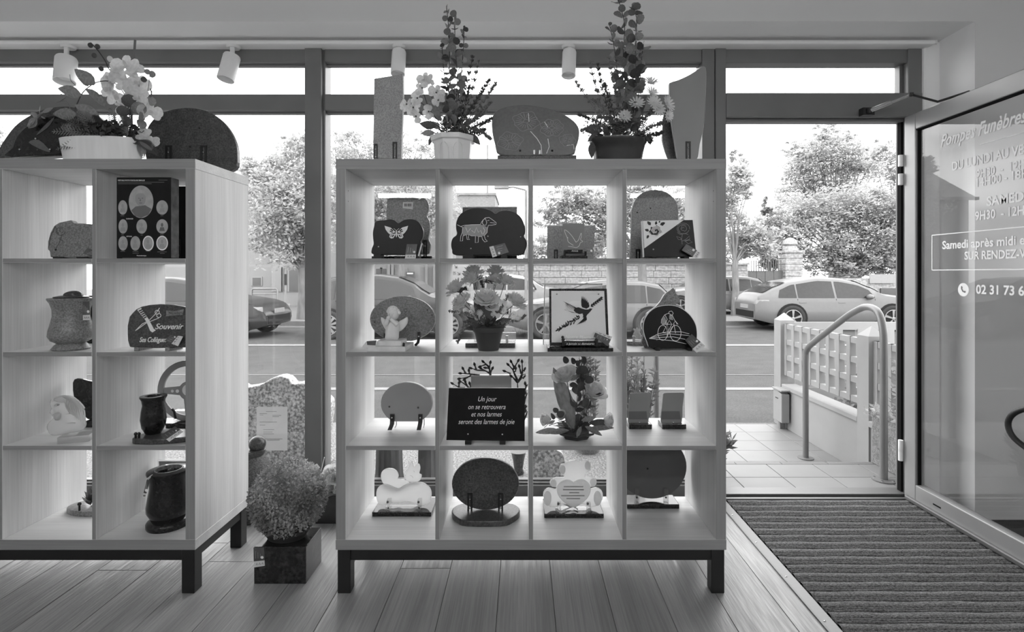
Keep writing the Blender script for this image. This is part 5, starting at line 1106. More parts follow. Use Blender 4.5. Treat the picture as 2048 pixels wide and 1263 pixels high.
pl = Plane(2.22, Z2, 2); o = thing('picture_plate', 'clear glass picture plate behind the dove panel', 'plaque', place(pl, 1148, Z2)); slab(pl, zS((212, 200), (1010, 200), (1010, 1075), (190, 1075)), .006, 'plate', ACRY, o, .001, zmin=Z2)
slab(pl, zS((207, 186), (1016, 186), (1016, 206), (207, 206)), .008, 'top_edge', MARBLE, o, .0005); slab(pl, zS((200, 200), (215, 200), (195, 1075), (180, 1075)), .008, 'side_edge', MARBLE, o, .0005, zmin=Z2)

pl = Plane(2.05, Z2, 6)
o = thing('cyclist_plaque', 'black rounded plaque engraved with a racing cyclist', 'plaque', place(pl, 1340, Z2))
disc = sp2(zD((1180, 720), (1195, 640), (1240, 570), (1310, 520), (1400, 500), (1500, 505), (1580, 540), (1650, 600), (1700, 680), (1718, 760), (1715, 850), (1690, 925), (1480, 930), (1260, 928), (1215, 860), (1190, 790)))
slab(pl, disc, .018, 'slab', BLACKS, o, .002); strokes(Plane(2.05, Z2, 6), [disc[-8:] + disc[:28]], 1.3, 'polished_edge', MARBLE, o, .0004)
cyc = [ell(1375, 775, 48, 75, 26), ell(1503, 778, 55, 78, 26)]; cyc = [zD(*(L + [L[0]])) for L in cyc]
cyc += [zD(*L) for L in (((1375, 775), (1420, 690), (1440, 780), (1375, 775)), ((1420, 690), (1490, 690), (1440, 780)), ((1503, 778), (1485, 680), (1500, 655), (1528, 690)), ((1360, 680), (1365, 640), (1395, 595), (1430, 580), (1470, 600), (1495, 650), (1520, 690)), ((1370, 690), (1420, 690), (1440, 650), (1465, 690), (1440, 740), (1425, 800), (1410, 830)), ((1400, 600), (1420, 640), (1400, 680)), ((1435, 585), (1440, 562), (1465, 558), (1480, 578), (1470, 600), (1445, 600)), ((1240, 830), (1330, 785), (1420, 765), (1560, 765), (1640, 785)), ((1240, 830), (1340, 800), (1450, 785), (1620, 800), (1670, 810)), ((1240, 830), (1350, 820), (1480, 815), (1600, 840)), ((1245, 832), (1360, 842), (1480, 855), (1610, 885)))]
strokes(pl, cyc, .95, 'cyclist_engraving', ENGR, o); fills(pl, [zD((1365, 690), (1370, 640), (1395, 610), (1410, 650), (1425, 690)), zD((1440, 640), (1440, 600), (1470, 605), (1480, 650))], 'jersey', ENGRM, o, .0008)
(a, b), = zD((1316, 842)); dome(pl, a, b, 2, STEEL, o)
card(Plane(1.998, Z2, 38), zD((1715, 976), (1598, 850), (1665, 788), (1798, 905)), o, .33, .001)
for a_, b_ in ((1310, 1350), (1630, 1672)): foot(*[q[0] for q in zD((a_, 0), (b_, 0))], 695, 2.035, Z2, o, .06)
pl = Plane(2.12, Z2, 5); o = thing('cat_plaque', 'grey plaque cut as a sitting cat behind the cyclist plaque', 'plaque', place(pl, 1330, Z2))
slab(pl, sp2(zD((1200, 620), (1240, 560), (1310, 510), (1360, 450), (1395, 390), (1450, 350), (1480, 325), (1495, 345), (1503, 335), (1505, 380), (1530, 400), (1548, 440), (1540, 475), (1505, 500), (1560, 560), (1640, 700), (1640, 925), (1200, 925), (1185, 800)), 2), .02, 'slab', MIDG, o, .002, zmin=Z2)
Yq = 2.16; c = W(*zD((1130, 880))[0], Yq); o = thing('oval_base_vase', 'clear small vase on an oval grey base beside the cyclist plaque', 'vase', (c.x, Yq + .04, Z2))
build(MB().lathe((c.x + .012, Yq + .06, Z2), [(.058, 0), (.06, .004), (.06, .013), (.056, .016)], 28, 1, .8), 'base', MIDG, o, smooth=True); q = W(*zD((1150, 760))[0], Yq); build(MB().lathe((q.x, Yq + .06, Z2 + .016), [(.018, 0), (.02, .02), (.012, .035), (.015, .05)], 16, cap1=False), 'vase', ACRY, o, smooth=True)
q = W(*zD((1103, 800))[0], Yq); build(MB().lathe((q.x, Yq + .03, Z2 + .016), [(.005, 0), (.005, .018), (.007, .02), (.005, .024)], 10), 'bolt', STEEL, o, smooth=True)
# ------------------------------------------------------------------ main shelf, third row
pl = Plane(2.21, Z3, 3); zlow = W(0, 843, 2.21).z
o = thing('round_plaque', 'thick round grey plaque with flat foot on two bent black brackets', 'plaque', place(pl, 814, Z3))
slab(pl, zE(*ell(730, 545, 264, 218, 44)), .028, 'slab', M('smooth_grey_plaque', .33, .35, .5, .05, 9), o, .004, zmin=zlow)
for x0, x1 in ((590, 560), (878, 858)):
    q = [pl.p(*zE((x0, 652))[0], .006), pl.p(*zE((x0, 720))[0], .007), W(*zE((x0 - 8, 760))[0], 2.20), W(*zE((x1, 802))[0], 2.19)]; q[-1].z = Z3 + .005
    m = MB(); rings = [[p + Vector((dx, dy, 0)) for dx, dy in ((-.0085, -.004), (.0085, -.004), (.0085, .004), (-.0085, .004))] for p in spl(q, 4, False)]; br = build(m.loft(rings), 'easel_bracket', BLACKM, o); (a, b), = zE((x0, 685)); dome(pl, a, b, 2.1, STEEL, br, 'bolt', .011)
    build(MB().tube([q[1] + Vector((.01, .03, 0)), q[2] + Vector((.012, .03, -.01)), Vector((q[3].x + .012, 2.23, Z3 + .002))], .002, 5), 'bracket_wire', STEEL, br)
for p in ((556, 577), (852, 587)): (a, b), = zE(p); dome(pl, a, b, 2, DARKG, o, 'bolt_hole')

pl = Plane(2.015, Z3, 3)
o = thing('text_plaque', 'black rectangular plaque with white italic verse on two feet', 'plaque', place(pl, 972, Z3))
slab(pl, zE((1165, 388), (1945, 388), (1942, 930), (1140, 920)), .014, 'slab', BLACKS, o, .0008)
for s, x, y, w_ in (('Un jour', 1553, 500, 190), ('on se retrouvera', 1552, 580, 382), ('et nos larmes', 1548, 655, 312), ('seront des larmes de joie', 1548, 732, 575)): (a, b), = zE((x, y)); text(pl, s, a, b, 14, ENGR, o, .32, w_ / 5.12)
for p in ((1362, 857), (1714, 860)): (a, b), = zE(p); dome(pl, a, b, 2, STEEL, o)
for a_, b_ in ((1330, 1395), (1685, 1745)): foot(*[q[0] for q in zE((a_, 0), (b_, 0))], 881, 2.016, Z3, o, .06)
pl = Plane(2.27, Z3, 3)
o = thing('tree_plaque', 'grey panel with cut-out branching tree behind the verse plaque', 'plaque', place(pl, 980, Z3)); slab(pl, rect(zE, 1392, 266, 1806, 1000), .03, 'panel', M('pale_grey_stone', .5, .5, .3, .04), o, .002, zmin=Z3); slab(pl, zE((1392, 256), (1800, 256), (1806, 267), (1392, 267)), .028, 'polished_edge', MARBLE, o, 0, off=-.001)
br = [((1875, 758), (1870, 390), (1868, 330)), ((1868, 330), (1905, 290), (1920, 250), (1955, 245)), ((1868, 330), (1830, 290), (1808, 268)), ((1880, 320), (1920, 230), (1915, 120)), ((1905, 240), (1888, 170)), ((1920, 290), (1945, 270)), ((1868, 310), (1840, 250), (1820, 200), (1775, 150)), ((1830, 220), (1850, 215), (1850, 190)), ((1820, 200), (1840, 170), (1875, 110)), ((1835, 180), (1805, 120)), ((1800, 240), (1740, 215)), ((1930, 215), (1945, 195)),
      ((1590, 256), (1580, 180), (1590, 130)), ((1582, 180), (1520, 120)), ((1545, 145), (1490, 165)), ((1575, 185), (1545, 180)), ((1590, 240), (1530, 205), (1495, 185)), ((1535, 208), (1450, 205), (1395, 185)), ((1445, 205), (1430, 150)), ((1590, 230), (1610, 190)), ((1480, 256), (1400, 245), (1330, 240), (1288, 236)), ((1375, 245), (1372, 212)), ((1335, 240), (1312, 192)), ((1400, 258), (1340, 280), (1278, 290)), ((1360, 275), (1330, 295)),
      ((1392, 420), (1350, 365), (1285, 320)), ((1330, 385), (1265, 380), (1205, 342)), ((1345, 360), (1335, 325)), ((1265, 380), (1270, 340)), ((1390, 390), (1380, 345)), ((1940, 420), (1955, 380), (1950, 345)), ((1950, 380), (1972, 352)), ((1930, 560), (1955, 470), (1970, 440)), ((1930, 640), (1955, 580), (1968, 570)), ((1930, 720), (1955, 670), (1970, 625)), ((1240, 420), (1205, 400)), ((1930, 700), (1958, 690))]
m = MB()
for L in br: m.tube([pl.p(*q, -.006) for q in zE(*L)], [.0055 - .0035 * j / (len(L) - 1) for j in range(len(L))], 5)
build(m, 'tree_branches', DARKG, o)
m = leaf_mesh('cut_leaf', [(0, .02), (.3, .2), (.6, .22), (.85, .1), (1, .01)], 0, 0)
for L in br[1:]:
    a, b = [Vector(q) for q in zE(*L[-2:])]; d = (b - a).normalized(); s = b - d * 3.5; e = b + d * 6.0; s.x = min(s.x, 1050.5); e.x = min(e.x, 1051.5); leafpx(o, (s.x, s.y), (e.x, e.y), 2.268, m, DARKG, 1.25)

Yb = 2.10; k = Yb / F; c = W(1152, 885, Yb); c.z = Z3
o = thing('rose_arrangement', 'black low dish with pale roses, a broad leaf and dark eucalyptus', 'flower pot', c)
build(MB().lathe(c, [(.050, 0), (.058, .012), (.078, .022), (.078, .028), (.07, .028), (.01, .018)], 6, 1, .85, ph=math.pi / 6), 'dish', POTD, o, bevel=.002)
build(MB().ball(c + Vector((0, 0, .024)), (.055, .05, .02), 12, 6), 'moss', LEAFD, o, smooth=True)
for i, (x, y, s, d, me) in enumerate(((400, 240, 40, (-.4, -.5, 1), ROSE), (700, 390, 42, (.5, -.5, .9), ROSE), (200, 690, 26, (-1, -.5, .1), BUD), (840, 705, 28, (1, -.5, .1), BUD), (360, 650, 20, (-.5, -.8, .6), BUD))):
    (x2, y2), = zF((x, y)); p = W(x2, y2, Yb - .01); dd = Vector(d).normalized(); inst('rose', me, PETAL, o, p - dd * s * k * .4, aim(dd, i), s * k * 1.15)
    build(MB().ball(p - dd * s * k * .42, (.006, .006, .006), 8, 6), 'sepal', LEAFD, o, smooth=True)
    stemline(o, zF((x - d[0] * 40, y + 60), (540 + (x - 540) * .25, 700), (540, 830)), Yb)
leafpx(o, zF((490, 800))[0], zF((272, 185))[0], Yb - .02, BROAD, LEAFM, .55, roll=.15, dy=.01); leafpx(o, zF((520, 790))[0], zF((330, 190))[0], Yb + .01, BROAD, LEAFM, .42, roll=-.4, dy=.03)
leafpx(o, zF((350, 800))[0], zF((105, 835))[0], Yb - .03, BROAD, LEAFM, .6, roll=.8); leafpx(o, zF((440, 800))[0], zF((228, 840))[0], Yb - .05, BROAD, LEAFD, .7, roll=.1)
leafpx(o, zF((620, 790))[0], zF((895, 790))[0], Yb - .03, BROAD, LEAFM, .5, roll=-.6); leafpx(o, zF((600, 760))[0], zF((770, 865))[0], Yb - .06, BROAD, LEAFD, .7, roll=.2); leafpx(o, zF((560, 760))[0], zF((520, 880))[0], Yb - .07, BROAD, LEAFM, .8)
for i, s in enumerate((((550, 820), (520, 500), (560, 250), (570, 80)), ((560, 820), (590, 600), (580, 400), (600, 280)))): eucalyptus(o, zF(*s), Yb + .015 * i, 15, 'dd', 17, 120 + i, taper=.2)
for i, (x, y, s) in enumerate(((540, 205, 20), (590, 205, 20), (600, 280, 20), (650, 300, 18), (560, 370, 22), (590, 440, 18), (610, 520, 18), (570, 120, 15), (600, 110, 14), (520, 135, 13), (400, 100, 15), (480, 110, 14), (300, 600, 12), (280, 660, 14), (350, 640, 16))): (x2, y2), = zF((x, y)); inst('leaf', ROUND['d'], LEAFD, o, W(x2, y2 + s * .4, Yb - .03), aim((random.uniform(-.3, .3), -.3, 1), 0.2 * i), s * k)
for i, (a, b) in enumerate((((520, 420), (545, 470)), ((630, 480), (730, 505)), ((640, 560), (710, 570)), ((440, 300), (560, 250)), ((630, 240), (665, 185)), ((560, 700), (720, 690)), ((690, 440), (790, 450)), ((300, 700), (230, 740)), ((640, 720), (880, 770)))): leafpx(o, zF(a)[0], zF(b)[0], Yb - .02, LANCES['dm'[i % 2]], LM['dm'[i % 2]], 1.0, roll=i)
tuft(o, c + Vector((0, 0, .03)), (.06, .05, .03), 26, .05, 'ddmm', 12)

for lab, xs, in (('left', (1048, 1262, 1030, 1228, 1040, 1270)), ('right', (1380, 1588, 1358, 1562, 1372, 1612))):
    pl = Plane(2.235, Z3, 8); x0 = (xs[4] + xs[5]) / 2; base_y = 2.215
    o = thing('photo_plate', 'small rounded smoked plate on a black base ' + ('touching the divider by the rose arrangement' if lab == 'left' else 'beside the oak shelf end panel'), 'plaque', place(pl, 1050 + x0 / 4.995, Z3), 'photo plates on black bases')
    a, b, c_, d, e, f = xs
    pts = sp2(zF((a, 450), (a + 4, 432), (a + 20, 426), ((a + b) / 2, 424), (b - 18, 422), (b, 430), (b + 1, 450), ((b + d) / 2, 570), (d, 735), ((c_ + d) / 2, 740), (c_, 735), ((a + c_) / 2, 570)), 2)
    slab(pl, pts, .006, 'plate', M('smoked_plate', .24, .2, .5, .03) if lab == 'left' else bpy.data.materials['smoked_plate'], o, .001)
    x_0, x_1 = W(*zF((e, 0))[0], base_y).x, W(*zF((f, 0))[0], base_y).x; build(MB().box(x_0, x_1, base_y, base_y + .075, Z3, Z3 + .02), 'base', BLACKG, o, bevel=.002)
    build(MB().box(x_0 - .002, x_1 - .006, base_y - .004, base_y + .03, Z3 + .02, Z3 + .0235), 'clear_ledge', ACRY, o, bevel=.001); build(MB().ball(((x_0 + x_1) / 2 - .003, base_y + .006, Z3 + .027), (.004, .003, .004), 8, 6), 'silver_emblem', STEEL, o)
    slab(Plane(2.233, Z3, 8), zF((a - 5 + (c_ - a) * .6, 610), (a - 3 + (c_ - a) * .6 + 180, 608), (d - 6, 690), (c_ + 8, 690)), .001, 'caption_strip', M('caption_film', .12, .4, .4) if lab == 'left' else bpy.data.materials['caption_film'], o, 0)

# ------------------------------------------------------------------ main shelf, bottom row
def black_base(o, z, x0, x1, ytop, Yf, depth, zb, h=.018, mat=BLACKG): a = W(*z((x0, ytop))[0], Yf); b = W(*z((x1, ytop))[0], Yf); return build(MB().box(a.x, b.x, Yf, Yf + depth, zb, zb + h), 'base', mat, o, bevel=.0025)
Yf = 2.19; pl = Plane(2.235, Z4, 3)
o = thing('cherub_cloud_plaque', 'frosted acrylic baby angel lying on a cloud, on a black base', 'plaque', place(pl, 806, Z4))
black_base(o, zG, 378, 985, 740, Yf, .15, Z4); zc_ = Z4 + .018
cloud = sp2(zG((420, 540), (435, 490), (480, 455), (540, 455), (600, 480), (650, 495), (700, 465), (760, 440), (830, 430), (900, 435), (955, 470), (985, 520), (985, 580), (965, 640), (920, 672), (850, 668), (790, 640), (700, 635), (650, 650), (600, 640), (550, 640), (500, 662), (450, 655), (425, 610)), 3)
slab(pl, cloud, .010, 'cloud', FROST, o, .003, zmin=zc_ + .004); pl2 = Plane(2.247, Z4, 3)
slab(pl2, sp2(zG((490, 440), (468, 380), (480, 320), (530, 290), (590, 292), (632, 320), (650, 365), (645, 400), (700, 405), (760, 440), (700, 475), (640, 500), (560, 480), (520, 460)), 3), .010, 'baby', FROST, o, .003); slab(pl2, sp2(zG((720, 395), (735, 320), (760, 250), (785, 215), (808, 275), (825, 250), (860, 245), (872, 290), (862, 340), (885, 355), (878, 400), (830, 430), (760, 425)), 3), .008, 'wing', FROST, o, .002)
strokes(pl2, [zG((770, 360), (790, 365), (800, 385)), zG((805, 310), (815, 325))], .7, 'feather_line', ENGRM, o, .001)
for x in (545, 860): (a, b), = zG((x, 690)); q = W(a, b, Yf + .02); s_ = build(MB().box(q.x - .008, q.x + .008, Yf + .025, Yf + .05, zc_, zc_ + .04), 'acrylic_clip', ACRY, o, bevel=.001); dome(pl, *zG((x - 4, 628))[0], 2.4, BLACKM, o, 'bolt', .004); dome(Plane(Yf + .02), *zG((x, 692))[0], 1.6, BLACKM, o, 'bolt')
a, b = W(*zG((510, 700))[0], Yf + .03), W(*zG((880, 700))[0], Yf + .03); build(MB().box(a.x, b.x, Yf + .022, Yf + .06, zc_, zc_ + .006), 'acrylic_foot', ACRY, o, bevel=.001)

pl = Plane(2.19, Z4, 3)
o = thing('oval_granite_plaque', 'dark oval granite plaque standing on a matching rounded granite base', 'plaque', place(pl, 971, Z4))
Yf = 2.103; kf = 1 / 5.12 * Yf / F
pts = [W(*q, Yf) for q in zG((1365, 860), (1690, 860))]; cx_ = (pts[0].x + pts[1].x) / 2; rx = 340 * kf * 1.06
out_ = [(-.34 * rx / .7, 0), (.34 * rx / .7, 0), (.8 * rx, .028), (rx, .08), (rx * .95, .13), (.6 * rx, .165), (-.6 * rx, .165), (-rx * .95, .13), (-rx, .08), (-.8 * rx, .028)]
o2 = [Vector(p) for p in out_]; m = MB(); m.loft([[Vector((cx_ + p.x, Yf + p.y, z)) for p in spl(o2, 3)] for z in (Z4, Z4 + .024)]); build(m, 'base', DARKG, o, bevel=.004)
slab(pl, zG(*ell(1540, 447, 344, 266, 48)), .022, 'slab', DARKG, o, .003, zmin=Z4 + .026)
for x in (1382, 1696): bracket(pl, *[(q[0], q[1], 1020) for q in zG((x, 538))][0], Z4 + .024, o, 10)
for p in ((1375, 408), (1692, 408)): (a, b), = zG(p); dome(pl, a, b, 1.6, BLACKM, o, 'bolt_hole')

Yf = 2.176; pl = Plane(2.215, Z4, 3)
o = thing('teddy_plaque', 'frosted acrylic teddy bear holding a heart, on a black base', 'plaque', place(pl, 1147, Z4))
black_base(o, zH, 192, 788, 735, Yf, .15, Z4); zc_ = Z4 + .018
bear = sp2(zH((395, 235), (355, 245), (340, 290), (360, 335), (390, 355), (380, 372), (310, 372), (260, 395), (248, 430), (270, 465), (310, 470), (305, 490), (240, 475), (195, 500), (180, 550), (205, 620), (255, 665), (320, 668), (360, 640), (480, 640), (600, 640), (640, 668), (710, 660), (760, 620), (780, 560), (765, 500), (710, 470), (655, 488), (650, 468), (695, 462), (718, 420), (700, 380), (640, 365), (600, 365), (612, 325), (650, 300), (660, 240), (630, 200), (580, 195), (555, 215), (500, 196), (440, 212)), 2)
slab(pl, bear, .010, 'bear', FROST, o, .003, zmin=zc_ + .003); slab(pl, sp2(zH((485, 410), (530, 388), (590, 390), (640, 430), (655, 490), (630, 560), (570, 620), (485, 665), (400, 620), (340, 560), (315, 490), (335, 430), (385, 392), (445, 390)), 3), .006, 'heart', FROST, o, .002, off=.008)
for x, y, rx_, ry_ in ((225, 575, 40, 75), (725, 575, 40, 75), (285, 425, 32, 38), (680, 415, 32, 42), (375, 290, 30, 45), (625, 250, 28, 45)): slab(pl, zH(*ell(x, y, rx_, ry_, 20)), .003, 'limb_relief', FROST, o, .001, off=.004)
for y, x0, x1 in ((455, 385, 580), (485, 378, 585), (515, 440, 540), (545, 360, 592), (573, 412, 548)): strokes(pl, [zH((x0, y), (x1, y))], 2.6, 'faded_text_line', M('faded_print', .38, .8, .1, .05) if y == 455 else bpy.data.materials['faded_print'], o, .0092)
for x in (335, 627): build(MB().box(pl.p(*zH((x, 0))[0]).x - .008, pl.p(*zH((x, 0))[0]).x + .008, Yf + .02, Yf + .038, zc_, zc_ + .036), 'acrylic_clip', ACRY, o, bevel=.001); dome(pl, *zH((x - 3, 626))[0], 2.8, BLACKM, o, 'bolt', .006)
a, b = W(*zH((305, 700))[0], Yf + .03), W(*zH((665, 700))[0], Yf + .03); build(MB().box(a.x, b.x, Yf + .02, Yf + .06, zc_, zc_ + .006), 'acrylic_foot', ACRY, o, bevel=.001)
strokes(Plane(Yf + .05, Z4, 3), [zH((370, 625), (480, 675)), zH((480, 675), (530, 640))], 3, 'ribbon', STEEL, o, .001)

Yf = 2.263; pl = Plane(2.30, Z4, 2)
o = thing('dark_disc_plaque', 'large plain dark disc on clear clips and a black base', 'plaque', place(pl, 1305, Z4))
black_base(o, zH, 1020, 1543, 640, Yf, .10, Z4, .019); slab(pl, zH(*ell(1270, 265, 345, 318, 52)), .012, 'disc', M('dark_satin_disc', .12, .35, .5, .05), o, .002)
for x in (1108, 1398): q = pl.p(*zH((x, 600))[0]); build(MB().box(q.x - .009, q.x + .009, Yf + .012, Yf + .034, Z4 + .019, Z4 + .078), 'acrylic_clip', ACRY, o, bevel=.001); dome(pl, *zH((x + 3, 560))[0], 2, BLACKM, o, 'bolt', .012)
(a, b), = zH((1225, 283)); dome(pl, a, b, 2, BLACKM, o, 'bolt_hole')

# ------------------------------------------------------------------ left shelf, top
pl = Plane(2.16, ZTOP, 4)
o = thing('arched_monument', 'black arched plaque with grey stone rim and carved leaf spray', 'plaque', place(pl, 110, ZTOP))
arch = sp2(zI((-60, 1010), (-10, 930), (40, 850), (110, 760), (200, 690), (330, 625), (480, 600), (600, 610), (740, 660), (850, 750), (900, 860), (930, 1010)), 3)[:-3]
slab(pl, arch, .04, 'rim', DARKG, o, .004, zmin=ZTOP + .006)
ia = sp2(zI((95, 1005), (110, 930), (140, 850), (200, 780), (300, 715), (420, 680), (600, 680), (720, 730), (800, 820), (860, 1005)), 3)[:-3]
slab(pl, ia, .03, 'inner_face', BLACKG, o, .002, zmin=ZTOP + .006, off=.006)
a, b = W(0, 0, 2.09), W(135, 0, 2.09); build(MB().box(W(-25, 0, 2.09).x, W(232, 0, 2.09).x, 2.14, 2.27, ZTOP, ZTOP + .008), 'base', DARKG, o, bevel=.002)
for i, (p, q) in enumerate((((290, 690), (200, 770)), ((300, 690), (220, 650)), ((310, 660), (295, 590)), ((330, 650), (400, 600)), ((320, 680), (350, 700)), ((280, 700), (190, 740)), ((300, 670), (250, 660)))): leafpx(o, zI(p)[0], zI(q)[0], 2.135, LANCES['p'], MIDG, 1.3, name='carved_leaf', roll=i * .4)
build(MB().tube([W(*q, 2.14) for q in zI((330, 650), (280, 700), (220, 760))], .004, 6), 'carved_stem', MIDG, o)
for p in ((170, 945), (295, 860), (408, 945)): dome(pl, *zI(p)[0], 2, STEEL, o, 'bolt', .008)
for p in ((250, 975), (10, 960)): (a, b), = zI(p); q = W(a, b, 2.145); build(MB().lathe((q.x, 2.148, ZTOP + .008), [(.005, 0), (.005, .014), (.003, .018)], 8), 'bolt', STEEL, o)
o2 = [sp2(zI((300, 830), (350, 770), (440, 690), (400, 760), (330, 815))), sp2(zI((240, 890), (320, 870), (410, 960), (350, 950)))]; fills(pl, o2, 'engraved_leaf', SLATE, o, .0075)

Yb = 2.068; k = Yb / F; c = W(205, 318, Yb); c.z = ZTOP
o = thing('orchid_planter', 'cream oval planter of white orchids, long leaves and fern', 'flower pot', c)
H = (318 - 278) * k + .012; m = MB()
build(MB().lathe(c, [(75 * k, 0), (84 * k, H), (81 * k, H), (76 * k, H * .8), (.005, H * .75)], 28, 1, .36), 'planter', POTC, o, smooth=True)
build(MB().ball(c + Vector((0, 0, H * .85)), (75 * k, 26 * k, .025), 14, 6), 'moss', LEAFD, o, smooth=True)
stemline(o, zI((1040, 850), (1040, 540), (1065, 80)), Yb + .02, .0045, M('cane_stick', .16, .6, .3, .2)); stemline(o, zI((1050, 860), (1010, 550), (940, 400), (860, 310), (830, 245), (770, 160), (715, 100)), Yb, .002)
for p in ((712, 120), (768, 130), (742, 200), (797, 305)): q = W(*zI(p)[0], Yb); build(MB().ball(q, (.009, .009, .010), 8, 6), 'orchid_bud', LEAFD, o, smooth=True)
q = W(*zI((866, 228))[0], Yb); build(MB().ball(q, (.010, .010, .012), 8, 6), 'orchid_bud', PETAL, o, smooth=True)
for i, (x, y, s, d) in enumerate(((990, 290, 42, (.1, -1, .3)), (890, 400, 42, (-.3, -1, 0)), (880, 470, 44, (-.3, -1, -.2)), (990, 390, 44, (.2, -1, .1)), (1080, 440, 40, (.5, -1, 0)), (960, 590, 36, (-.2, -1, -.3)), (1090, 540, 40, (.3, -1, -.1)), (1180, 650, 34, (.7, -.8, -.3)), (1070, 330, 30, (.5, -.8, .4)), (1150, 840, 30, (.3, -1, .4)), (1180, 860, 28, (.6, -.8, .2)), (1120, 830, 28, (0, -1, .5)))): inst('orchid', ORCHID, PETAL, o, W(*zI((x, y))[0], Yb - .02 + .008 * (i % 3)), aim(d, i * .9), s * k * 1.18)
stemline(o, zI((1040, 850), (1000, 560), (930, 440), (850, 402), (760, 412), (690, 455), (640, 510), (590, 620)), Yb - .02, .002)
for i, (a, b) in enumerate((((745, 430), (570, 295)), ((640, 510), (435, 460)), ((670, 465), (822, 608)), ((600, 660), (398, 660)), ((590, 590), (770, 680)), ((700, 440), (640, 420)))): leafpx(o, zI(a)[0], zI(b)[0], Yb - .03, BROAD, LEAFP, 1.0 if i != 5 else .6, roll=(-.4, .3, .5, .2, -.3, 0)[i] * 1.6)
for i, (x, y, s) in enumerate(((1020, 560, 26), (1100, 620, 26), (975, 640, 22), (1110, 690, 22), (1030, 650, 22), (1200, 560, 20), (1190, 500, 20), (1130, 740, 20), (1000, 720, 22), (1200, 350, 14), (1130, 390, 11), (1160, 330, 11))): (x2, y2), = zI((x, y)); inst('leaf', ROUND['dm'[i % 2]], LM['dm'[i % 2]], o, W(x2, y2 + s * .5, Yb - .03), aim((random.uniform(-.3, .3), -.2, 1), .3 * i), s * k)
for s in (((1080, 860), (1100, 560), (1090, 380)), ((1060, 850), (1150, 600), (1200, 480)), ((1080, 860), (1160, 500), (1180, 350)), ((470, 560), (520, 520), (425, 490)), ((560, 640), (520, 560), (440, 570)), ((600, 440), (560, 400), (550, 350))): stemline(o, zI(*s), Yb - .01, .0012, LEAFM)
def fern(p0, p1, n, wpx, mat, Y, sag=10):
    wpx *= 1.25
    a, b = zI(p0, p1); m = MB(); L = [Vector((a[0] + (b[0] - a[0]) * t, a[1] + (b[1] - a[1]) * t - sag * math.sin(math.pi * t) * .4)) for t in [j / n for j in range(n + 1)]]
    m.tube([W(q.x, q.y, Y) for q in L], .0011, 4); d = (L[-1] - L[0]).normalized(); e = Vector((-d.y, d.x))
    for j in range(1, n):
        t = j / n; w_ = wpx * math.sin(math.pi * (.15 + .8 * t)) ** .8
        for s in (-1, 1):
            p, q = L[j], L[j] + e * s * w_ + d * w_ * .7; A, B_ = W(p.x, p.y, Y), W(q.x, q.y, Y - .012); z = (B_ - A); u = Vector((d.x, 0, -d.y)).normalized() * z.length * .13; m.add([A - u * .4, A.lerp(B_, .5) - u, B_, A.lerp(B_, .5) + u, A + u * .4], [(0, 1, 2, 3, 4)])
    return build(m, 'fern_frond', mat, o)
for i, (a, b, w_) in enumerate((((780, 830), (410, 800), 10), ((800, 830), (600, 640), 11), ((820, 840), (720, 680), 11), ((900, 850), (870, 610), 9), ((820, 850), (440, 940), 9), ((780, 840), (520, 700), 11), ((1000, 850), (940, 680), 9), ((700, 850), (480, 760), 10), ((1080, 870), (1240, 980), 9), ((1090, 880), (1130, 1010), 8), ((640, 870), (560, 900), 8), ((850, 850), (800, 740), 10), ((1100, 870), (1200, 940), 8))): fern(a, b, 16, w_, (LEAFM, LEAFM, LEAFD)[i % 3], Yb - .04 + .008 * (i % 4))
tuft(o, c + Vector((.03, 0, H)), (.11, .05, .03), 34, .05, 'dddm', 31)
foliage(o, c + Vector((.04, 0, H + .02)), (.12, .04, .04), 420, 32); foliage(o, c + Vector((.02, -.01, H + .035)), (.13, .05, .035), 460, 33, .013, LEAFD); foliage(o, c + Vector((.15, -.01, H - .005)), (.03, .03, .05), 120, 34, .011, LEAFD)

pl = Plane(2.26, ZTOP, 6)
o = thing('large_disc_plaque', 'large dark disc plaque leaning on two easel brackets beside the orchid planter', 'plaque', place(pl, 385, ZTOP))
slab(pl, sp2(zI((1150, 800), (1200, 710), (1280, 650), (1400, 617), (1520, 612), (1640, 640), (1740, 705), (1810, 790), (1855, 890), (1868, 980), (1850, 1090), (1700, 1120), (1400, 1120), (1200, 1100), (1140, 960)), 4), .025, 'slab', DARKG, o, .003, zmin=ZTOP)
for x in (1330, 1605): bracket(pl, *[(q[0], q[1], 330) for q in zI((x, 910))][0], ZTOP, o, 13)
for p in ((1570, 772), (1497, 918)): dome(pl, *zI(p)[0], 1.8, BLACKM, o, 'bolt_hole')

# ------------------------------------------------------------------ left shelf, cells
pl = Plane(2.09, Z1, 5)
o = thing('flower_relief_plaque', 'brown-grey granite plaque with carved flower and cut corner', 'plaque', place(pl, 142, Z1))
slab(pl, zJ((375, 640), (395, 570), (425, 515), (465, 490), (560, 470), (572, 495), (650, 497), (745, 505), (790, 520), (790, 765), (395, 765), (388, 715), (373, 705)), .03, 'slab', MIDG, o, .004)
strokes(pl, [zJ(*[(480 + r * math.cos(t * .5 + p), 555 + r * math.sin(t * .5 + p)) for t in range(8)]) for r, p in ((38, .2), (30, 2), (20, 4), (10, 1))] + [zJ((490, 590), (470, 650), (440, 700)), zJ((440, 520), (400, 600), (385, 690)), zJ((470, 620), (500, 640))], 1.3, 'carved_flower', DARKG, o); dome(pl, *zJ((440, 705))[0], 2, BLACKM, o, 'bolt')
for a_, b_ in ((415, 500), (600, 690)): foot(*[q[0] for q in zJ((a_, 0), (b_, 0))], 513, 2.09, Z1, o, .06)
card(Plane(2.07, Z1, 5), zJ((790, 770), (655, 735), (690, 690), (800, 730)), o, .3, .001)
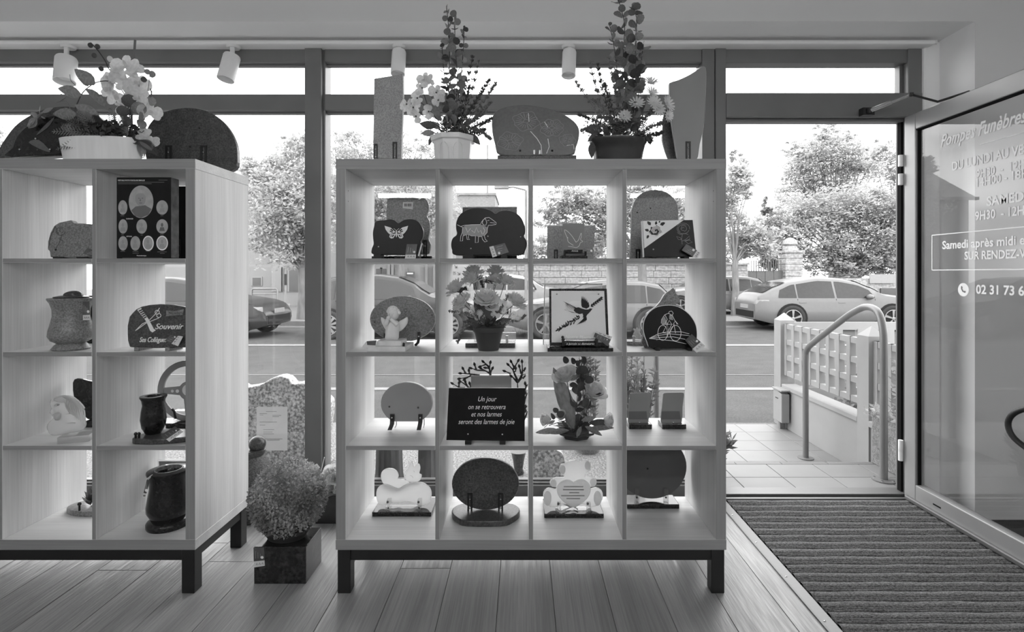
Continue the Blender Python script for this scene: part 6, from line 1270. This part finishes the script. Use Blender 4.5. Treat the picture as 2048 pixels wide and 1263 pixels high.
o = thing('photo_catalogue', 'black display box printed with oval portrait medallions', 'display box', (W(295, 0, 2.08).x, 2.1, Z1))
a, b = W(*zJ((917, 135))[0], 2.03), W(*zJ((1345, 782))[0], 2.03)
build(MB().box(a.x, b.x, 2.03, 2.078, Z1, a.z), 'box', BLACKS, o, bevel=.002); xs_ = b.x
pl = Plane(2.03); MED = M('medallion_print', .42, .5, .3, .12, 40); MEDD = M('medallion_dark_print', .16, .5, .3)  # mid and dark print tones of the portraits
fills(pl, [zJ(*ell(1112, 328, 97, 128, 36))], 'portrait_oval', MED, o, .0006)
fills(pl, [zJ((1035, 395), (1070, 365), (1145, 355), (1195, 385), (1170, 430), (1112, 455), (1065, 440))], 'portrait_jumper', MEDD, o, .0009); fills(pl, [zJ(*ell(1108, 300, 42, 62, 24))], 'portrait_head', ENGRM, o, .0011); fills(pl, [zJ((1066, 280), (1075, 250), (1108, 236), (1140, 250), (1150, 285), (1130, 262), (1090, 262))], 'portrait_hair', MED, o, .0013)
fills(pl, [zJ(*ell(1096, 300, 6, 3, 8)), zJ(*ell(1124, 300, 6, 3, 8)), zJ(*ell(1110, 338, 14, 3, 10)), zJ((1106, 300), (1102, 322), (1112, 324))], 'portrait_face', MEDD, o, .0014)
for i, (x, y, rx_, ry_) in enumerate(((968, 373, 36, 57), (1278, 373, 46, 57), (970, 522, 36, 57), (1117, 522, 42, 57), (1278, 522, 46, 57), (970, 655, 37, 57), (1067, 655, 39, 57), (1168, 655, 44, 60), (1278, 653, 46, 58))):
    md = fills(pl, [zJ(*ell(x, y, rx_, ry_, 24))], 'medallion', ENGR if i > 6 else MED, o, .0006); fills(pl, [zJ(*ell(x, y, rx_ * .84, ry_ * .84, 24))], 'medallion_field', MED, md, .0009); fills(pl, [zJ(*ell(x, y - 12, 10, 16, 12)), zJ((x - 22, y + 36), (x - 14, y + 6), (x + 14, y + 6), (x + 22, y + 36))], 'medallion_figure', ENGRM if i != 4 else MEDD, md, .0012)
for s, x, y, p, w_ in (('VERITABLE PHOTO PORCELAINE EMAILLEE', 1035, 160, 4, 54), ('CADRAGES', 1022, 462, 3.2, 14), ('OPTIONS', 1018, 601, 3.2, 11), ('Photocéramique', 1116, 752, 3.2, 19)): (a_, b_), = zJ((x, y)); text(pl, s, a_, b_, p, ENGR, o, 0, w_, off=.0008, bold=.0001)
strokes(pl, [zJ((930, 174), (1295, 174)), zJ((930, 186), (1195, 186)), zJ((965, 771), (1280, 771))] + [zJ((x, y), (x + w_, y)) for x, y, w_ in ((950, 438, 30), (1265, 438, 22), (955, 588, 22), (1108, 590, 18), (1262, 588, 28), (950, 718, 36), (1045, 718, 46), (1045, 732, 50), (1150, 716, 36), (1240, 722, 74), (1262, 734, 36), (1250, 157, 70))], .5, 'small_print', ENGRM, o, .0008)
pr_ = [Vector((xs_ + .0006, 2.031 + t * .046, z)) for t, z in ((0, Z1 + .004), (1, Z1 + .004), (1, W(0, 355, 2.03).z), (0, W(0, 355, 2.03).z))]; build(MB().add(pr_, [(0, 1, 2, 3)]), 'side_print', M('side_photo_print', .14, .4, .4, .5, 30), o)
pl = Plane(2.25, Z1, 4); o = thing('black_panel', 'tall black panel tucked behind the photo catalogue', 'plaque', place(pl, 350, Z1)); slab(pl, rect(zJ, 1180, 205, 1475, 785), .015, 'slab', BLACKS, o, .001, zmin=Z1); bracket(pl, *[(q[0], q[1], 516) for q in zJ((1410, 620))][0], Z1, o, 8)

def vase(o, c, prof, mat, n=36, name='body', open_=True): return build(MB().lathe(c, prof, n, cap1=not open_), name, mat, o, smooth=True)
Yb = 2.075; k = Yb / F / 3.715; c = W(*zK((530, 520))[0], Yb); c.z = Z2
o = thing('lidded_urn', 'mottled granite urn with flat lid and a price tag', 'urn', c)
vase(o, c, [(112 * k, 0), (118 * k, 10 * k), (100 * k, 36 * k), (85 * k, 50 * k), (120 * k, 70 * k), (138 * k, 105 * k), (135 * k, 140 * k), (120 * k, 200 * k), (110 * k, 250 * k), (112 * k, 300 * k), (125 * k, 345 * k), (142 * k, 372 * k), (140 * k, 382 * k), (20 * k, 384 * k)], MIDG, open_=False)
build(MB().lathe(c, [(60 * k, 382 * k), (104 * k, 384 * k), (106 * k, 392 * k), (70 * k, 400 * k), (10 * k, 404 * k)], 32), 'lid', DARKG, o, smooth=True); pk_ = Plane(Yb - .02)
puff(Plane(Yb), sp2(zK((490, 125), (490, 98), (530, 80), (570, 80), (595, 98), (602, 125), (550, 132)), 3), .05, 'lid_knob', DARKG, o)
pf = Plane(Yb - 118 * k); card(pf, zK((618, 297), (615, 160), (665, 158), (670, 295)), o, .28, .001); strokes(Plane(Yb - 122 * k), [zK(*ell(595, 192, 20, 20, 14)), zK((580, 190), (610, 188)), zK((585, 198), (612, 196))], .8, 'engraved_badge', ENGRM, o, .001)
pl = Plane(2.28, Z2, 3); o = thing('dark_stand', 'black easel frame standing behind the lidded urn', 'plaque', place(pl, 178, Z2)); slab(pl, rect(zK, 590, 115, 760, 470), .012, 'slab', BLACKS, o, .001, zmin=Z2); pbox(*[q[0] for q in zK((600, 0), (760, 0))], *[q[1] for q in zK((0, 440), (0, 485))], 2.25, .08, 'base', BLACKG, o, .002, Z2); build(MB().tube([W(*q, 2.27) for q in zK((690, 320), (662, 380), (652, 450))], .0025, 6), 'wire', STEEL, o)

pl = Plane(2.03, Z2, 5)
o = thing('souvenir_plaque', 'dark granite plaque with crossed comb and scissors and silver Souvenir lettering', 'plaque', place(pl, 314, Z2))
slab(pl, zK((945, 400), (945, 340), (960, 270), (985, 240), (1010, 215), (1050, 195), (1110, 183), (1190, 177), (1280, 182), (1350, 193), (1400, 205), (1400, 480), (1370, 500), (1160, 505), (962, 497), (948, 450)), .025, 'slab', DARKG, o, .004)
fills(pl, [zK((1022, 220), (1050, 205), (1108, 290), (1145, 360), (1160, 372), (1135, 388), (1118, 375), (1095, 320), (1085, 300))], 'comb', ENGR, o, .002); fills(pl, [zK(*[(1032 + 9.5 * j, 226 + 13 * j), (1038 + 9.5 * j, 234 + 13 * j), (1064 + 8 * j, 222 + 13 * j), (1058 + 8 * j, 214 + 13 * j)]) for j in range(5)], 'comb_gap', DARKG, o, .0026)
strokes(pl, [zK((1010, 375), (1060, 325), (1110, 300), (1160, 250)), zK((1018, 370), (1090, 318), (1185, 280)), zK((1160, 250), (1190, 205), (1185, 215))] + [zK(*(ell(x, y, 16, 15, 14) + ell(x, y, 16, 15, 14)[:1])) for x, y in ((1172, 238), (1184, 262))], 1.5, 'scissors', ENGR, o, .003)
text(pl, 'Souvenir', *zK((1258, 345))[0], 16, ENGR, o, .35, 57, off=.003, bold=.0003, extrude=.0015); text(pl, 'Ses Collègues', *zK((1140, 443))[0], 14, ENGR, o, .3, 54, off=.003, bold=.0003, extrude=.0015)
slab(pl, zK((1240, 225), (1300, 228), (1368, 215), (1362, 258), (1300, 262), (1235, 268)), .002, 'name_ribbon', MIDG, o, .0005, off=.003); text(pl, 'Souvenir', *zK((1302, 243))[0], 6, ENGRD, o, .3, 25, off=.0045)
card(Plane(2.015, Z2, 5), zK((1298, 480), (1225, 445), (1270, 405), (1357, 412), (1322, 490))[0:1] + zK((1225, 450), (1270, 405), (1350, 415)), o, .3, .002); slab(Plane(2.012, Z2, 5), zK((1298, 480), (1332, 412), (1360, 418), (1322, 490)), .0008, 'price_strip', CARDW, o, 0)
for a_, b_ in ((995, 1030), (1225, 1260)): foot(*[q[0] for q in zK((a_, 0), (b_, 0))], 694, 2.03, Z2, o, .08, MIDG)

pl = Plane(2.07, Z3, 0)
o = thing('glass_bust', 'translucent glass bust of a bearded long-haired head on a square foot', 'statuette', place(pl, 135, Z3))
hz_ = sp2(zK((385, 885), (420, 862), (470, 852), (530, 860), (560, 880), (590, 905), (625, 950), (600, 970), (580, 960), (590, 1010), (630, 1050), (632, 1090), (600, 1120), (520, 1135), (450, 1150), (390, 1150), (362, 1110), (365, 1070), (400, 1035), (418, 1012), (402, 996), (398, 982), (382, 972), (396, 942), (398, 915)), 2)
puff(pl, hz_, .055, 'bust', FROST, o); puff(Plane(2.045, Z3, 0), sp2(zK((400, 880), (470, 858), (530, 868), (575, 910), (610, 955), (570, 965), (520, 950), (480, 900), (420, 900)), 2), .02, 'hair', FROST, o); puff(Plane(2.05), sp2(zK((404, 992), (440, 975), (470, 985), (460, 1030), (425, 1040)), 2), .03, 'beard', FROST, o)
for q in (((405, 935), (440, 925)), ((400, 1000), (430, 990), (450, 960)), ((440, 1030), (500, 1060), (560, 1060))): build(MB().tube([W(*p, 2.045) for p in zK(*q)], .0025, 6), 'drapery_fold', FROST, o, smooth=True)
for j in range(9):
    x_, y_ = 470 + 14 * j, 862 + 5 * j; build(MB().tube(spl([W(*p, 2.036) for p in zK((x_, y_), (x_ + 30, y_ + 25 + 4 * j), (x_ + 20 + 3 * j, y_ + 70), (x_ + 50, y_ + 120 + 6 * j))], 4, False), [.003] * 13, 6), 'hair_strand', FROST, o, smooth=True)
build(MB().ball(W(*zK((432, 925))[0], 2.044), (.004, .003, .003), 8, 6), 'eye', MIDG, o); build(MB().tube([W(*p, 2.043) for p in zK((404, 928), (420, 920), (440, 922))], .002, 6), 'brow', FROST, o, smooth=True)
a, b = W(*zK((360, 1170))[0], 2.02), W(*zK((505, 1215))[0], 2.02); R_ = Matrix.Rotation(.35, 3, 'Z'); build(MB().obox(Vector(((a.x + b.x) / 2 + .03, 2.07, Z3 + .0125)), (.05, .035, .0125), R_), 'foot', FROST, o, bevel=.002)
pl = Plane(2.26, Z3, 6)
o = thing('curved_black_plaque', 'black curved plaque on a black base behind the glass bust', 'plaque', place(pl, 180, Z3)); slab(pl, sp2(zK((540, 760), (575, 728), (650, 745), (720, 755), (800, 750), (800, 1000), (720, 1040), (650, 1030), (590, 960), (550, 880)), 2), .014, 'slab', BLACKG, o, .0015); pbox(*[q[0] for q in zK((630, 0), (790, 0))], *[q[1] for q in zK((0, 1045), (0, 1100))], 2.24, .1, 'base', BLACKG, o, .002, Z3)
bracket(Plane(2.25, Z3, 6), *[(q[0], q[1], 840) for q in zK((700, 935))][0], Z3 + .02, o, 6)

Yb = 2.09; k = Yb / F / 3.715; c = W(*zK((1140, 1140))[0], Yb); c.z = Z3
o = thing('vase_on_base', 'dark flared granite vase standing on a rounded base with a price tag', 'vase', c)
Yf = 2.015; kk_ = Yf / F / 3.715; x0, x1 = W(*zK((950, 0))[0], Yf).x, -1.282
op = [(x0, .03), (x0 + .015, .006), (x0 + .05, 0), (x0 + .12, 0), (x1 - .01, .03), (x1, .06), (x1, .13), (x0 + .05, .13), (x0 + .005, .08)]; m = MB(); m.loft([[Vector((p.x, Yf + p.y, z)) for p in spl([Vector(q) for q in op], 3)] for z in (Z3, Z3 + .021)]); build(m, 'base', DARKG, o, bevel=.004)
c2 = c + Vector((0, 0, .021)); vase(o, c2, [(45 * k, 0), (52 * k, 4 * k), (75 * k, 50 * k), (84 * k, 110 * k), (78 * k, 170 * k), (70 * k, 215 * k), (76 * k, 250 * k), (88 * k, 272 * k), (86 * k, 280 * k), (55 * k, 280 * k), (50 * k, 262 * k), (.004, 240 * k)], BLACKG, name='vase')
for p in ((1008, 1180), (1032, 1188)): (a, b), = zK(p); q = W(a, b, 2.03); build(MB().lathe((q.x, 2.03, Z3 + .021), [(.004, 0), (.004, .012), (.006, .014), (.006, .018), (.003, .022)], 10), 'bolt', BLACKM, o, smooth=True)
card(Plane(2.0, Z3 + .02, 60), zK((1258, 1200), (1195, 1150), (1300, 1085), (1362, 1125))[0:4], o, .35, .001)
pl = Plane(2.27, Z3, 3)
o = thing('steering_wheel_plaque', 'clear acrylic steering wheel on a black base behind the dark vase', 'plaque', place(pl, 350, Z3)); m = MB(); c0, = zK((1400, 820)); kk_ = 2.27 / F / 3.715; cw = pl.p(*c0)
for r, rr in ((205, .010),):
    R_ = []; n = 40
    for j in range(n): a = 2 * math.pi * j / n; d = Vector((math.cos(a), 0, math.sin(a))); R_.append([cw + d * (r + dr_) * kk_ * 1.0 + Vector((0, dy, 0)) for dr_, dy in ((-22, -.004), (22, -.004), (22, .004), (-22, .004))])
    R_.append(R_[0]); m.loft(R_, False, False)
WH = M('grey_acrylic_wheel', .30, .3, .5, .03); build(m, 'rim', WH, o, smooth=False)
m = MB(); 
for a in (math.pi, 0, -math.pi / 2): d = Vector((math.cos(a), 0, math.sin(a))); e = Vector((-math.sin(a), 0, math.cos(a))); m.add([cw + d * 60 * kk_ + e * 34 * kk_, cw + d * 190 * kk_ + e * 22 * kk_, cw + d * 190 * kk_ - e * 22 * kk_, cw + d * 60 * kk_ - e * 34 * kk_], [(0, 1, 2, 3)])
m.add([cw + Vector((70 * kk_ * math.cos(j * .3142), -.002, 70 * kk_ * math.sin(j * .3142))) for j in range(20)], [tuple(range(20))]); build(m, 'spokes', WH, o)
fills(pl, [zK(*ell(x, 822, r, r, 12)) for x, r in ((1285, 11), (1322, 13))] + [zK(*ell(1400, 815, 42, 42, 20))], 'spoke_hole', MARBLE, o, .004)
a = W(*zK((1240, 1060))[0], 2.24); build(MB().box(a.x, -1.272, 2.23, 2.34, Z3, Z3 + .02), 'base', BLACKG, o, bevel=.002); q = pl.p(*zK((1320, 1000))[0]); build(MB().box(q.x - .012, q.x + .06, 2.26, 2.29, Z3 + .02, q.z + .02), 'acrylic_clip', ACRY, o, bevel=.001); build(MB().tube([q + Vector((-.01, -.02, .03)), q + Vector((0, -.022, .02)), q + Vector((.004, -.02, -.01))], .005, 6), 'black_bracket', BLACKM, o)

Yf = 2.18; c = W(*zL((570, 452))[0], Yf); c.z = Z4
o = thing('round_flower_base', 'round grey base with small metal flower beside the divider', 'plaque', (c.x, Yf + .06, Z4))
build(MB().lathe((-1.80, Yf + .075, Z4), [(.118, 0), (.12, .004), (.12, .018), (.116, .021)], 40, 1, .55), 'base', MIDG, o, smooth=True); q = W(*zL((465, 400))[0], 2.2); build(MB().lathe((q.x, 2.2, Z4 + .021), [(.004, 0), (.004, .022), (.007, .024), (.007, .03), (.004, .034)], 10), 'bolt', BLACKM, o, smooth=True)
q = W(*zL((575, 345))[0], 2.25)
for j in range(16): a = j * 2.4; inst('metal_leaf', LANCES['d'], LEAFD, o, (-1.826, 2.25, Z4 + .02 + .002 * j), aim((math.cos(a), math.sin(a) * .6, .25 + .06 * j)), .045)
slab(Plane(2.22, Z4, 50), zL((515, 398), (575, 370), (578, 395), (530, 412)), .001, 'price_card', CARDW, o, 0)

Yb = 2.12; k = Yb / F / 2.926; c = W(*zL((988, 540))[0], Yb); c.z = Z4
o = thing('open_urn', 'black polished granite urn with open flared mouth and hanging tag', 'urn', c)
vase(o, c, [(110 * k, 0), (114 * k, 8 * k), (114 * k, 28 * k), (106 * k, 38 * k), (88 * k, 46 * k), (94 * k, 60 * k), (112 * k, 95 * k), (113 * k, 125 * k), (104 * k, 180 * k), (96 * k, 230 * k), (98 * k, 270 * k), (108 * k, 305 * k), (112 * k, 316 * k), (110 * k, 324 * k), (74 * k, 328 * k), (68 * k, 322 * k), (66 * k, 250 * k), (.004, 240 * k)], BLACKG, 44)
build(MB().lathe(c, [(68 * k, 318 * k), (72 * k, 330 * k), (66 * k, 330 * k), (64 * k, 310 * k)], 40, cap0=False, cap1=False), 'mouth_ring', MIDG, o, smooth=True)
card(Plane(2.03, Z4, 0), zL((833, 335), (860, 225), (875, 240), (850, 335)), o, .25, .0); build(MB().tube([W(*q, Yy) for q, Yy in zip(zL((862, 228), (890, 205), (915, 215)), (2.03, 2.06, 2.09))], .004, 5), 'tag_strip', CARDW, o)
pl = Plane(2.29, Z4, 3); o = thing('picture_plaque', 'pale framed picture tile behind the open urn', 'plaque', place(pl, 345, Z4)); slab(pl, zL((920, 112), (1108, 112), (1112, 400), (945, 400)), .006, 'tile', FROST, o, .001, zmin=Z4); slab(pl, zL((930, 122), (1106, 122), (1110, 395), (950, 395)), .001, 'picture', M('printed_landscape', .32, .5, .4, .35, 14), o, 0, off=.001, zmin=Z4); fills(pl, [zL((957, 146), (1010, 146), (1008, 165), (960, 165))], 'picture_title', BLACKM, o, .002)
# things peeping out of the cells cut by the picture edge
for nm, lab, x0, x1, y0, y1, Y, zb, mt_ in (('dark_plaque', 'dark plaque at the edge of the top cell beside the flower relief', -60, 6.5, 440, 515, 2.1, Z1, DARKG), ('dark_plaque', 'black lettered plaque at the edge of the cell beside the lidded urn', -80, 8.5, 663, 695, 2.05, Z2, BLACKG), ('dark_plaque', 'black planter box in the bottom cell beside the round flower base', -80, 15, 905, 1062, 2.06, Z4, BLACKS)):
    pl = Plane(Y, zb, 2); o = thing(nm, lab, 'plaque', place(pl, (x0 + x1) / 2, zb)); slab(pl, [(x0, y1), (x0, y0 + 10), (x0 + 20, y0 + 2), (x1 - 5, y0), (x1, y0 + 12), (x1, y1)], .1 if 'box' in lab else .02, 'slab', mt_, o, .003, zmin=zb + .006); pbox(x0, x1 - 1, y1 - 2, y1 + 5, Y - .005, .06, 'base', BLACKG, o, .001, zb)
Yb = 2.08; c = W(-25, 872, Yb); c.z = Z3; o = thing('dark_leaf_spray', 'dark leaf spray at the edge of the cell beside the glass bust', 'decoration', c); build(MB().lathe(c, [(.05, 0), (.055, .01), (.05, .012)], 20), 'base', BLACKG, o); tuft(o, c + Vector((0, 0, .02)), (.03, .03, .02), 26, .07, 'dd', 77)

# ------------------------------------------------------------------ on the floor
o = thing('granite_block', 'polished black granite block with a price tag under the boxwood ball', 'block', (-.94, 2.15, 0))
build(MB().box(-1.043, -.841, 2.066, 2.226, 0, .144), 'block', M('black_veined_granite', .022, .15, .5, .5, 20, speck=.6, sscale=90), o, bevel=.002)
card(Plane(2.066, 0, 0), zQ((68, 1048), (66, 895), (145, 895), (152, 1035)), o, .3, .001)
o = thing('boxwood_ball', 'clipped artificial boxwood ball in a low dark pot', 'plant', (-.95, 2.148, .144)); c = Vector((-.95, 2.148, .144))
build(MB().lathe(c, [(.072, 0), (.085, .02), (.098, .035), (.098, .042), (.08, .042), (.01, .03)], 32, 1, .78), 'pot', POTB, o, smooth=True)
cb_ = Vector((-.948, 2.155, .300)); rng = random.Random(4); m = MB()
build(MB().ball(cb_, .118, 20, 14), 'core', BOXW, o, smooth=True)
for _ in range(7500):
    d = Vector((rng.gauss(0, 1), rng.gauss(0, 1), rng.gauss(0, 1))).normalized()
    if d.z < -.93: continue
    p = cb_ + d * (.126 + rng.random() * .022); a = (d * rng.uniform(.2, 1) + Vector((rng.gauss(0, .7), rng.gauss(0, .7), rng.gauss(0, .7)))).normalized(); b = a.cross(d + Vector((.01, .02, .03))).normalized(); s = rng.uniform(.0085, .0135)
    n = a.cross(b); m.add([p, p + a * s * .5 + b * s * .42 + n * s * .12, p + a * s * 1.1, p + a * s * .5 - b * s * .42 + n * s * .12], [(0, 1, 2), (0, 2, 3)])
build(m, 'foliage', BOXW, o, kind='stuff'); slab(Plane(2.15, 0, 0), zQ((285, 270), (355, 250), (362, 262), (300, 292)), .001, 'price_card', CARDW, o, 0)
Yb = 2.62; k = Yb / F / 3.827; c = W(*zQ((60, 0))[0], Yb); c.z = 0
o = thing('beaded_vase', 'tall dark beaded vase with a ball stopper behind the boxwood ball', 'vase', (c.x, Yb, 0)); hv = W(*zQ((0, 190))[0], Yb).z
build(MB().lathe((c.x, Yb, 0), [(.075, 0), (.085, .02), (.09, hv * .5), (.08, hv * .85), (.05, hv), (.045, hv + .01), (.055, hv + .03)], 28), 'vase', M('beaded_glaze', .10, .5, .5, .6, 130, bump=1), o, smooth=True); build(MB().ball((c.x + .022, Yb, hv + .055), .04, 16, 10), 'stopper', DARKG, o, smooth=True)
build(MB().lathe((c.x, Yb, hv), [(.05, 0), (.058, .012), (.058, .026), (.045, .032)], 28), 'collar', DARKG, o, smooth=True)
Yb = 2.56; k = Yb / F; c = W(660, 1050, Yb); c.z = 0
o = thing('rose_trough', 'black rectangular trough of artificial roses behind the boxwood ball', 'flower pot', (c.x, Yb + .05, 0)); build(MB().box(c.x - .10, c.x + .12, Yb, Yb + .11, 0, .135), 'trough', POTD, o, bevel=.004)
for i, (x, y, s, d) in enumerate(((650, 440, 22, (0, -1, .4)), (620, 365, 20, (-.2, -1, .5)), (680, 370, 20, (.3, -1, .4)), (640, 310, 20, (-.1, -.8, .8)), (690, 300, 18, (.3, -.6, .8)), (600, 450, 20, (-.5, -1, .3)), (720, 430, 22, (.2, -1, .3)))): dd = Vector(d).normalized(); inst('rose', ROSE, PETALG if i in (0, 1, 5, 6) else PETAL, o, W(*zQ((x, y))[0], Yb + .02 + .02 * (i > 2)) - dd * .02, aim(dd, i), s * k * 1.25)
tuft(o, (c.x, Yb + .05, .135), (.09, .04, .08), 34, .06, 'dmm', 51); slab(Plane(Yb), zQ((512, 275), (550, 255), (575, 285), (545, 305)), .001, 'gift_card', CARDW, o, 0); build(MB().tube([W(*q, Yb) for q in zQ((575, 330), (590, 280), (608, 205))], .002, 5), 'stick', MARBLE, o); build(MB().tube([W(*q, Yb + .01) for q in zQ((610, 420), (575, 330), (545, 300))], .0015, 5), 'card_stick', STEM, o)

# ------------------------------------------------------------------ stone monuments and plants outside the window
pl = Plane(3.35, 0, 0)
zU = zm(480, 500, 2.745)
o = thing('wavy_headstone', 'pale speckled granite headstone with wavy top and a paper notice', 'headstone', place(pl, 560, 0)); slab(pl, sp2(zU((-60, 760), (20, 755), (70, 748), (120, 735), (170, 705), (220, 692), (262, 705), (290, 735), (340, 730), (380, 745), (420, 790), (490, 830), (485, 950), (470, 1060), (470, 1300), (200, 1300), (-60, 1300)), 3), .10, 'stone', LIGHTG, o, .008, zmin=0)
pa_ = slab(pl, rect(zU, 92, 858, 262, 1098), .001, 'paper_notice', PAPER, o, 0, off=.003); strokes(pl, [zU((x, y), (x + w_, y)) for x, y, w_ in ((145, 884, 58), (110, 895, 40), (110, 903, 20), (180, 905, 48), (180, 912, 36), (110, 942, 95), (110, 958, 30), (130, 983, 60), (130, 996, 50), (130, 1006, 58), (135, 1034, 100), (150, 1040, 70))], .7, 'notice_print', PRINT, pa_, .005)
BARKS = M('carved_bark_stone', .09, .6, .4, .6, 14, (1, 1, .12), bump=1)
for lab, x0, x1 in (('carved stone tree trunk seen behind the cherub cloud', 408, 680), ('carved stone tree trunk beside the dark oval plaque', 842, 1060)):
    a, b = W(*zG((x0, 500))[0], 3.06), W(*zG((x1, 500))[0], 3.06); r = (b.x - a.x) / 2; xm = (a.x + b.x) / 2; R_ = []; rng = random.Random(x0)
    for z, s in ((0, 1.12), (.05, 1.0), (.12, .96), (.2, .94), (.26, .97)): R_.append([Vector((xm + r * s * math.cos(t) * (1 + .07 * math.sin(9 * t + x0)), 3.08 + r * s * math.sin(t) * (1 + .07 * math.cos(11 * t)), z)) for t in [j * math.pi / 24 for j in range(48)]])
    o = build(MB().loft(R_), 'stone_trunk', BARKS, smooth=True, base=(xm, 3.08, 0)); tag(o, lab, 'monument', 'carved stone trunks outside')
o = thing('dark_memorial_vase', 'dark flared memorial vase outside beside the dark oval plaque', 'vase', (W(1037, 0, 3.2).x, 3.2, 0)); kx = 3.2 / F; build(MB().lathe((W(1037, 0, 3.2).x, 3.2, 0), [(.03, 0), (.034, .01), (.026, .03), (.034, .08), (.045, .13), (.05, .135)], 24), 'vase', BLACKG, o, smooth=True)
pl = Plane(3.06, 0, 0); o = thing('speckled_headstone', 'low speckled granite headstone outside behind the teddy bear', 'headstone', place(pl, 1098, 0)); slab(pl, sp2([(1060, 960), (1062, 905), (1085, 895), (1115, 900), (1128, 915), (1132, 960), (1132, 990), (1060, 990)], 3), .07, 'stone', LIGHTG, o, .005, zmin=0)
# rosemary-like shrub in a pot, by the landing
def shrub(label, x, y, pot, stems, h, spread, mat, seed, nl=44, L=.042):
    z0 = 0; o = thing('potted_shrub', label, 'plant', (x, y, z0), 'potted shrubs outside'); rng = random.Random(seed)
    build(MB().lathe((x, y, z0), [(pot * .75, 0), (pot, pot * 1.5), (pot * 1.05, pot * 1.6), (pot * .9, pot * 1.6), (.01, pot * 1.4)], 20), 'pot', MIDG, o, smooth=True); m = MB(); st = MB()
    for s in range(stems):
        a = rng.random() * 6.28; top = Vector((x + math.cos(a) * spread * rng.random(), y + math.sin(a) * spread * .6 * rng.random(), h * rng.uniform(.65, 1))); b0 = Vector((x + math.cos(a) * pot * .5, y + math.sin(a) * pot * .5, pot * 1.4)); P = spl([b0, b0.lerp(top, .5) + Vector((0, 0, .03)), top], 6, False); st.tube(P, .0025, 4)
        for j in range(nl):
            p = P[min(int(rng.random() ** .7 * len(P)), len(P) - 1)]; d = Vector((rng.gauss(0, 1), rng.gauss(0, 1), rng.uniform(.2, 1.2))).normalized(); e = d.orthogonal().normalized() * L * .17; q = d * L * rng.uniform(.7, 1.2); m.add([p, p + q * .5 + e, p + q, p + q * .5 - e], [(0, 1, 2, 3)])
    build(st, 'stems', BARK, o); build(m, 'foliage', mat, o, kind='stuff'); return o
SHL = leaf_mat('shrub_leaf', .18, .4, .5, .4)
shrub('narrow-leaved shrub in a pot outside behind the photo plates', .72, 3.35, .13, 26, .74, .17, SHL, 3); shrub('narrow-leaved shrub in a pot outside behind the rose arrangement', .44, 3.62, .11, 20, .70, .12, SHL, 4); shrub('small leafy shrub outside at the corner of the landing', 1.14, 3.17, .035, 16, .24, .15, SHL, 5, 26, .06)
rl = thing('slim_post', 'slim pale metal post outside behind the photo plates', 'post', (W(1312, 0, 3.9).x, 3.9, 0)); build(MB().tube([(W(1312, 0, 3.9).x, 3.9, 0), (W(1312, 0, 3.9).x, 3.9, .72)], .021, 10), 'pole', GALV, rl, smooth=True)
# plants in the concrete trough and behind the lattice
rng = random.Random(8); m = MB()
for _ in range(260):
    p = Vector((rng.uniform(2.2, 2.305), rng.uniform(3.055, 3.40), .30 + rng.random() * .06)); d = Vector((rng.gauss(-.3, .7), rng.gauss(0, 1), rng.uniform(.1, 1))).normalized(); e = d.orthogonal().normalized() * .008; q = d * .04; q.x = min(q.x, .012)
    m.add([p, p + q * .5 + e, p + q, p + q * .5 - e], [(0, 1, 2, 3)])
build(m, 'trailing_plant', LEAFP, pc, kind='stuff'); m = MB()
for _ in range(260):
    t = rng.random(); p = Vector((2.265 + rng.uniform(-.04, .035), 3.15 + rng.uniform(-.08, .08), .3 + t * .38)); d = Vector((rng.gauss(0, 1), rng.gauss(0, 1), rng.uniform(.3, 1))).normalized(); e = d.orthogonal().normalized() * .006; q = d * .045
    q.x = min(q.x, .02); m.add([p, p + q * .5 + e, p + q, p + q * .5 - e], [(0, 1, 2, 3)])
build(m, 'upright_plant', LEAFM, pc, kind='stuff')
o = thing('garden_shrubs', 'low leafy shrubs growing behind the white lattice', 'plant', (2.9, 4.2, PAVZ - .02)); m = MB()
for cc in ((2.75, 3.5, .1), (2.8, 4.0, .05), (2.85, 4.4, .12), (3.3, 4.2, .1), (3.6, 3.6, .2)): leaves_into(m, cc, (.22, .25, .26), 300, .035, rng, .3)
build(m, 'foliage', SHL, o, kind='stuff'); build(MB().tube([(2.8, 4.0, PAVZ - .02), (2.8, 4.0, .1)], .02, 6).tube([(3.3, 4.2, PAVZ - .02), (3.3, 4.2, .1)], .02, 6), 'stems', BARK, o)
